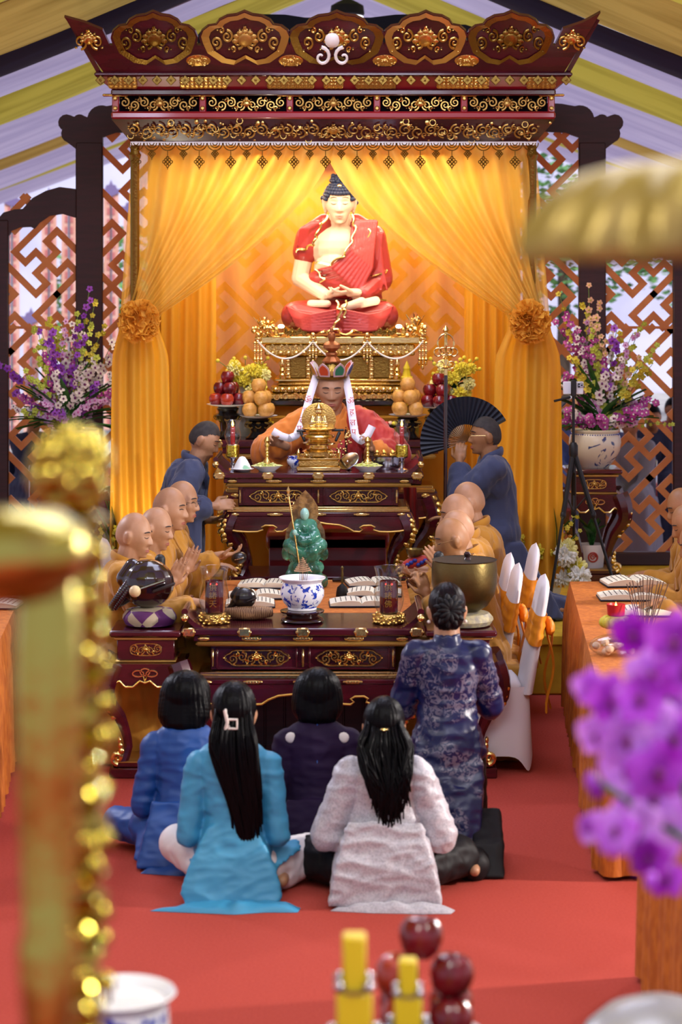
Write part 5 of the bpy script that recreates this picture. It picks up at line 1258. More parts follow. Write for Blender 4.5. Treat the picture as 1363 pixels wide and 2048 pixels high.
mat('or_purple', '#7a2aa8', .55, col2='#9a4cc0', scale=20); mat('or_magenta', '#a02a86', .55, col2='#c05aa8', scale=20); mat('or_white', '#e3dcd4', .6); mat('or_pale', '#d3a8cf', .6); mat('or_yellow', '#d3c02c', .55, col2='#b8b23a', scale=20); mat('or_green', '#b3c044', .55); mat('or_throat', '#6a1060', .5); mat('or_peach', '#e3b894', .6)
mat('mum_white', '#e6e4d8', .7); mat('mum_yellow', '#d9c93a', .7); mat('mum_cream', '#e3dc8c', .7)
mat('fore_orchid', '#9a14b8', .35, col2='#c75cf0', scale=16, transl=.35, ramp=(.35, .65)); mat('fore_orchid_pale', '#b84ae0', .35, col2='#e0a8fa', scale=16, transl=.35, ramp=(.3, .7))
zt2 = z2 + .716 + .001; zt1 = .757; zt3 = 1.4205 - .0; zt3 = zf + z3 + .001

def lathe_obj(nm, m, prof, c, seg=28, par=None, rib=None):
    b = MB(); b.lathe(prof, c, seg, rib, cap=nm not in ('glass_chimney', 'chimney', 'bowl_body', 'pot_body', 'jar_body', 'cup')); return b.build(nm, m, par)
# ---- offerings on the upper altar table ------------------------------------------------------------------
D = 13.78; t = T('gold_figurine', 'golden figurine with disc halo on a tiered base, in front of the crowned monk', 'figurine', (X(637, D), D, zt2)); s = D / F
def zz(py): return (943 - py) * s
lv = [(87, 943, 934, 'gold_bright'), (80, 934, 921, 'gold'), (86, 921, 916, 'gold_bright'), (56, 916, 905, 'gold')]
for w_, y0, y1, m in lv:
    b = MB(); b.box((0, 0, (zz(y0) + zz(y1)) / 2), (w_ * s, w_ * s * .55, zz(y1) - zz(y0)), .006); b.build('base_tier', m, t)
for sx in (-1, 1): 
    b = MB(); b.lathe([(.008, 0), (.010, .02), (.013, .03), (.006, .045), (0, .055)], (sx * 40 * s, -.05, zz(916)), 10); b.build('finial', 'gold_bright', t)
    b = MB(); b.M = at(sx * 24 * s, -.068, zz(911)); scrolls(b, 30 * s, 12 * s, .0035, 1, rs); b.build('rail_scroll', 'gold_bright', t)
b = MB(); b.lathe([(.10, 0), (.085, .012), (.06, .02), (.055, .035), (.095, .045), (.10, .055), (.07, .062), (.06, .075), (.085, .085), (.098, .095), (.09, .105), (.055, .11), (.05, .118), (.09, .13), (.105, .145), (.08, .155)], (0, 0, zz(905)), 28, rib=(12, .06)); b.build('lotus_base', 'gold_bright', t)
b = MB(); z0 = zz(864)
for sx in (-1, 1): b.cap((sx * .055, -.01, z0 + .01), (0, -.035, z0 + .005), .024, .02); b.cap((sx * .038, 0, z0 + .085), (sx * .05, -.01, z0 + .045), .014, .012); b.cap((sx * .05, -.01, z0 + .045), (sx * -.012, -.04, z0 + .055), .012, .008)
b.ell((0, 0, z0 + .05), (.036, .028, .055)); b.ell((0, -.004, z0 + .118), (.022, .022, .028)); b.lathe([(.024, 0), (.028, .012), (.016, .026), (.006, .04), (0, .045)], (0, 0, z0 + .13), 10)
remesh(b, 'figure', 'gold_bright', t, .0035, 2)
b = MB(); b.lathe([(.10, 0), (.108, .002), (.108, .008), (.10, .010), (0, .010)], (0, 0, 0), 40); b.v = [Matrix.Translation((0, .045, zz(843))) @ Matrix.Rotation(PI / 2, 4, 'X') @ v for v in b.v]; b.build('halo', 'gold', t)
def candle_lamp(label, px, D):
    t = T('candle_lamp', label, 'lamp', (X(px, D), D, zt2))
    lathe_obj('lamp_foot', 'silver', [(.045, 0), (.045, .006), (.014, .016), (.010, .03), (.018, .045), (.010, .055), (.022, .075), (.036, .08), (.036, .16), (.030, .164)], (0, 0, 0), 20, t); lathe_obj('lamp_cup', 'brass_fore', [(.038, .085), (.0385, .155), (.038, .158)], (0, 0, 0), 20, t, rib=(20, .05))
    lathe_obj('chimney', 'glass', [(.032, .162), (.046, .19), (.052, .22), (.046, .25), (.036, .27), (.040, .295), (.052, .315)], (0, 0, 0), 24, t); b = t.children[-1]
    lathe_obj('candle', 'red_candle', [(.013, .164), (.013, .272), (.004, .275)], (0, 0, 0), 14, t, rib=(9, .12)); lathe_obj('flame', 'flame', [(0, .272), (.008, .284), (.006, .297), (0, .315)], (0, 0, 0), 10, t)
candle_lamp('glass hurricane candle lamp with red candle on the left end of the figurine table', 465, 13.78); candle_lamp('glass hurricane candle lamp with red candle on the right end of the figurine table', 803, 13.78)
def petal_dish(label, px, D, lb2):
    t = T('flower_dish', label, 'dish', (X(px, D), D, zt2)); lathe_obj('plate', 'porcelain', [(.05, 0), (.055, .006), (.088, .03), (.093, .036), (.086, .034), (.05, .012), (0, .010)], (0, 0, 0), 32, t)
    b = MB()
    for i in range(150):
        a = rs.random() * 6.28; r = .085 * math.sqrt(rs.random()); c = V((r * cos(a), r * sin(a), .024 + .035 * (1 - r / .09) * rs.random() + .008)); e = Matrix.Rotation(rs.random() * 6, 3, 'Z') @ Matrix.Rotation(rs.uniform(-.8, .8), 3, 'X'); b.ell(c, (.020, .005, .003), e, 6, 4)
    b.build('petals', 'petals_yellow', t)
    t = T('vajra_bell', lb2, 'bell', (X(px, D), D + .0, zt2 + .040)); b = MB()
    b.lathe([(.030, 0), (.028, .012), (.022, .03), (.012, .038), (.008, .05), (.013, .058), (.008, .066), (.013, .076), (.008, .084), (.013, .094), (.009, .11), (.018, .122), (.014, .135), (.02, .15), (.012, .168), (0, .178)], (0, 0, 0), 16, rib=(8, .06)); b.build('bell_body', 'gold', t)
petal_dish('white dish of yellow green petals on the figurine table, left of the gold figurine', 534, 13.72, 'gold handled ritual bell standing in the left petal dish'); petal_dish('white dish of yellow green petals on the figurine table, right of the gold figurine', 735, 13.72, 'gold handled ritual bell standing in the right petal dish')
t = T('porcelain_bowl', 'small blue and white bowl beside the gold figurine', 'bowl', (X(589, 13.95), 13.95, zt2)); lathe_obj('bowl', 'porcelain_blue', [(.025, 0), (.028, .008), (.048, .03), (.05, .05), (.042, .068), (.046, .074), (.040, .07), (.03, .02), (0, .015)], (0, 0, 0), 28, t)
t = T('rice_cone', 'white and green rice cone on a plate left on the figurine table', 'food', (X(484, 13.7), 13.7, zt2)); lathe_obj('plate', 'porcelain', [(.04, 0), (.075, .018), (.07, .02), (0, .012)], (0, 0, 0), 28, t); lathe_obj('cone', 'rice_white', [(.055, .016), (.045, .04), (.03, .07), (.016, .09), (0, .095)], (0, 0, 0), 20, t, rib=(7, .08))
t = T('silver_tray', 'round silver box with gold topped cups on the right of the figurine table', 'tray', (X(772, 13.95), 13.95, zt2)); lathe_obj('tray', 'silver', [(.11, 0), (.115, .01), (.115, .075), (.12, .08), (.112, .078), (.108, .06), (0, .06)], (0, 0, 0), 36, t)
for i in range(7): a = i * .9; lathe_obj('cup', 'gold', [(.02, .06), (.024, .085), (.012, .095), (.016, .105), (0, .112)], (.065 * cos(a), .065 * sin(a), 0), 12, t)
t = T('hand_mirror', 'round dark hand mirror leaning beside the gold figurine', 'mirror', (X(698, 13.8), 13.8, zt2)); b = MB(); b.lathe([(0, 0), (.062, 0), (.07, .004), (.07, .010), (.062, .013), (0, .011)], (0, 0, 0), 32, axis=None); A = Matrix.Translation((0, 0, .052)) @ Matrix.Rotation(R(-32), 4, 'Y') @ Matrix.Rotation(R(35), 4, 'X'); b.v = [A @ v for v in b.v]; b.build('mirror_disc', 'silver', t)
b = MB(); b.lathe([(.012, 0), (.02, .004), (.012, .012), (.012, .03)], (0, 0, .0), 12); b.cap((0, 0, .02), (-.01, 0, .05), .012, .012); b.build('mirror_foot', 'silver', t)
t = T('microphone_bar', 'black bar holding two small microphones above the gold figurine', 'microphone', (X(640, 13.98), 13.98, zt2)); b = MB(); zb_ = Z(862, 13.98) - zt2; b.tube([(-.15, 0, zb_), (.15, 0, zb_ + .006)], .008, 8); b.tube([(.0, 0, .0), (.0, 0, zb_)], .007, 8); b.lathe([(.05, 0), (.05, .008), (.01, .014)], (0, 0, 0), 18); b.build('stand', 'mic_black', t)
for sx in (-1, 1): b = MB(); b.cap((sx * .12, -.02, zb_ - .012), (sx * .10, -.05, zb_ - .055), .011, .009); b.build('microphone_head', 'mic_black', t)
# ---- fruit stands, pagodas and bouquets on the tall table --------------------------------------------------------
mz = {}
def apple_mesh(m):
    b = MB(); b.lathe([(0, .006), (.012, .001), (.024, 0), (.040, .016), (.0475, .042), (.046, .062), (.034, .082), (.018, .086), (.006, .078), (0, .072)], (0, 0, 0), 24, rib=None); return b
def pear_mesh(): b = MB(); b.lathe([(0, .004), (.02, 0), (.042, .018), (.052, .048), (.05, .068), (.036, .092), (.016, .099), (.005, .094), (0, .092)], (0, 0, 0), 24); return b
proto = {}
def fruit(kind, label, loc, rz, group, tilt=0, sc=1.0):
    if kind not in proto:
        t = T(kind.split('_')[0], label, 'fruit', loc, rz, group); b = pear_mesh() if kind == 'pear' else apple_mesh(0); b.build('flesh', kind, t)
        b = MB(); b.tube([(0, 0, .072 if kind != 'pear' else .090), (.003, 0, .088 if kind != 'pear' else .102)], .002, 5); b.build('stalk', 'stalk', t); proto[kind] = t
    else: t = dup(proto[kind], loc, rz, label); t['group'] = group
    t.rotation_euler = (tilt, tilt * .6, rz); t.scale = (sc,) * 3; return t
POS5 = ['right', 'back right', 'back left', 'left', 'front']; POS4 = ['front right', 'back right', 'back left', 'front left']; POS3 = ['back right', 'back left', 'front']
def fruit_stand(side, kind, px, D, ztop, plate_r, name):
    t = T('fruit_stand', 'dark carved stand under the %s pile on the %s of the crowned monk' % (name, side), 'stand', (X(px, D), D, zt3)); h = ztop - zt3
    lathe_obj('pedestal', 'black_lacquer', [(.085, 0), (.09, .01), (.07, .022), (.05, .05), (.055, .10 * h / .2), (.075, h * .6), (.095, h * .72), (.06, h * .8), (.075, h - .016), (.06, h - .006)], (0, 0, 0), 24, t, rib=(8, .05))
    b = MB()
    for i in range(8): a = i * PI / 4; b.torus((.075 * cos(a), .075 * sin(a), h * .66), .02, .004, 10, 5, FRONT)
    b.build('stand_scroll', 'gold_dim', t)
    t = T('plate', 'white plate holding the %s pile on the %s of the crowned monk' % (name, side), 'plate', (X(px, D), D, ztop - .005)); lathe_obj('plate_body', 'porcelain', [(.06, 0), (.08, .003), (plate_r, .016), (plate_r + .005, .02), (plate_r - .01, .018), (.06, .006), (0, .006)], (0, 0, 0), 32, t)
    c = V((X(px, D), D, ztop + .004)); d = .095 if kind == 'apple' else .104; g = '%s pile on the %s' % (name, side); u = 'red apple' if kind == 'apple' else 'round tan pear'
    n0, P0 = (5, POS5) if kind == 'apple' else (4, POS4); r0 = d / 2 / sin(PI / n0) * 1.01
    for i in range(n0):
        a = 2 * PI * i / n0 + (R(-18) if n0 == 5 else R(45) - PI / 2) + (R(0)); k2 = 'apple_orange' if kind == 'apple' and i in (3, 4) and side == 'left' else kind
        fruit(k2, '%s, bottom tier %s, pile on the %s of the crowned monk' % (u, ['right', 'back right', 'back left', 'left', 'front'][i] if n0 == 5 else ['front right', 'back right', 'back left', 'front left'][i], side), c + V((r0 * cos(a), r0 * sin(a), 0)), rs.random() * 6, g, .15 * rs.uniform(-1, 1))
    z1 = d * .78; r1 = d / 2 / sin(PI / 3) * 1.01
    for i in range(3):
        a = R(-90 + 120 * i) + R(20); fruit(kind, '%s, middle tier %s, pile on the %s of the crowned monk' % (u, ['front', 'back right', 'back left'][i], side), c + V((r1 * cos(a), r1 * sin(a), z1)), rs.random() * 6, g, .15 * rs.uniform(-1, 1))
    fruit(kind, '%s topmost of the pile on the %s of the crowned monk' % (u, side), c + V((.0, 0, z1 + d * .80)), 1, g)
DF = 15.12
fruit_stand('left', 'apple', 455, DF, Z(812, DF), .142, 'apple'); fruit_stand('left', 'pear', 517, 15.06, Z(835, 15.06), .125, 'pear'); fruit_stand('right', 'pear', 815, 15.06, Z(833, 15.06), .125, 'pear'); fruit_stand('right', 'apple', 877, DF, Z(816, DF), .142, 'apple')
def pagoda(label, x, y, z, s=1.0, h=4):
    t = T('yellow_pagoda', label, 'pagoda', (x, y, z)); zc_ = 0
    for i in range(h):
        w_ = (.10 - .018 * i) * s; hh = .062 * s; b = MB(); b.box((0, 0, zc_ + hh / 2), (w_, w_, hh), .004); b.box((0, 0, zc_ + hh), (w_ * 1.08, w_ * 1.08, .006 * s), .002); p = b.build('tier', 'box_yellow', t)
        b = MB()
        for q in range(3): b.box(((q - 1) * w_ * .3, -w_ / 2 - .001, zc_ + hh * .5), (w_ * .12, .003, hh * .4), .001)
        b.build('tier_panel', 'gold_dim', p); zc_ += hh + .003 * s
    b = MB(); b.lathe([(.02 * s, 0), (.014 * s, .03 * s), (.016 * s, .035 * s), (0, .07 * s)], (0, 0, zc_), 8); b.build('spire', 'box_yellow', t)
pagoda('yellow tiered paper pagoda behind the left pear pile', X(523, 15.26), 15.26, zt3, 1.55); pagoda('yellow tiered paper pagoda behind the right pear pile', X(813, 15.26), 15.26, zt3, 1.60)
def mum(b, c, r, d, n=46):
    d = d.normalized(); b.ell(c, r * .55, None, 10, 7)
    for i in range(n):
        q = V((rs.gauss(0, 1), rs.gauss(0, 1), rs.gauss(0, 1))).normalized()
        if q.dot(d) < -.35: q = q - 2 * q.dot(d) * d
        s_, u_, _ = frame_from(q); b.ell(c + q * r * .66, (r * .12, r * .20, r * .40), Matrix((s_, u_, q)).transposed(), 5, 4)
def leafy(b, p0, p1, w_, bend=.03):
    d = p1 - p0; s_, u_, _ = frame_from(d)
    def fn(u, v): return p0.lerp(p1, v) + u_ * (bend * sin(PI * v) + .02 * abs(u - .5)) + s_ * ((u - .5) * 2 * w_ * sin(PI * (v * .92 + .06)) ** .8)
    b.grid(5, 8, fn)
def bouquet(label, px, py, D, wx, hz_, n, seed):
    t = T('flower_bouquet', label, 'flowers', (X(px, D), D, zt3)); r2 = random.Random(seed); c = V((0, 0, Z(py, D) - zt3))
    lathe_obj('vase', 'porcelain_cream', [(.05, 0), (.07, .05), (.06, .12), (.035, c.z - .08), (.05, c.z - .04)], (0, 0, 0), 20, t)
    for i in range(n):
        d = V((r2.uniform(-1, 1), r2.uniform(-.8, -.1), r2.uniform(-.7, 1))); p = c + V((d.x * wx, d.y * .10 - .02, d.z * hz_)); b = MB(); mum(b, p, r2.uniform(.04, .058), d + V((0, -.6, .3)), 40); b.build('chrysanthemum', ['mum_yellow', 'mum_cream', 'mum_yellow'][i % 3], t)
    for i in range(16):
        d = V((r2.uniform(-1.2, 1.2), -.3, r2.uniform(.0, 1.3))); p = c + V((d.x * wx * 1.15, d.y * .08, d.z * hz_ * 1.2)); b = MB(); b.m = 0; b.tube([c, p], .0025, 5); b.m = 1; b.ell(p, .014, None, 8, 6); b.build('button_flower', ['stem', 'mum_yellow'], t)
    b = MB()
    for i in range(14): a = r2.uniform(0, 6.28); leafy(b, c + V((0, 0, -.05)), c + V((cos(a) * wx * 1.0, -.02 + .05 * sin(a), r2.uniform(-.09, .04))), .022)
    b.build('leaves', 'leaf', t)
bouquet('bouquet of pale yellow chrysanthemums behind the left apple pile', 490, 760, 15.3, .15, .10, 18, 3); bouquet('bouquet of pale yellow chrysanthemums behind the right apple pile', 908, 764, 15.3, .13, .11, 18, 5)
t = T('food_dish', 'small dark footed dish of cakes right of the crowned monk', 'dish', (X(772, 15.0), 15.0, zt3)); lathe_obj('dish', 'black_lacquer', [(.05, 0), (.03, .02), (.035, .07), (.08, .09), (.082, .098), (0, .09)], (0, 0, 0), 20, t)
for i in range(5): b = MB(); b.ell(((i - 2) * .028, (i % 2) * .03 - .015, .108), (.02, .02, .016), None, 10, 7); b.build('cake', ['or_peach', 'mum_yellow', 'kasaya_red'][i % 3], t)
# ---- offerings on the front altar table --------------------------------------------------------------------------
def lantern(label, px, D, txt):
    t = T('candle_lantern', label, 'lantern', (X(px, D), D, zt1)); k = D / F
    b = MB(); b.lathe([(.070, 0), (.076, .01), (.078, .03), (.070, .045), (.06, .052)], (0, 0, 0), 28)
    for i in range(60): a = rs.random() * 6.28; b.ell((.076 * cos(a), .076 * sin(a), rs.uniform(.004, .046)), (.011, .011, .008), None, 6, 4)
    b.build('gilt_base', 'gold', t)
    lathe_obj('glass_chimney', 'glass', [(.056, .05), (.072, .09), (.078, .12), (.072, .17), (.063, .21), (.066, .25), (.076, .288), (.0775, .289)], (0, 0, 0), 40, t)
    j = lathe_obj('candle_jar', 'red_jar', [(.043, .053), (.047, .058), (.047, .215), (.044, .218), (.042, .20), (0, .198)], (0, 0, 0), 28, t)
    for i, ch in enumerate(txt): text(ch, .040, 'jar_letter', 'gilt_letter', j, Matrix.Translation((-.004, -.0485, .187 - .042 * i)) @ FRONT)
    for sx in (-1, 1): b = MB(); b.ell((sx * .015, -.044, .205), (.004, .004, .004), None, 8, 6); b.build('glint', 'red_glint', j)  # jar glints put in as small glowing red beads
mat('red_glint', '#ff3020', emit='#ff2a20', estr=6)
lantern('glass lantern with red gilt lettered candle jar on the left of the front table', 428, 11.27, '供諸天'); lantern('glass lantern with red gilt lettered candle jar on the right of the front table', 777, 11.27, '供諸佛')
D = 11.32; t = T('pot_stand', 'round dark wooden base under the blue and white incense pot', 'base', (X(604, D), D, zt1)); lathe_obj('base_ring', 'rosewood', [(.10, 0), (.112, .008), (.105, .02), (.08, .03), (.085, .042), (.112, .050), (.114, .058), (.09, .062), (0, .062)], (0, 0, 0), 36, t)
t = T('incense_pot', 'blue and white porcelain incense pot at the middle of the front altar table', 'pot', (X(604, D), D, zt1 + .0625))
lathe_obj('pot_body', 'porcelain_blue', [(.07, 0), (.072, .012), (.095, .035), (.112, .07), (.113, .10), (.10, .135), (.098, .142)], (0, 0, 0), 48, t); lathe_obj('rim', 'porcelain', [(.098, .14), (.106, .15), (.121, .162), (.120, .166), (.105, .158), (.096, .14), (.09, .13), (0, .128)], (0, 0, 0), 48, t); lathe_obj('ash', 'ash', [(.092, .128), (.05, .137), (0, .139)], (0, 0, 0), 24, t)
lathe_obj('foot_ring', 'porcelain', [(.071, 0), (.0745, .002), (.0745, .012), (.071, .013)], (0, 0, 0), 36, t)
for i in range(5): b = MB(); b.tube([(-.012 + .008 * i, .01 * (i % 2), .13), (-.012 + .011 * i, .01, .26 - .02 * (i % 3))], .0018, 5); b.build('incense_stick', 'incense', t)
b = MB(); pts = [(.002 + (.046 * (1 - i / 119)) * cos(i * .42), .03 + (.046 * (1 - i / 119)) * sin(i * .42), .19 + .075 * i / 119) for i in range(120)]; b.tube(pts, .0028, 5); b.tube([(0.002, .03, .13), (.002, .03, .265)], .0015, 5); b.build('incense_coil', 'coil', t)
def fish_drum(label, loc, s, m, mallet):
    t = T('wooden_fish', label, 'drum', loc); b = MB(); b.ell((.0, 0, .135), (.135, .12, .125)); b.cap((-.06, 0, .14), (-.14, 0, .05), .075, .035); b.cap((-.14, 0, .05), (-.185, 0, .015), .034, .022); b.cap((-.12, 0, .16), (-.08, 0, .225), .045, .04)
    b.v = [v * s for v in b.v]; o = remesh(b, 'drum_body', m, t, .006 * s, 5)
    b = MB(); b.box((.09 * s, -.115 * s, .13 * s), (.12 * s, .05 * s, .012 * s), .004, Matrix.Rotation(R(-20), 3, 'Y')); b.build('slit', 'inner_dark', o)
    if mallet:
        b = MB()
        for i in range(22): a = i / 21; c = V((-.175 + .14 * a, -.055 - .02 * sin(a * 5), .03 + .20 * a)); b.ell(c, (.022, .016, .022), None, 8, 6); b.ell(c + V((.015, -.01, -.01)), .014, None, 6, 5)
        b.build('carved_ridge', m, o)
        t2 = T('mallet', 'wooden mallet with pale round head leaning on the big wooden fish drum', 'mallet', V(loc) + V((-.052, -.165, .118))); b = MB(); b.ell((0, 0, 0), .030, None, 16, 10); b.build('mallet_head', 'cream_wood', t2); b = MB(); b.tube([(.0, .02, .0), (.15, .03, .05)], .008, 8); b.build('mallet_handle', 'rosewood', t2)
    return t
DW = 11.27
def cushion(label, loc, rx, ry, h, m, seg=24):
    b = MB(); b.lathe([(rx * .5, 0), (rx * .9, h * .08), (rx, h * .4), (rx * .98, h * .6), (rx * .85, h * .9), (rx * .5, h), (0, h)], (0, 0, 0), seg, rib=(8, .03)); b.v = [V((v.x, v.y * ry / rx, v.z)) for v in b.v]; o = b.build('cushion', m, None); o.location = loc; tag(o, label, 'cushion'); return o
mq = mat('harlequin', '#b9a98c', .7); nt = mq.node_tree; ck = nt.nodes.new('ShaderNodeTexChecker'); ck.inputs['Scale'].default_value = 9; ck.inputs['Color1'].default_value = hx('#b8aa8e'); ck.inputs['Color2'].default_value = hx('#5a2260')
tcq = nt.nodes.new('ShaderNodeTexCoord'); mpq = nt.nodes.new('ShaderNodeMapping'); mpq.inputs['Rotation'].default_value = (.4, R(45), .3); nt.links.new(tcq.outputs['Object'], mpq.inputs[0]); nt.links.new(mpq.outputs[0], ck.inputs[0]); nt.links.new(ck.outputs[0], [n for n in nt.nodes if n.type == 'BSDF_PRINCIPLED'][0].inputs['Base Color'])
cushion('harlequin patterned round cushion under the big wooden fish drum', (X(299, DW), DW, .747), .135, .13, .09, 'harlequin'); fish_drum('big glossy carved wooden fish drum on a harlequin cushion', (X(296, DW), DW, .825), 1.0, 'rosewood', True)
DK = 11.40; b = MB(); pts = [V((-.12 + .24 * i / 12, -.03 * sin(PI * i / 12), .035)) for i in range(13)]; b.tube(pts, [.022 + .014 * sin(PI * i / 12) for i in range(13)], 12); b.tube([V((-.12 + .24 * i / 12, .07, .03)) for i in range(13)], [.02 + .012 * sin(PI * i / 12) for i in range(13)], 12); o = b.build('cushion', 'brocade_brown'); o.location = (X(497, DK), DK, zt1); tag(o, 'curved brown brocade cushion beside the left lantern on the front altar table', 'cushion')
fish_drum('small black wooden fish drum on the curved brown cushion', (X(488, DK), DK + .02, zt1 + .045), .46, 'black_wood', False)
DBW = 11.27; x = X(928, DBW)
mat('brocade_pale', '#b3a880', .6, col2='#8a8478', scale=30, bump=.2, bscale=60)
cushion('pale brocade ring cushion under the bronze singing bowl', (x, DBW, .747), .145, .145, .072, 'brocade_pale')
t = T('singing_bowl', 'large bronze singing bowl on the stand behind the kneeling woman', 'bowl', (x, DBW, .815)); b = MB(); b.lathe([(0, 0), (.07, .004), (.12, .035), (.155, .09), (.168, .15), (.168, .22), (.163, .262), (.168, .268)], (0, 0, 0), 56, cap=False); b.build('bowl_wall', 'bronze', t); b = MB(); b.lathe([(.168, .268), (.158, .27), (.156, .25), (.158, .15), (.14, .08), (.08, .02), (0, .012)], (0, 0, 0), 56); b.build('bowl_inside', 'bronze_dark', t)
t = T('bowl_striker', 'dark red wooden striker standing in the bronze singing bowl', 'striker', (x + .015, DBW, .832)); lathe_obj('striker_rod', 'rosewood', [(.016, 0), (.016, .24), (.020, .25), (.014, .262), (.018, .28), (.010, .292), (0, .294)], (0, 0, 0), 14, t)
# ---- long cloth-covered tables ---------------------------------------------------------------------------------------
def cloth_table(label, c4, ztop, zbot=.03, flare=.03, m='orange_damask', wav=.02, n=60):
    """c4: plan corners (x, y) counter-clockwise; draped cloth with vertical folds"""
    t = T('draped_table', label, 'table', (0, 0, 0)); per = []
    cs = [V((x, y, 0)) for x, y in c4]; cen = sum(cs, V()) / 4
    for i in range(4):
        a, c = cs[i], cs[(i + 1) % 4]
        n = int((c - a).length / .022)
        for k in range(n): per.append((a.lerp(c, k / n), (c - a).normalized()))
    N_ = len(per); b = MB()
    def fn(u, v):
        p, d = per[int(round(u * N_)) % N_]; nn = V((d.y, -d.x, 0)); k = sst(.02, .3, v); f_ = (sin(u * N_ * 1.15 + 2.5 * noise.noise(V((u * N_ * .06, 0, 1)))) * .5 + .7 * noise.noise(V((u * N_ * .12, v * .6, 4)))) * wav * k
        return p + nn * (flare * v + f_ + .008 * sst(0, .06, v)) + V((0, 0, lerp(ztop, zbot, v)))
    b.grid(N_, 14, fn, closed=True); o = len(b.v); b.add([p + V((0, 0, ztop)) for p, _ in per] + [cen + V((0, 0, ztop))], [(i, (i + 1) % N_, N_) for i in range(N_)])
    b.build('tablecloth', m, t, smooth='all'); b = MB()
    for p in cs: q = p.lerp(cen, .08); b.box((q.x, q.y, ztop / 2 - .01), (.04, .04, ztop - .02), .004)
    b.box((cen.x, cen.y, ztop - .02), ((cs[1] - cs[0]).length * .5, .3, .02), .0); b.build('table_frame', 'mic_black', t); return t
cloth_table('long orange cloth table between the two rows of monks, behind the front altar table', [(-.78, 11.66), (.38, 11.66), (.38, 12.9), (-.78, 12.9)], .75)
cloth_table('long orange cloth table on the right side of the red carpet', [(1.10, 9.25), (1.72, 9.25), (1.86, 12.85), (1.335, 12.85)], .75, .02, .02, wav=.03)
cloth_table('orange cloth table nearest the purple orchid at the right edge', [(1.10, 5.6), (2.1, 5.6), (2.1, 7.95), (1.10, 7.95)], .75, .02, .02, wav=.03)
cloth_table('orange cloth table at the left frame edge behind the brass stand', [(-2.7, 9.6), (-1.58, 9.6), (-1.82, 12.7), (-2.9, 12.7)], .75, .02, .02, wav=.03)
def book(label, px, py, D, z, rz, w_=.30, h_=.19, open_=.02, grp=None):
    t = T('sutra_book', label, 'book', (X(px, D), D, z + .001), R(rz)); b = MB(); b.box((0, 0, .004), (w_ + .01, h_ + .008, .008), .002); b.build('cover', 'book_cover', t)
    b = MB()
    def fn(u, v): return V(((u - .5) * w_, (v - .5) * h_, .008 + open_ * (1 - abs(2 * u - 1)) ** .5 * abs(sin(PI * u * 2)) ** .4 + .012))
    b.grid(25, 3, fn); b.grid(25, 2, lambda u, v: fn(u, 0) * (1 - v) + V(((u - .5) * w_, -h_ / 2, .008)) * v); b.grid(25, 2, lambda u, v: fn(u, 1) * (1 - v) + V(((u - .5) * w_, h_ / 2, .008)) * v); b.grid(3, 2, lambda u, v: V((-.5 * w_, (u - .5) * h_, .008 + .012 * v))); b.grid(3, 2, lambda u, v: V((.5 * w_, (u - .5) * h_, .008 + .012 * v)))
    pg = b.build('pages', 'paper', t)
    b = MB()
    for i in range(11):
        u = .09 + .082 * i; p = fn(u, .5)
        for k in range(3): b.box((p.x, (k - 1) * h_ * .28, p.z + .001), (.005, h_ * .22, .0015))
    b.build('print_lines', 'print', pg)
zo = .752
book('open book of pale pages in front of the monk with dark brows', 530, 1172, 12.62, zo, -3); book('open book of pale pages beside the small black wooden fish', 512, 1188, 12.2, zo, 4); book('open book under the reach of the nearest left monk', 500, 1215, 11.9, zo, 2, .26)
book('open book with dark blue cover farthest on the right of the long table', 745, 1172, 12.7, zo, 8); book('open book on the right of the long table behind the hand bell', 748, 1182, 12.3, zo, -2); book('open book on the right of the long table nearest the red lantern', 722, 1204, 11.92, zo, 2, .34)
book('raised open book under the hands of the far right monk', 1265, 1165, 12.7, zo, 6, .34, .22, .03); book('open book at the middle of the right orange table', 1262, 1200, 12.15, zo, 0, .36, .2); book('open book at the right frame edge under the incense sticks', 1290, 1222, 11.6, zo, -2, .32, .2); book('open book at the left frame edge, farther of the two', 0, 1195, 12.25, zo, 4); book('second book at the left frame edge, nearer the brass stand', -15, 1212, 11.85, zo, -5)
t = T('hand_bell', 'small dark bronze hand bell standing on the orange long table', 'bell', (X(684, 12.25), 12.25, zo)); lathe_obj('bell', 'bronze_dark', [(.036, 0), (.034, .02), (.028, .05), (.014, .062), (.006, .07)], (0, 0, 0), 20, t); lathe_obj('bell_handle', 'bronze', [(.006, .066), (.008, .09), (.005, .10), (.008, .12), (.005, .14), (.009, .16), (0, .17)], (0, 0, 0), 12, t)
b = MB(); b.tube([V((-.16 + .06 * i, .02 * sin(i * 1.4), .012 + .004 * (i % 2))) for i in range(8)], [.010, .016, .014, .018, .014, .016, .012, .006], 8); o = b.build('folded_fan', 'inner_dark'); o.location = (X(720, 12.8), 12.8, zo); tag(o, 'dark folded fan lying at the far end of the orange long table', 'fan')
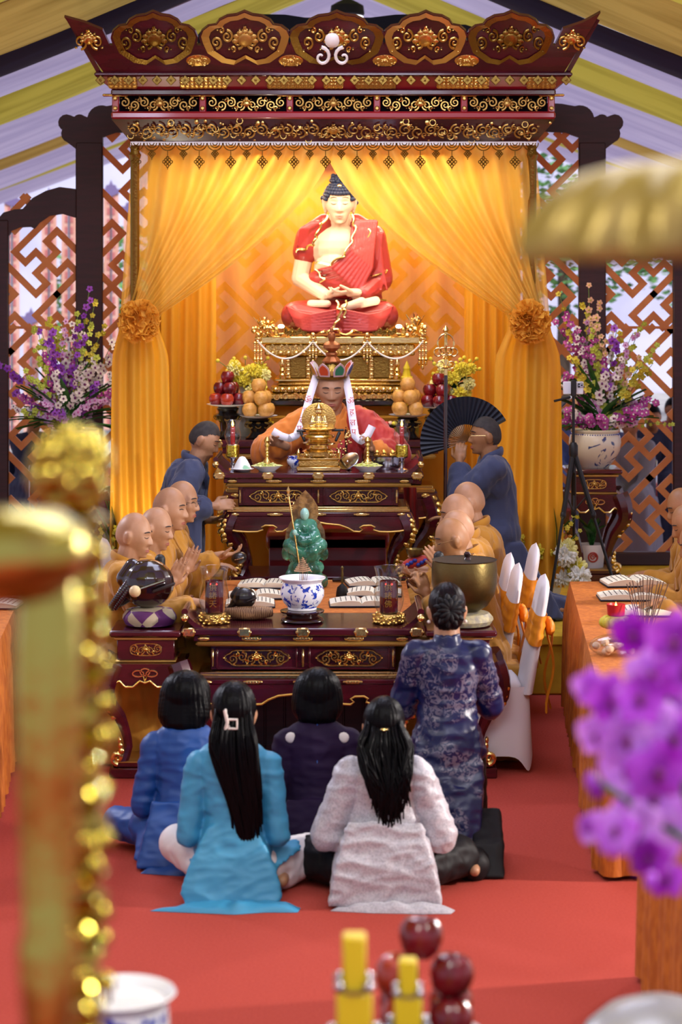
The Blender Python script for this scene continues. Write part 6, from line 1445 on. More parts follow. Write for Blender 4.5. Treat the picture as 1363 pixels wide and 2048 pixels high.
# jade figure with halo and staff
D = 12.62; t = T('jade_statue', 'translucent green jade figure with pointed amber halo and thin staff, behind the incense pot', 'statue', (X(610, D), D, zo)); s = D / F
def jp(px, py, dy=0): return V(((px - 610) * s, dy, (1172 - py) * s))
b = MB(); b.ell(jp(610, 1158), (.13, .085, .05)); b.ell(jp(610, 1135), (.10, .075, .06)); b.ell(jp(612, 1105), (.085, .075, .08)); b.ell(jp(610, 1078), (.072, .06, .05))
for i in range(26): a = i * .7; b.ell(jp(610, 1165 - 3.6 * i) + V((cos(a) * lerp(.10, .05, i / 25), sin(a) * .06, 0)), rs.uniform(.018, .030), None, 8, 6)
for sx in (-1, 1): b.cap(jp(610 + sx * 13, 1046), jp(610 + sx * 19, 1070, -.03), .026, .032); b.cap(jp(610 + sx * 19, 1070, -.03), jp(610 + sx * 4, 1078, -.07), .035, .03); b.ell(jp(610 + sx * 36, 1105), (.03, .03, .04)); b.cap(jp(610 + sx * 30, 1088, -.03), jp(610 + sx * 12, 1100, -.06), .04, .03)
b.ell(jp(610, 1054), (.048, .045, .06)); remesh(b, 'robed_figure', 'jade', t, .006, 3, .5, folds(.005, 30, 30, 12, 5))
b = MB(); b.ell(jp(609, 1026, -.02), (.026, .03, .036)); b.ell(jp(611, 1078, -.085), (.026, .014, .010)); b.cap(jp(610, 1040), jp(609, 1030, -.015), .018, .018); b.ell(jp(590, 1060, -.09), (.014, .014, .018)); b.build('head_and_hands', 'jade_pale', t)
for sx in (-1, 1): b = MB(); b.box(jp(609 + sx * 4, 1026, -.046), (.006, .002, .0015)); b.build('closed_eye', 'jade', t)
b = MB(); pts = [(0, 62)] + [(9, 52), (17, 42), (24, 28), (25, 14), (22, 4), (28, -2), (36, -18), (38, -34), (36, -50), (28, -64), (10, -70)]; pts = pts + [(-x, y) for x, y in pts[:0:-1]]; b.prism([(x * s * 1.06, y * s) for x, y in pts], .022, at(0, .05, (1172 - 1042) * s)); b.build('halo', 'amber_glass', t)
b = MB(); b.tube([jp(577, 985, -.08), jp(600, 1130, -.09)], .005, 8); b.lathe([(0, 0), (.012, .01), (.007, .02), (.014, .035), (.006, .05), (0, .065)], jp(577, 990, -.08), 10); b.torus(jp(583, 1003, -.08), .012, .003, 14, 6, FRONT); b.build('staff', 'gold_bright', t)
# ---- held and standing ritual objects ------------------------------------------------------------------------------
D = 12.66; b = MB(); b.ell((0, 0, 0), (.046, .042, .036), Matrix.Rotation(R(-14), 3, 'Y'), 20, 12); t = T('wooden_fish', 'small round black drum held in the hand of the monk in glasses', 'drum', P(478, 1116, D)); b.build('drum_body', 'black_wood', t); b = MB(); b.box((0, -.041, .0), (.05, .006, .005), .001, Matrix.Rotation(R(-14), 3, 'Y')); b.build('slit', 'brocade_brown', t)
D = 12.55; t = T('brocade_bag', 'small brocade pouch with bowl held by the third monk behind the singing bowl', 'bag', P(832, 1124, D)); b = MB(); b.ell((0, 0, 0), (.085, .05, .035), Matrix.Rotation(R(-14), 3, 'Y'), 16, 10); b.build('pouch', 'brocade_multi' if 'brocade_multi' in M else 'kasaya_red', t)
mat('brocade_blue', '#1e2c8a', .6); b = MB()
for i in range(6): b.ell((-.05 + .02 * i, -.045, .012 * (i % 3) - .01), (.014, .012, .012), None, 8, 6)
b.build('pattern_patch', 'brocade_blue', t); b = MB(); b.lathe([(.03, 0), (.045, .02), (.05, .045), (.046, .045), (.04, .02), (0, .01)], (-.01, .0, .03), 20); b.build('small_bowl', 'bronze', t)
def mic(label, px, py, D, zb_):
    t = T('microphone', label, 'microphone', (X(px, D), D, zb_)); h = Z(py, D) - zb_; b = MB(); b.cap((0, 0, h - .03), (0, 0, h + .02), .027, .028); b.build('foam_cover', 'mic_black', t); b = MB(); b.tube([(0, 0, .006), (0, 0, h - .04)], .008, 8); b.lathe([(.06, 0), (.06, .010), (.012, .016)], (0, 0, 0), 20); b.build('mic_stand', 'mic_black', t)
mic('foam covered black microphone in front of the nearest left monk', 320, 1126, 11.75, .001); mic('foam covered black microphone in front of the right monk behind the singing bowl', 877, 1120, 11.6, .001)
D = 13.86; t = T('ringed_staff', 'tall monk staff with ringed golden head in front of the black fan', 'staff', (X(889, D), D, zf)); h = Z(655, D) - zf; b = MB(); b.tube([(0, 0, .0), (.006, 0, h - .30)], .012, 10); b.lathe([(.09, 0), (.09, .015), (.02, .03), (.016, .1)], (0, 0, 0), 20); b.build('pole', 'rosewood', t)
b = MB(); b.tube([(.006, 0, h - .31), (.006, 0, h - .02)], .011, 10); b.lathe([(.012, 0), (.022, .012), (.012, .03), (0, .045)], (.006, 0, h - .03), 12)
for k, r in ((.26, .03), (.20, .022)): b.lathe([(.012, 0), (r, .01), (.012, .02)], (.006, 0, h - k), 12)
for A in (FRONT, Matrix.Rotation(PI / 2, 4, 'Z') @ FRONT): b.torus((.006, 0, h - .10), .06, .006, 24, 6, A, sc=(.85, 1))
for sx in (-1, 1): b.torus((.006 + sx * .035, 0, h - .235), .022, .004, 14, 6, FRONT); b.torus((.006 + sx * .048, -.01, h - .155), .026, .005, 16, 6, FRONT); b.torus((.006 + sx * .02, -.02, h - .15), .024, .004, 16, 6, FRONT)
b.build('ringed_head', 'gold_bright', t)
D = 14.06; t = T('folding_fan', 'large black folding fan with brown ribs held up by the right attendant', 'fan', P(931, 884, D)); a0, a1 = R(28), R(199); NB = 26; b = MB()
for i in range(NB):
    t0, t1 = lerp(a0, a1, i / NB), lerp(a0, a1, (i + 1) / NB); tm = (t0 + t1) / 2; r0, r1 = .112, .292
    q = [(r0, t0, .0), (r1, t0, .0), (r1, tm, -.014), (r0, tm, -.006), (r0, t1, .0), (r1, t1, .0)]; vs_ = [V((r * cos(a), y, r * sin(a))) for r, a, y in q]; b.add(vs_, [(0, 1, 2, 3), (3, 2, 5, 4)])
b.build('fan_leaf', 'fan_black', t, smooth=False); b = MB()
for i in range(NB + 1):
    a = lerp(a0, a1, i / NB); b.tube([(0, .004 * (i % 2), 0), (.115 * cos(a), .004 * (i % 2), .115 * sin(a))], [(.002, .003), (.0035, .0075)], 5, flat=(0, 1, 0)); b.tube([(.115 * cos(a), .004, .115 * sin(a)), (.285 * cos(a), .004, .285 * sin(a))], .002, 5)
b.build('fan_ribs', 'fan_wood', t)
# ---- covered chairs -----------------------------------------------------------------------------------------------
def chair(label, loc, rz):
    t = T('banquet_chair', label, 'chair', loc, R(rz))
    b = MB(); b.box((0, .02, .44), (.42, .42, .07), .03); st_ = [(.0, .45), (-.03, .62), (-.06, .80), (-.085, .95)]
    def fn(u, v):
        z = lerp(.40, .99, v); a = 2 * PI * u; w_ = lerp(.215, .185, v) * (1 - .3 * sst(.82, .97, v)) * (1 - .98 * sst(.96, 1, v)); th = lerp(.035, .024, v) * (1 - .98 * sst(.92, 1, v)); return V((w_ * abs(cos(a)) ** .4 * (1 if cos(a) > 0 else -1), -.22 - .11 * v + th * sin(a), z))
    b.grid(28, 22, fn, closed=True)
    def sk(u, v):
        a = 2 * PI * u; s_ = lerp(1.0, 1.08, v); ca, sa = cos(a), sin(a); x = .215 * abs(ca) ** .35 * (1 if ca > 0 else -1); y = .225 * abs(sa) ** .35 * (1 if sa > 0 else -1); k = .5 + .5 * (abs(sin(2 * a)) ** 3)
        return V((x * s_, y * s_ - .01, lerp(.44, .012 + .16 * (1 - k), v) if v > 0 else .44))
    b.grid(56, 10, sk, closed=True); b.build('cover', 'chair_white', t, smooth='all')
    b = MB()
    def sash(u, v): p = fn(u, lerp(.42, .68, v)); q = V((0, -.22 - .11 * lerp(.42, .68, v), p.z)); return q + (p - q) * 1.13 + V((0, 0, 0)) + V((0, .004 * sin(v * 18), 0))
    b.grid(28, 9, sash, closed=True); s_ = b.build('sash', 'orange_satin', t, smooth='all')
    b = MB()
    for sx in (-1, 1):
        b.ell((sx * .055, -.35, .72), (.055, .025, .04), Matrix.Rotation(sx * R(20), 3, 'Y'), 12, 8)
        def tl(u, v, sx=sx): return V((sx * (.03 + .03 * v) + (u - .5) * .06, -.35 - .02 * sin(v * 6 + sx) + .008 * sin(u * 9), .70 - .42 * v))
        b.grid(6, 10, tl)
    b.ell((0, -.355, .715), .024, None, 10, 8); b.build('bow', 'orange_satin', s_); return t
NM = ['nearest the front altar table', 'second from the altar table', 'third from the altar table', 'farthest from the altar table']
for i in range(4): p = chair_pos[i][0]; chair('white covered chair with orange sash in the left row, ' + NM[i], (p.x - .02, p.y, 0), -90)
for i in range(4): chair('white covered chair with orange sash in the right row, ' + NM[i], ([.73, .63, .62, .80][i], [11.42, 11.86, 12.3, 12.74][i], 0), 90)
mat('lamp_white', '#ffffff', emit='#ffffff', estr=2)
# ---- orchid arrangements in porcelain jars ---------------------------------------------------------------
def blossom(b, c, r, d, rr, mp=0, mt=1):
    s_, u_, n_ = frame_from(d); a0 = rr.random() * 6
    b.m = mp; vs_ = []; fs_ = []
    for i in range(5):
        a = a0 + 2 * PI * i / 5; e = s_ * cos(a) + u_ * sin(a); w_ = n_.cross(e) * (.40 if i % 2 else .52); o = len(vs_)
        vs_ += [c, c + e * r * .45 + w_ * r + n_ * r * .10, c + e * r * .9 + w_ * r * .55 + n_ * r * .02, c + e * r * 1.05 - n_ * r * .08, c + e * r * .9 - w_ * r * .55 + n_ * r * .02, c + e * r * .45 - w_ * r + n_ * r * .10]
        fs_ += [(o, o + 1, o + 2), (o, o + 2, o + 3), (o, o + 3, o + 4), (o, o + 4, o + 5)]
    b.add(vs_, fs_); b.m = mt; b.ell(c + n_ * r * .12, (r * .24, r * .24, r * .3), None, 6, 4); b.m = mp
PAL = {'purple': ('or_purple', 'or_throat'), 'magenta': ('or_magenta', 'or_white'), 'white': ('or_white', 'or_throat'), 'pale': ('or_pale', 'or_magenta'), 'yellow': ('or_yellow', 'or_yellow'), 'green': ('or_green', 'or_green'), 'peach': ('or_peach', 'or_yellow')}
def spray(t, p0, p1, kind, n, r, rr, sag=.06):
    b = MB(); d = p1 - p0; L = d.length; pts = [p0.lerp(p1, i / 9) + V((0, 0, sag * sin(PI * i / 9))) for i in range(10)]
    b.m = 2; b.tube(pts, [.004 - .0002 * i for i in range(10)], 5)
    for i in range(n):
        u = lerp(.42, 1.0, i / max(1, n - 1)); k = min(8, int(u * 9)); p = pts[k].lerp(pts[k + 1], u * 9 - k) if k < 9 else pts[9]
        off = V((rr.gauss(0, 1), -abs(rr.gauss(0, 1)) - .3, rr.gauss(0, 1))).normalized(); q = p + off * r * rr.uniform(.7, 1.3); b.m = 2; b.tube([p, q], .0016, 4, cap=False)
        blossom(b, q, r * (1 - .35 * (u - .4)) * rr.uniform(.85, 1.15), (off + V((0, -1.0, .1))).normalized(), rr)
    o = b.build('orchid_spray', [PAL[kind][0], PAL[kind][1], 'stem'], t, smooth='all', fix=False); return o
def jar(label, px, D, z, m):
    t = T('porcelain_jar', label, 'jar', (X(px, D), D, z)); lathe_obj('jar_body', m, [(.10, 0), (.105, .01), (.14, .05), (.178, .12), (.186, .18), (.178, .225), (.168, .245), (.16, .25)], (0, 0, 0), 48, t); lathe_obj('rim', 'porcelain_cream', [(.166, .246), (.172, .254), (.172, .268), (.164, .272), (.15, .262), (.14, .2), (0, .19)], (0, 0, 0), 48, t)
    b = MB(); n = 60
    for i in range(n): a = 2 * PI * i / n; b.ell((.173 * cos(a), .173 * sin(a), .240), (.005, .005, .004), None, 6, 4)
    b.build('dot_border', 'cobalt', t); return t
def arrangement(label, px, D, z, spec, seed):
    t = T('orchid_arrangement', label, 'flowers', (X(px, D), D, z)); rr = random.Random(seed); s = D / F; base = V((0, 0, .20))
    for (dx, dy, kind, n, r) in spec:
        p1 = V(((dx - px) * s, rr.uniform(-.16, .06), Z(dy, D) - z)); p0 = base + V((rr.uniform(-.08, .08), rr.uniform(-.05, .05), 0)); spray(t, p0, p1, kind, n + 2, r * 1.22, rr, .05)
    for i in range(56):
        a = rr.uniform(-.1, PI + .1); L = rr.uniform(.25, .55); p1 = base + V((cos(a) * L * .8, rr.uniform(-.2, .12), .06 + abs(sin(a)) * L)); b = MB(); leafy(b, base + V((0, 0, .03)), p1, rr.uniform(.026, .042), .05); b.build('leaf', 'leaf', t, smooth='all')
    return t
ztop = zf + .80; DJ = FD + .19
jar('cream porcelain jar with blue flowers on the stand right of the canopy', 1189, DJ, ztop + .001, 'porcelain_floral'); jar('cream porcelain jar with blue flowers left of the canopy, behind the brass stand', 150, DJ, ztop + .001, 'porcelain_floral')
rr = random.Random(12)
def spec_for(px, x0, x1, y0, y1, tops, n, kinds, seed):
    r2 = random.Random(seed); out = list(tops)
    for i in range(n):
        t = r2.random(); y = lerp(y1, y0, t ** 1.2); hw = lerp((x1 - x0) / 2, (x1 - x0) * .22, t); out.append((px + r2.uniform(-1, 1) * hw, y, r2.choice(kinds), r2.randint(6, 10), r2.uniform(.022, .030)))
    return out
L_ = spec_for(135, 8, 262, 640, 830, [(182, 580, 'purple', 7, .026), (190, 600, 'yellow', 8, .022), (95, 635, 'yellow', 9, .022), (155, 632, 'green', 8, .026), (208, 650, 'yellow', 8, .022), (8, 728, 'purple', 9, .032), (55, 745, 'green', 8, .024), (100, 700, 'purple', 8, .028), (30, 815, 'white', 7, .022), (225, 690, 'white', 9, .028), (215, 720, 'white', 9, .028), (235, 780, 'magenta', 7, .028), (185, 800, 'magenta', 10, .024)], 40, ['white', 'pale', 'purple', 'magenta', 'white', 'green', 'pale'], 4)
arrangement('large orchid arrangement of purple, white and yellow sprays left of the canopy', 135, DJ, ztop + .005, L_, 21)
R_ = spec_for(1200, 1090, 1335, 640, 840, [(1178, 575, 'peach', 6, .024), (1118, 592, 'yellow', 7, .024), (1170, 605, 'yellow', 9, .024), (1190, 600, 'peach', 7, .026), (1112, 650, 'magenta', 12, .030), (1125, 630, 'magenta', 9, .030), (1180, 640, 'peach', 11, .024), (1285, 640, 'green', 9, .022), (1310, 690, 'green', 9, .022), (1305, 730, 'yellow', 8, .026), (1228, 660, 'purple', 6, .03), (1260, 665, 'pale', 9, .024), (1240, 720, 'yellow', 10, .026), (1310, 800, 'magenta', 10, .026), (1345, 850, 'green', 8, .016), (1275, 800, 'pale', 10, .028), (1185, 800, 'pale', 12, .028), (1130, 820, 'magenta', 8, .026)], 40, ['white', 'peach', 'pale', 'magenta', 'white', 'green', 'yellow'], 8)
arrangement('large orchid arrangement of pink, cream and yellow sprays right of the canopy', 1200, DJ, ztop + .005, R_, 22)
# ---- floor flowers beside the platform curtains -----------------------------------------------------------------
def floor_flowers(label, px, D, spread, h, seed, whites):
    t = T('floor_arrangement', label, 'flowers', (X(px, D), D, zf)); r2 = random.Random(seed); lathe_obj('pot', 'porcelain_cream', [(.08, 0), (.11, .05), (.12, .14), (.11, .15), (0, .14)], (0, 0, 0), 24, t)
    for i in range(whites):
        p = V((r2.uniform(-.2, 1) * spread, -.12 - r2.random() * .08, r2.uniform(.10, h * .6))); b = MB(); mum(b, p, r2.uniform(.055, .08), V((r2.uniform(-.4, .4), -1, .3)), 60); b.build('chrysanthemum', ['mum_white', 'mum_cream', 'mum_yellow'][i % 3], t)
    for i in range(16):
        p = V((r2.uniform(-1, 1) * spread, -.05 - r2.random() * .1, r2.uniform(.2, h))); spray(t, V((0, 0, .1)), p, 'yellow', 7, .020, r2, .05)
    for i in range(12):
        a = r2.uniform(.2, PI - .2); b = MB(); leafy(b, V((0, -.02, .12)), V((cos(a) * spread, -.1 + .1 * r2.random(), .12 + sin(a) * h)), .05, .06); b.build('leaf', 'leaf', t, smooth='all')
floor_flowers('floor arrangement of white chrysanthemums and yellow sprays right of the right curtain', 1088, 14.75, .22, .62, 5, 9)
floor_flowers('floor arrangement of yellow sprays at the foot of the left curtain', 216, 14.75, .16, .55, 9, 2)
t = T('potted_plant', 'white pot with red emblem and broad leaves under the right flower stand', 'plant', (X(1188, FD), FD + .18, zf + .083)); lathe_obj('pot', 'porcelain', [(.08, 0), (.085, .01), (.095, .17), (.088, .17), (0, .15)], (0, 0, 0), 28, t)
b = MB(); b.M = at(0, -.091, .085); b.torus((0, 0, 0), .032, .006, 20, 6); spiral(b, 0, 0, .022, 1.5, 0, 1, .006); b.build('pot_emblem', 'statue_red', t)
for i in range(10): a = i * .65; b = MB(); leafy(b, V((0, 0, .15)), V((cos(a) * .10, sin(a) * .10, .30 + .03 * (i % 3))), .035, .03); b.build('leaf', 'leaf', t, smooth='all')
for px, sx in ((262, -1), (1078, 1)): spot('curtain_uplight', P(px, 1165, 14.15), P(px - sx * 5, 780, 14.6), 38, 80, '#fff2d8', .05)
# ---- phone on a tripod ------------------------------------------------------------------------------------------------
D = 14.5; t = T('phone_tripod', 'black tripod holding a white phone in front of the right flower jar', 'tripod', (X(1146, D), D, zf)); zc_ = Z(900, D) - zf; b = MB(); b.tube([(0, 0, zc_ - .15), (0, 0, Z(792, D) - zf)], .010, 8); b.lathe([(.022, 0), (.03, .02), (.03, .08), (.018, .10)], (0, 0, zc_ - .05), 12); b.build('center_column', 'mic_black', t)
for dx, dy in ((-52, -.10), (92, -.06), (12, .32)):
    b = MB(); e = V((dx * D / F, dy, .008)); a = V((0, 0, zc_)); m_ = a.lerp(e, .42); b.tube([a, m_], .017, 8); b.tube([m_, e], .010, 8); b.ell(m_, (.020, .020, .03), None, 8, 6); b.tube([m_.lerp(a, .3), V((0, 0, m_.z + .02))], .006, 6); b.build('leg', 'mic_black', t)
b = MB(); zp = Z(776, D) - zf; b.box((0, -.01, zp), (.035, .03, .11), .006); b.tube([(-.02, 0, zp - .06), (-.13, -.03, zp - .085)], .008, 8); b.build('phone_clamp', 'mic_black', t); b = MB(); b.box((0, .012, zp), (.135, .012, .085), .005); ph = b.build('phone', 'porcelain', t)
b = MB(); b.box((.046, .002, zp + .018), (.034, .008, .034), .004); b.build('camera_block', 'silver', ph); b = MB()
for q in ((.038, .026), (.038, .010), (.055, .018)): b.ell((q[0], -.003, zp + q[1]), (.006, .003, .006), None, 10, 6)
b.build('camera_lens', 'mic_black', ph)
# ---- small things on the right orange table -------------------------------------------------------------------------------
D = 10.75; zo = .752; t = T('candle_cup', 'red glass candle cup on the yellow lotus holder of the right orange table', 'candle', (X(1231, D), D, zo + .125)); lathe_obj('cup', 'red_candle', [(.036, 0), (.042, .004), (.046, .055), (.043, .055), (.04, .04), (0, .038)], (0, 0, 0), 28, t); lathe_obj('flame', 'flame', [(0, .038), (.006, .045), (.004, .055), (0, .066)], (0, 0, 0), 8, t)
t = T('lotus_holder', 'yellow lotus shaped holder on a glass foot on the right orange table', 'candle holder', (X(1231, D), D, zo)); lathe_obj('glass_foot', 'glass', [(.045, 0), (.045, .004), (.02, .02), (.022, .05), (.04, .07)], (0, 0, 0), 28, t); b = MB()
for i in range(10): a = i * .628; b.ell((.05 * cos(a), .05 * sin(a), .092), (.034, .026, .030), Matrix.Rotation(a, 3, 'Z'), 10, 7)
b.lathe([(.03, .07), (.05, .08), (.05, .124), (0, .124)], (0, 0, 0), 20); b.build('lotus_petals', 'or_yellow', t)
D = 10.6; t = T('incense_pot', 'bowl with a fan of dark incense sticks on the right orange table', 'pot', (X(1290, D), D, zo)); lathe_obj('pot_body', 'porcelain', [(.05, 0), (.07, .02), (.085, .06), (.08, .09), (.07, .085), (0, .08)], (0, 0, 0), 28, t)
for i in range(13): b = MB(); u = (i - 6) / 6; b.tube([(.03 * u, .01 * (i % 3), .08), (.10 * u + .01, .02 * (i % 3), .33 - .03 * abs(u))], .0028, 5); b.build('incense_stick', 'incense', t)
t = T('snack_bag', 'clear bag of orange sweets at the edge of the right orange table', 'food', (X(1222, 10.35), 10.35, zo)); b = MB()
for i in range(14): b.ell((rs.uniform(-.07, .10), rs.uniform(-.05, .05), .02 + .04 * rs.random()), (.026, .02, .018), Matrix.Rotation(rs.random() * 3, 3, 'Z'), 8, 6)
b.build('sweets', 'or_peach', t); b = MB(); b.ell((.015, 0, .045), (.12, .08, .055), None, 18, 10); b.build('clear_wrap', 'glass', t)
# ---- hanging lamp ----------------------------------------------------------------------------------------------------------
D = 20.0; t = T('hanging_lamp', 'dark lantern hung from the tent ridge above the canopy', 'lamp', (X(694, D), D, Z(33, D))); b = MB(); b.lathe([(.13, 0), (.15, .02), (.14, .10), (.09, .13), (.03, .16), (.03, .20)], (0, 0, 0), 20, rib=(12, .05)); b.tube([(0, 0, .2), (0, 0, .2 + ZR - Z(33, D) - .2)], .012, 6); b.build('lamp_body', 'navy_cloth', t); b = MB(); b.lathe([(.145, -.03), (.145, 0), (.13, .01)], (0, 0, 0), 20); b.build('lamp_glow', 'lamp_white', t)
# ---- beyond the screens ------------------------------------------------------------------------------------------------------
mat('hall_wall', '#d3cfe0', .9, col2='#bdbad0', scale=.6); mat('banner_pink', '#e3b3a0', .8, col2='#d9a088', scale=3); mat('banner_print', '#c2706a', .8); mat('banner_blue', '#7a6a94', .7); mat('trunk', '#4a3a2c', .9); mat('tree_leaf', '#3f6a3a', .7, col2='#6a9a50', scale=3); mat('tent_cloth', '#d8d6e8', .8)
b = MB(); b.box((0, 48, 3), (60, .3, 6.2)); o = b.build('wall_back', 'hall_wall'); o['kind'] = 'structure'
def banner(label, px, y0, y1, w_, D):
    t = T('hanging_banner', label, 'banner', (X(px, D), D, 0)); z0, z1 = Z(y1, D), Z(y0, D); ww = w_ * D / F
    b = MB(); b.box((0, 0, (z0 + z1) / 2), (ww, .02, z1 - z0), .004); c = b.build('banner_cloth', 'banner_pink', t); b = MB()
    n = int((z1 - z0) / .17)
    for i in range(n): b.box((0, -.013, z1 - .12 - .17 * i), (ww * .55, .006, .11), .002)
    b.build('banner_print', 'banner_print', c); b = MB(); b.prism([(x * ww * .75, y * ww * .75) for x, y in [(-.8, 0), (-.3, -.25), (0, -.35), (.3, -.25), (.8, 0), (.95, .35), (.55, .3), (.4, .65), (.15, .7), (0, 1.1), (-.15, .7), (-.4, .65), (-.55, .3), (-.95, .35)]], .05, at(0, .02, z1)); b.build('banner_crown', 'banner_blue', t)
    b = MB(); b.tube([(0, 0, 0), (0, 0, z1 + .1)], .025, 8); b.build('banner_pole', 'silver', t)
for i, (px, y0, y1) in enumerate([(24, 405, 900), (98, 400, 880), (138, 400, 900), (222, 385, 860), (262, 420, 900), (62, 640, 980)]):
    banner(['pink printed banner at the left frame edge beyond the lattice', 'pink printed banner second from the left frame edge beyond the lattice', 'pink printed banner just left of the tall dark post', 'pink printed banner just right of the tall left post', 'pink printed banner beside the left yellow curtain beyond the lattice', 'lower pink banner behind the left orchid flowers'][i], px, y0, y1, 30, 32.5 + .4 * i)
def tree(label, x, y, h, r, seed):
    t = T('tree', label, 'tree', (x, y, 0)); r2 = random.Random(seed); b = MB(); b.tube([(0, 0, 0), (.05, 0, h * .4), (0, .05, h * .7)], [.14, .10, .05], 8); b.build('trunk', 'trunk', t); b = MB(); vs_ = []; fs_ = []
    for i in range(1500):
        d = V((r2.gauss(0, 1), r2.gauss(0, 1), r2.gauss(0, .8))).normalized() * r * r2.random() ** .35; c = V((d.x, d.y, h * .72 + d.z)); s_, u_, _ = frame_from(V((r2.gauss(0, 1), r2.gauss(0, 1), r2.gauss(0, 1)))); q = r2.uniform(.06, .11); o = len(vs_); vs_ += [c - s_ * q, c + u_ * q * .5, c + s_ * q, c - u_ * q * .5]; fs_.append((o, o + 1, o + 2, o + 3))
    b.add(vs_, fs_); b.build('crown', 'tree_leaf', t, smooth=False, fix=False)
tree('green tree beyond the right lattice next to the yellow curtain', 3.3, 33, 4.6, 1.5, 1); tree('green tree beyond the lattice at the right frame edge', 6.4, 38, 4.4, 1.5, 2); tree('green tree beyond the left lattice behind the banners', -3.9, 38, 3.2, 1.2, 3); tree('low green tree beyond the lattice near the left tall post', -2.9, 35, 2.2, .8, 4)
# audience beyond the right-hand lattice
mat('shirt_blue', '#5a6ea8', .8); mat('shirt_grey', '#8a8a98', .8); mat('shirt_navy', '#252c4a', .8); mat('shirt_pink', '#b0506a', .8)
for i, (lb, px, D, m) in enumerate([('person in blue shirt seated beyond the right lattice, lower left', 1232, 21.0, 'shirt_blue'), ('person in grey shirt seated beyond the right lattice, beside the stand', 1262, 20.2, 'shirt_grey'), ('person in navy shirt seated beyond the right lattice, under the rail', 1302, 21.4, 'shirt_navy'), ('person in pink shirt seated beyond the lattice at the right post', 1340, 22.6, 'shirt_pink'), ('person in blue shirt seated beyond the inner right lattice strip', 1128, 21.8, 'shirt_blue'), ('person in navy shirt seated beyond the left lattice, under the orchids', 60, 21.0, 'shirt_navy'), ('person in grey shirt seated beyond the left lattice, beside the tall post', 128, 19.8, 'shirt_grey')]):
    f = Fig(lb, V((X(px, D), D, 0)), 150 + 13 * i, 'seat', 1.0); f.body('skin', vox=.014, face=False); f.robe(m, drop=.03, vox=.018, amp=.008, sleeve=(.07, .065, .05)); hair_cap(f.root, f.HM, .04, .01, 'hair')
    t = T('audience_chair', 'plain chair under the ' + lb.replace('seated ', '').split(',')[0].replace('person', 'seated person') + ['', ' beside the stand', '', '', '', ' under the orchids', ' by the post'][i], 'chair', f.root.location, f.root.rotation_euler.z); b = MB(); b.box((0, .0, .38), (.42, .42, .03), .01); b.box((0, -.24, .62), (.40, .03, .42), .01); b.build('seat', 'silver', t)
    for sx in (-1, 1):
        for sy in (-1, 1): b = MB(); b.tube([(sx * .18, sy * .18, .0), (sx * .18, sy * .18, .37)], .012, 6); b.build('leg', 'silver', t)
# ---- foreground -------------------------------------------------------------------------------------------------------------------
mat('fore_gold', '#b3a650', .22, metal=1, bump=.2, bscale=38); mat('cover_grey', '#9a9aa0', .35, coat=.2); mat('fore_polish', '#b8a648', .10, metal=1); mat('fore_silver', '#a08c48', .42, metal=.5, bump=.3, bscale=30)
b = MB(); t = T('offering_table', 'offering table with patterned top at the lower frame edge', 'table', (.0, 4.35, 0)); b.box((0, 0, .765), (3.0, 1.1, .05), .01); b.build('table_top', 'lacquer', t)
for sx in (-1, 1):
    for sy in (-1, 1): b = MB(); b.box((sx * 1.4, sy * .48, .37), (.08, .08, .74), .01); b.build('leg', 'lacquer', t)
zt0 = .791
def fplate(label, px, D, z, r): 
    t = T('fruit_stand', label, 'stand', (X(px, D), D, zt0)); lathe_obj('stand_body', 'porcelain', [(.05, 0), (.05, .006), (.02, .02), (.02, z - zt0 - .03), (r, z - zt0 - .012), (r, z - zt0 - .006), (0, z - zt0 - .004)], (0, 0, 0), 32, t)
D = 4.72; za = Z(2062, D); fplate('white footed plate under the blurred apple pile at the lower edge', 850, D, za - .0, .13)
G = 'blurred apple pile at the lower edge'; c = V((X(850, D), D, za)); r0 = .078
for i in range(4): a = R(45 + 90 * i); fruit('apple' if i % 2 else 'apple_orange', 'red apple, bottom tier %s, blurred pile at the lower edge' % ['back right', 'back left', 'front left', 'front right'][i], c + V((r0 * cos(a), r0 * sin(a), 0)), i, G, .1)
for i, (dx, k) in enumerate(((-.064, 'apple_orange'), (.05, 'apple'))): fruit(k, '%s apple, middle tier of the blurred pile at the lower edge' % ('pale orange left' if i == 0 else 'dark red right'), c + V((dx, -.01, .080)), i, G, .12)
fruit('apple', 'dark red apple topmost of the blurred pile at the lower edge', c + V((-.012, 0, .158)), 2, G, .1)
def fore_pagoda(label, px, ytop, D, s):
    t = T('yellow_pagoda', label, 'pagoda', (X(px, D), D, zt0)); H_ = Z(ytop, D) - zt0; zc_ = 0; n = 6
    for i in range(n):
        hh = H_ / n; w_ = lerp(.15, .042, i / (n - 1)) * s; b = MB(); b.box((0, 0, zc_ + hh / 2), (w_, w_, hh), .004); b.build('tier', 'box_yellow', t)
        b = MB()
        for sx in (-1, 1):
            for sy in (-1, 1): b.ell((sx * w_ * .62, sy * w_ * .62, zc_ + hh * .12), .011 * s, None, 10, 7)
        b.lathe([(w_ * .85, 0), (w_ * .85, .004)], (0, 0, zc_), 20); b.build('tier_ornament', 'silver', t); zc_ += hh
fore_pagoda('blurred yellow tiered pagoda at the lower edge, left and taller of the pair', 708, 1868, 3.9, 1.0); fore_pagoda('blurred yellow tiered pagoda at the lower edge, in front of the apple pile', 815, 1917, 4.3, .85)
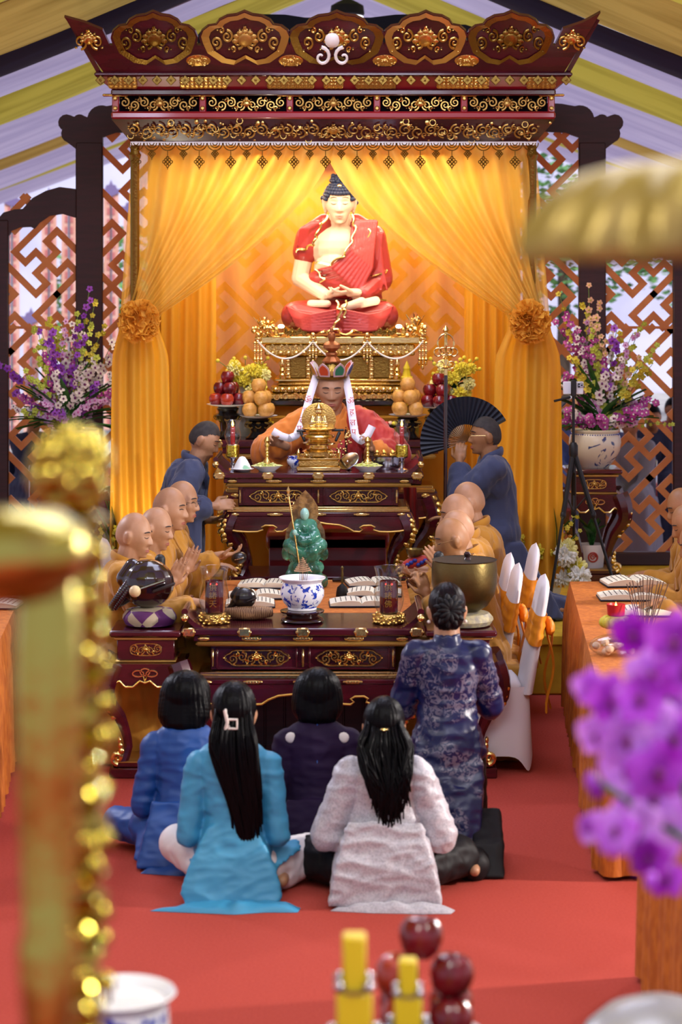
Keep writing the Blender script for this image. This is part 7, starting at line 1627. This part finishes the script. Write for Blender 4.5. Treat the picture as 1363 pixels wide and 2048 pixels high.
D = 4.5; zb_ = Z(1985, D) - .20; t = T('incense_bowl', 'blurred white and blue bowl of incense sand at the lower left', 'bowl', (X(240, D), D, zb_)); lathe_obj('bowl_body', 'porcelain_blue', [(.05, 0), (.055, .01), (.09, .05), (.105, .10), (.10, .16), (.098, .18)], (0, 0, 0), 40, t); lathe_obj('rim', 'porcelain', [(.098, .18), (.115, .20), (.113, .203), (.095, .185), (.09, .16), (0, .155)], (0, 0, 0), 40, t)
lathe_obj('ash', 'ash', [(.093, .16), (.05, .168), (0, .17)], (0, 0, 0), 24, t)
for dx in (-.03, -.018, -.04): b = MB(); b.tube([(dx, .0, .155), (dx * 1.1, 0, .25 + dx)], .003, 5); b.build('incense_stub', 'incense', t)
b = MB(); b.lathe([(.06, 0), (.09, .01), (.09, zb_ - zt0 - .01), (.075, zb_ - zt0)], (0, 0, 0), 24); o = b.build('bowl_stand', 'rosewood'); o.location = (X(240, D), D, zt0); tag(o, 'round wooden stand under the blurred incense bowl at the lower left', 'stand')
D = 4.4; t = T('covered_dish', 'blurred pale domed dish cover at the lower right corner', 'dish', (X(1320, D), D, zt0)); zd = Z(1998, D) - zt0; lathe_obj('dome', 'cover_grey', [(.17, 0), (.17, zd - .10), (.15, zd - .06), (.11, zd - .025), (.06, zd - .006), (0, zd)], (0, 0, 0), 40, t)
# brass lotus lamp pole and ornate column at the left
D = 2.25; s = D / F; t = T('brass_lamp_stand', 'blurred tall brass lamp stand with a wide dish at the left edge', 'lamp stand', (X(95, D), D, 0))
def zl(py): return Z(py, D)
lathe_obj('pole', 'fore_gold', [(.12, 0), (.12, .02), (.05, .06), (.028, .12), (.028, 1.2), (.024, zl(2048)), (.030, zl(1900)), (.024, zl(1850)), (.030, zl(1600)), (.033, zl(1350)), (.030, zl(1220)), (.026, zl(1160))], (0, 0, 0), 28, t, rib=(8, .06))
lathe_obj('dish', 'fore_gold', [(.026, zl(1205)), (.060, zl(1190)), (.080, zl(1150)), (.088, zl(1100)), (.082, zl(1055)), (.060, zl(1025)), (0, zl(1015))], (-.045, 0, 0), 40, t)
D = 2.62; t = T('brass_lamp_stand', 'blurred ornate brass column with flower finial behind the dish stand at the left edge', 'lamp stand', (X(140, D), D, 0)); s = D / F; r2 = random.Random(8)
lathe_obj('pole', 'fore_polish', [(.13, 0), (.13, .02), (.04, .06), (.022, .12), (.022, Z(2100, D))] + [(.026 + .012 * abs(sin(i * PI / 6)) + .007 * abs(noise.noise(V((i * .37, 2, 0)))) * 2, Z(2095 - 9 * i, D)) for i in range(119)] + [(.018, Z(1020, D))], (0, 0, 0), 24, t, rib=(8, .05))
b = MB()
for i in range(70):
    py = lerp(2060, 1010, r2.random()); a = r2.uniform(0, 6.28); r = lerp(.036, .046, r2.random()); b.ell((r * cos(a), r * sin(a), Z(py, D)), r2.uniform(.010, .016), None, 12, 8)
b.build('bead_trim', 'fore_polish', t); b = MB(); c = V((0, 0, Z(940, D)))
for i in range(90):
    d = V((r2.gauss(0, 1), r2.gauss(0, 1), r2.gauss(0, 1))).normalized(); b.ell(c + V((d.x * .038, d.y * .038, d.z * .044)), r2.uniform(.010, .018), None, 12, 8)
b.ell(c, (.036, .036, .042), None, 14, 10); b.build('flower_finial', 'fore_polish', t)
# fluted parasol ornament at the upper right
D = 2.45; t = T('parasol_lamp', 'blurred fluted gold parasol shaped lamp at the upper right edge', 'lamp', (X(1410, D), D, 0)); z_ = lambda py: Z(py, D); s = D / F
lathe_obj('canopy', 'fore_silver', [(310 * s, z_(524)), (322 * s, z_(500)), (312 * s, z_(450)), (282 * s, z_(400)), (225 * s, z_(352)), (150 * s, z_(328)), (0, z_(318))], (0, 0, 0), 80, t, rib=(16, .17)); lathe_obj('lining', 'inner_dark', [(300 * s, z_(530)), (306 * s, z_(522)), (0, z_(505))], (0, 0, 0), 48, t); lathe_obj('pole', 'fore_gold', [(.10, 0), (.10, .02), (.012, .04), (.012, z_(505))], (.02, 0, 0), 16, t)
for i in range(20): a = 2 * PI * i / 20 + .1; b = MB(); b.ell((310 * s * cos(a), 310 * s * sin(a), z_(508) + .012 * (i % 2)), (.008, .008, .010), None, 10, 7); b.build('rim_bead', 'white_pearl', t)
# purple orchids at the right edge
D = 3.3; t = T('orchid_plant', 'blurred purple moth orchid in the right foreground', 'flowers', (X(1400, D), D, .791)); r2 = random.Random(31); zr_ = .791; s = D / F
lathe_obj('pot', 'porcelain', [(.07, -.79), (.07, -.1), (.09, -.08), (.10, .08), (.09, .08), (0, .06)], (.06, 0, 0), 24, t)
def big_orchid(t, c, r, d):
    s_, u_, n_ = frame_from(d); b = MB(); b.m = 0
    for i in range(5):
        a = PI / 2 + 2 * PI * i / 5 + r2.uniform(-.1, .1); e = s_ * cos(a) + u_ * sin(a); w_ = n_.cross(e); k = .62 if i in (1, 4) else .40
        def fn(u, v): x = (u - .5) * 2; return c + e * r * v * 1.05 + w_ * (x * r * k * sin(PI * min(1, v * .93 + .05)) ** .7) + n_ * (r * (.14 * v * (1 - v) * 3 - .10 * x * x * v - .04 + .02 * i))
        b.grid(7, 7, fn)
    b.m = 1; b.ell(c + n_ * r * .16, (r * .16, r * .16, r * .2), None, 8, 6); b.ell(c + n_ * r * .2 - u_ * r * .18, (r * .10, r * .14, r * .16), None, 8, 6); b.build('blossom', [r2.choice(['fore_orchid', 'fore_orchid_pale']), 'or_throat'], t, smooth='all', fix=False)
st1 = [V(((1385 - 1400) * s, 0, Z(py, D) - zr_ + .0)) + V((dx * s, 0, 0)) for px, py, dx in ((0, 2000, 60), (0, 1700, 20), (0, 1500, -40), (0, 1350, -60), (0, 1240, -10))]
b = MB(); b.tube(st1, .006, 8); b.tube([st1[1], st1[1] + V((-.05, 0, .03)), V(((1190 - 1400) * s, 0, Z(1560, D) - zr_))], .005, 8); b.build('flower_stem', 'leaf', t)
for px, py, r in [(1330, 1262, 52), (1285, 1290, 44), (1350, 1320, 50), (1300, 1345, 48), (1262, 1375, 44), (1225, 1400, 46), (1190, 1390, 34), (1335, 1400, 55), (1290, 1440, 52), (1240, 1460, 50), (1200, 1480, 40), (1345, 1480, 55), (1300, 1520, 55), (1255, 1545, 48), (1355, 1560, 50), (1215, 1630, 40), (1190, 1660, 30), (1310, 1600, 50), (1270, 1640, 42), (1240, 1680, 30), (1290, 1700, 36), (1345, 1650, 46), (1350, 1790, 34), (1330, 1720, 34)]:
    big_orchid(t, V(((px - 1400) * s, r2.uniform(-.10, .10), Z(py, D) - zr_)), r * s * 1.2, V((r2.uniform(-.6, .2), -1, r2.uniform(-.3, .4))))
for i in range(10): px, py = r2.uniform(1170, 1290), r2.uniform(1560, 1780); b = MB(); b.ell(V(((px - 1400) * s, r2.uniform(-.08, .08), Z(py, D) - zr_)), (.010, .010, .015), None, 8, 6); b.build('bud', 'fore_orchid', t)
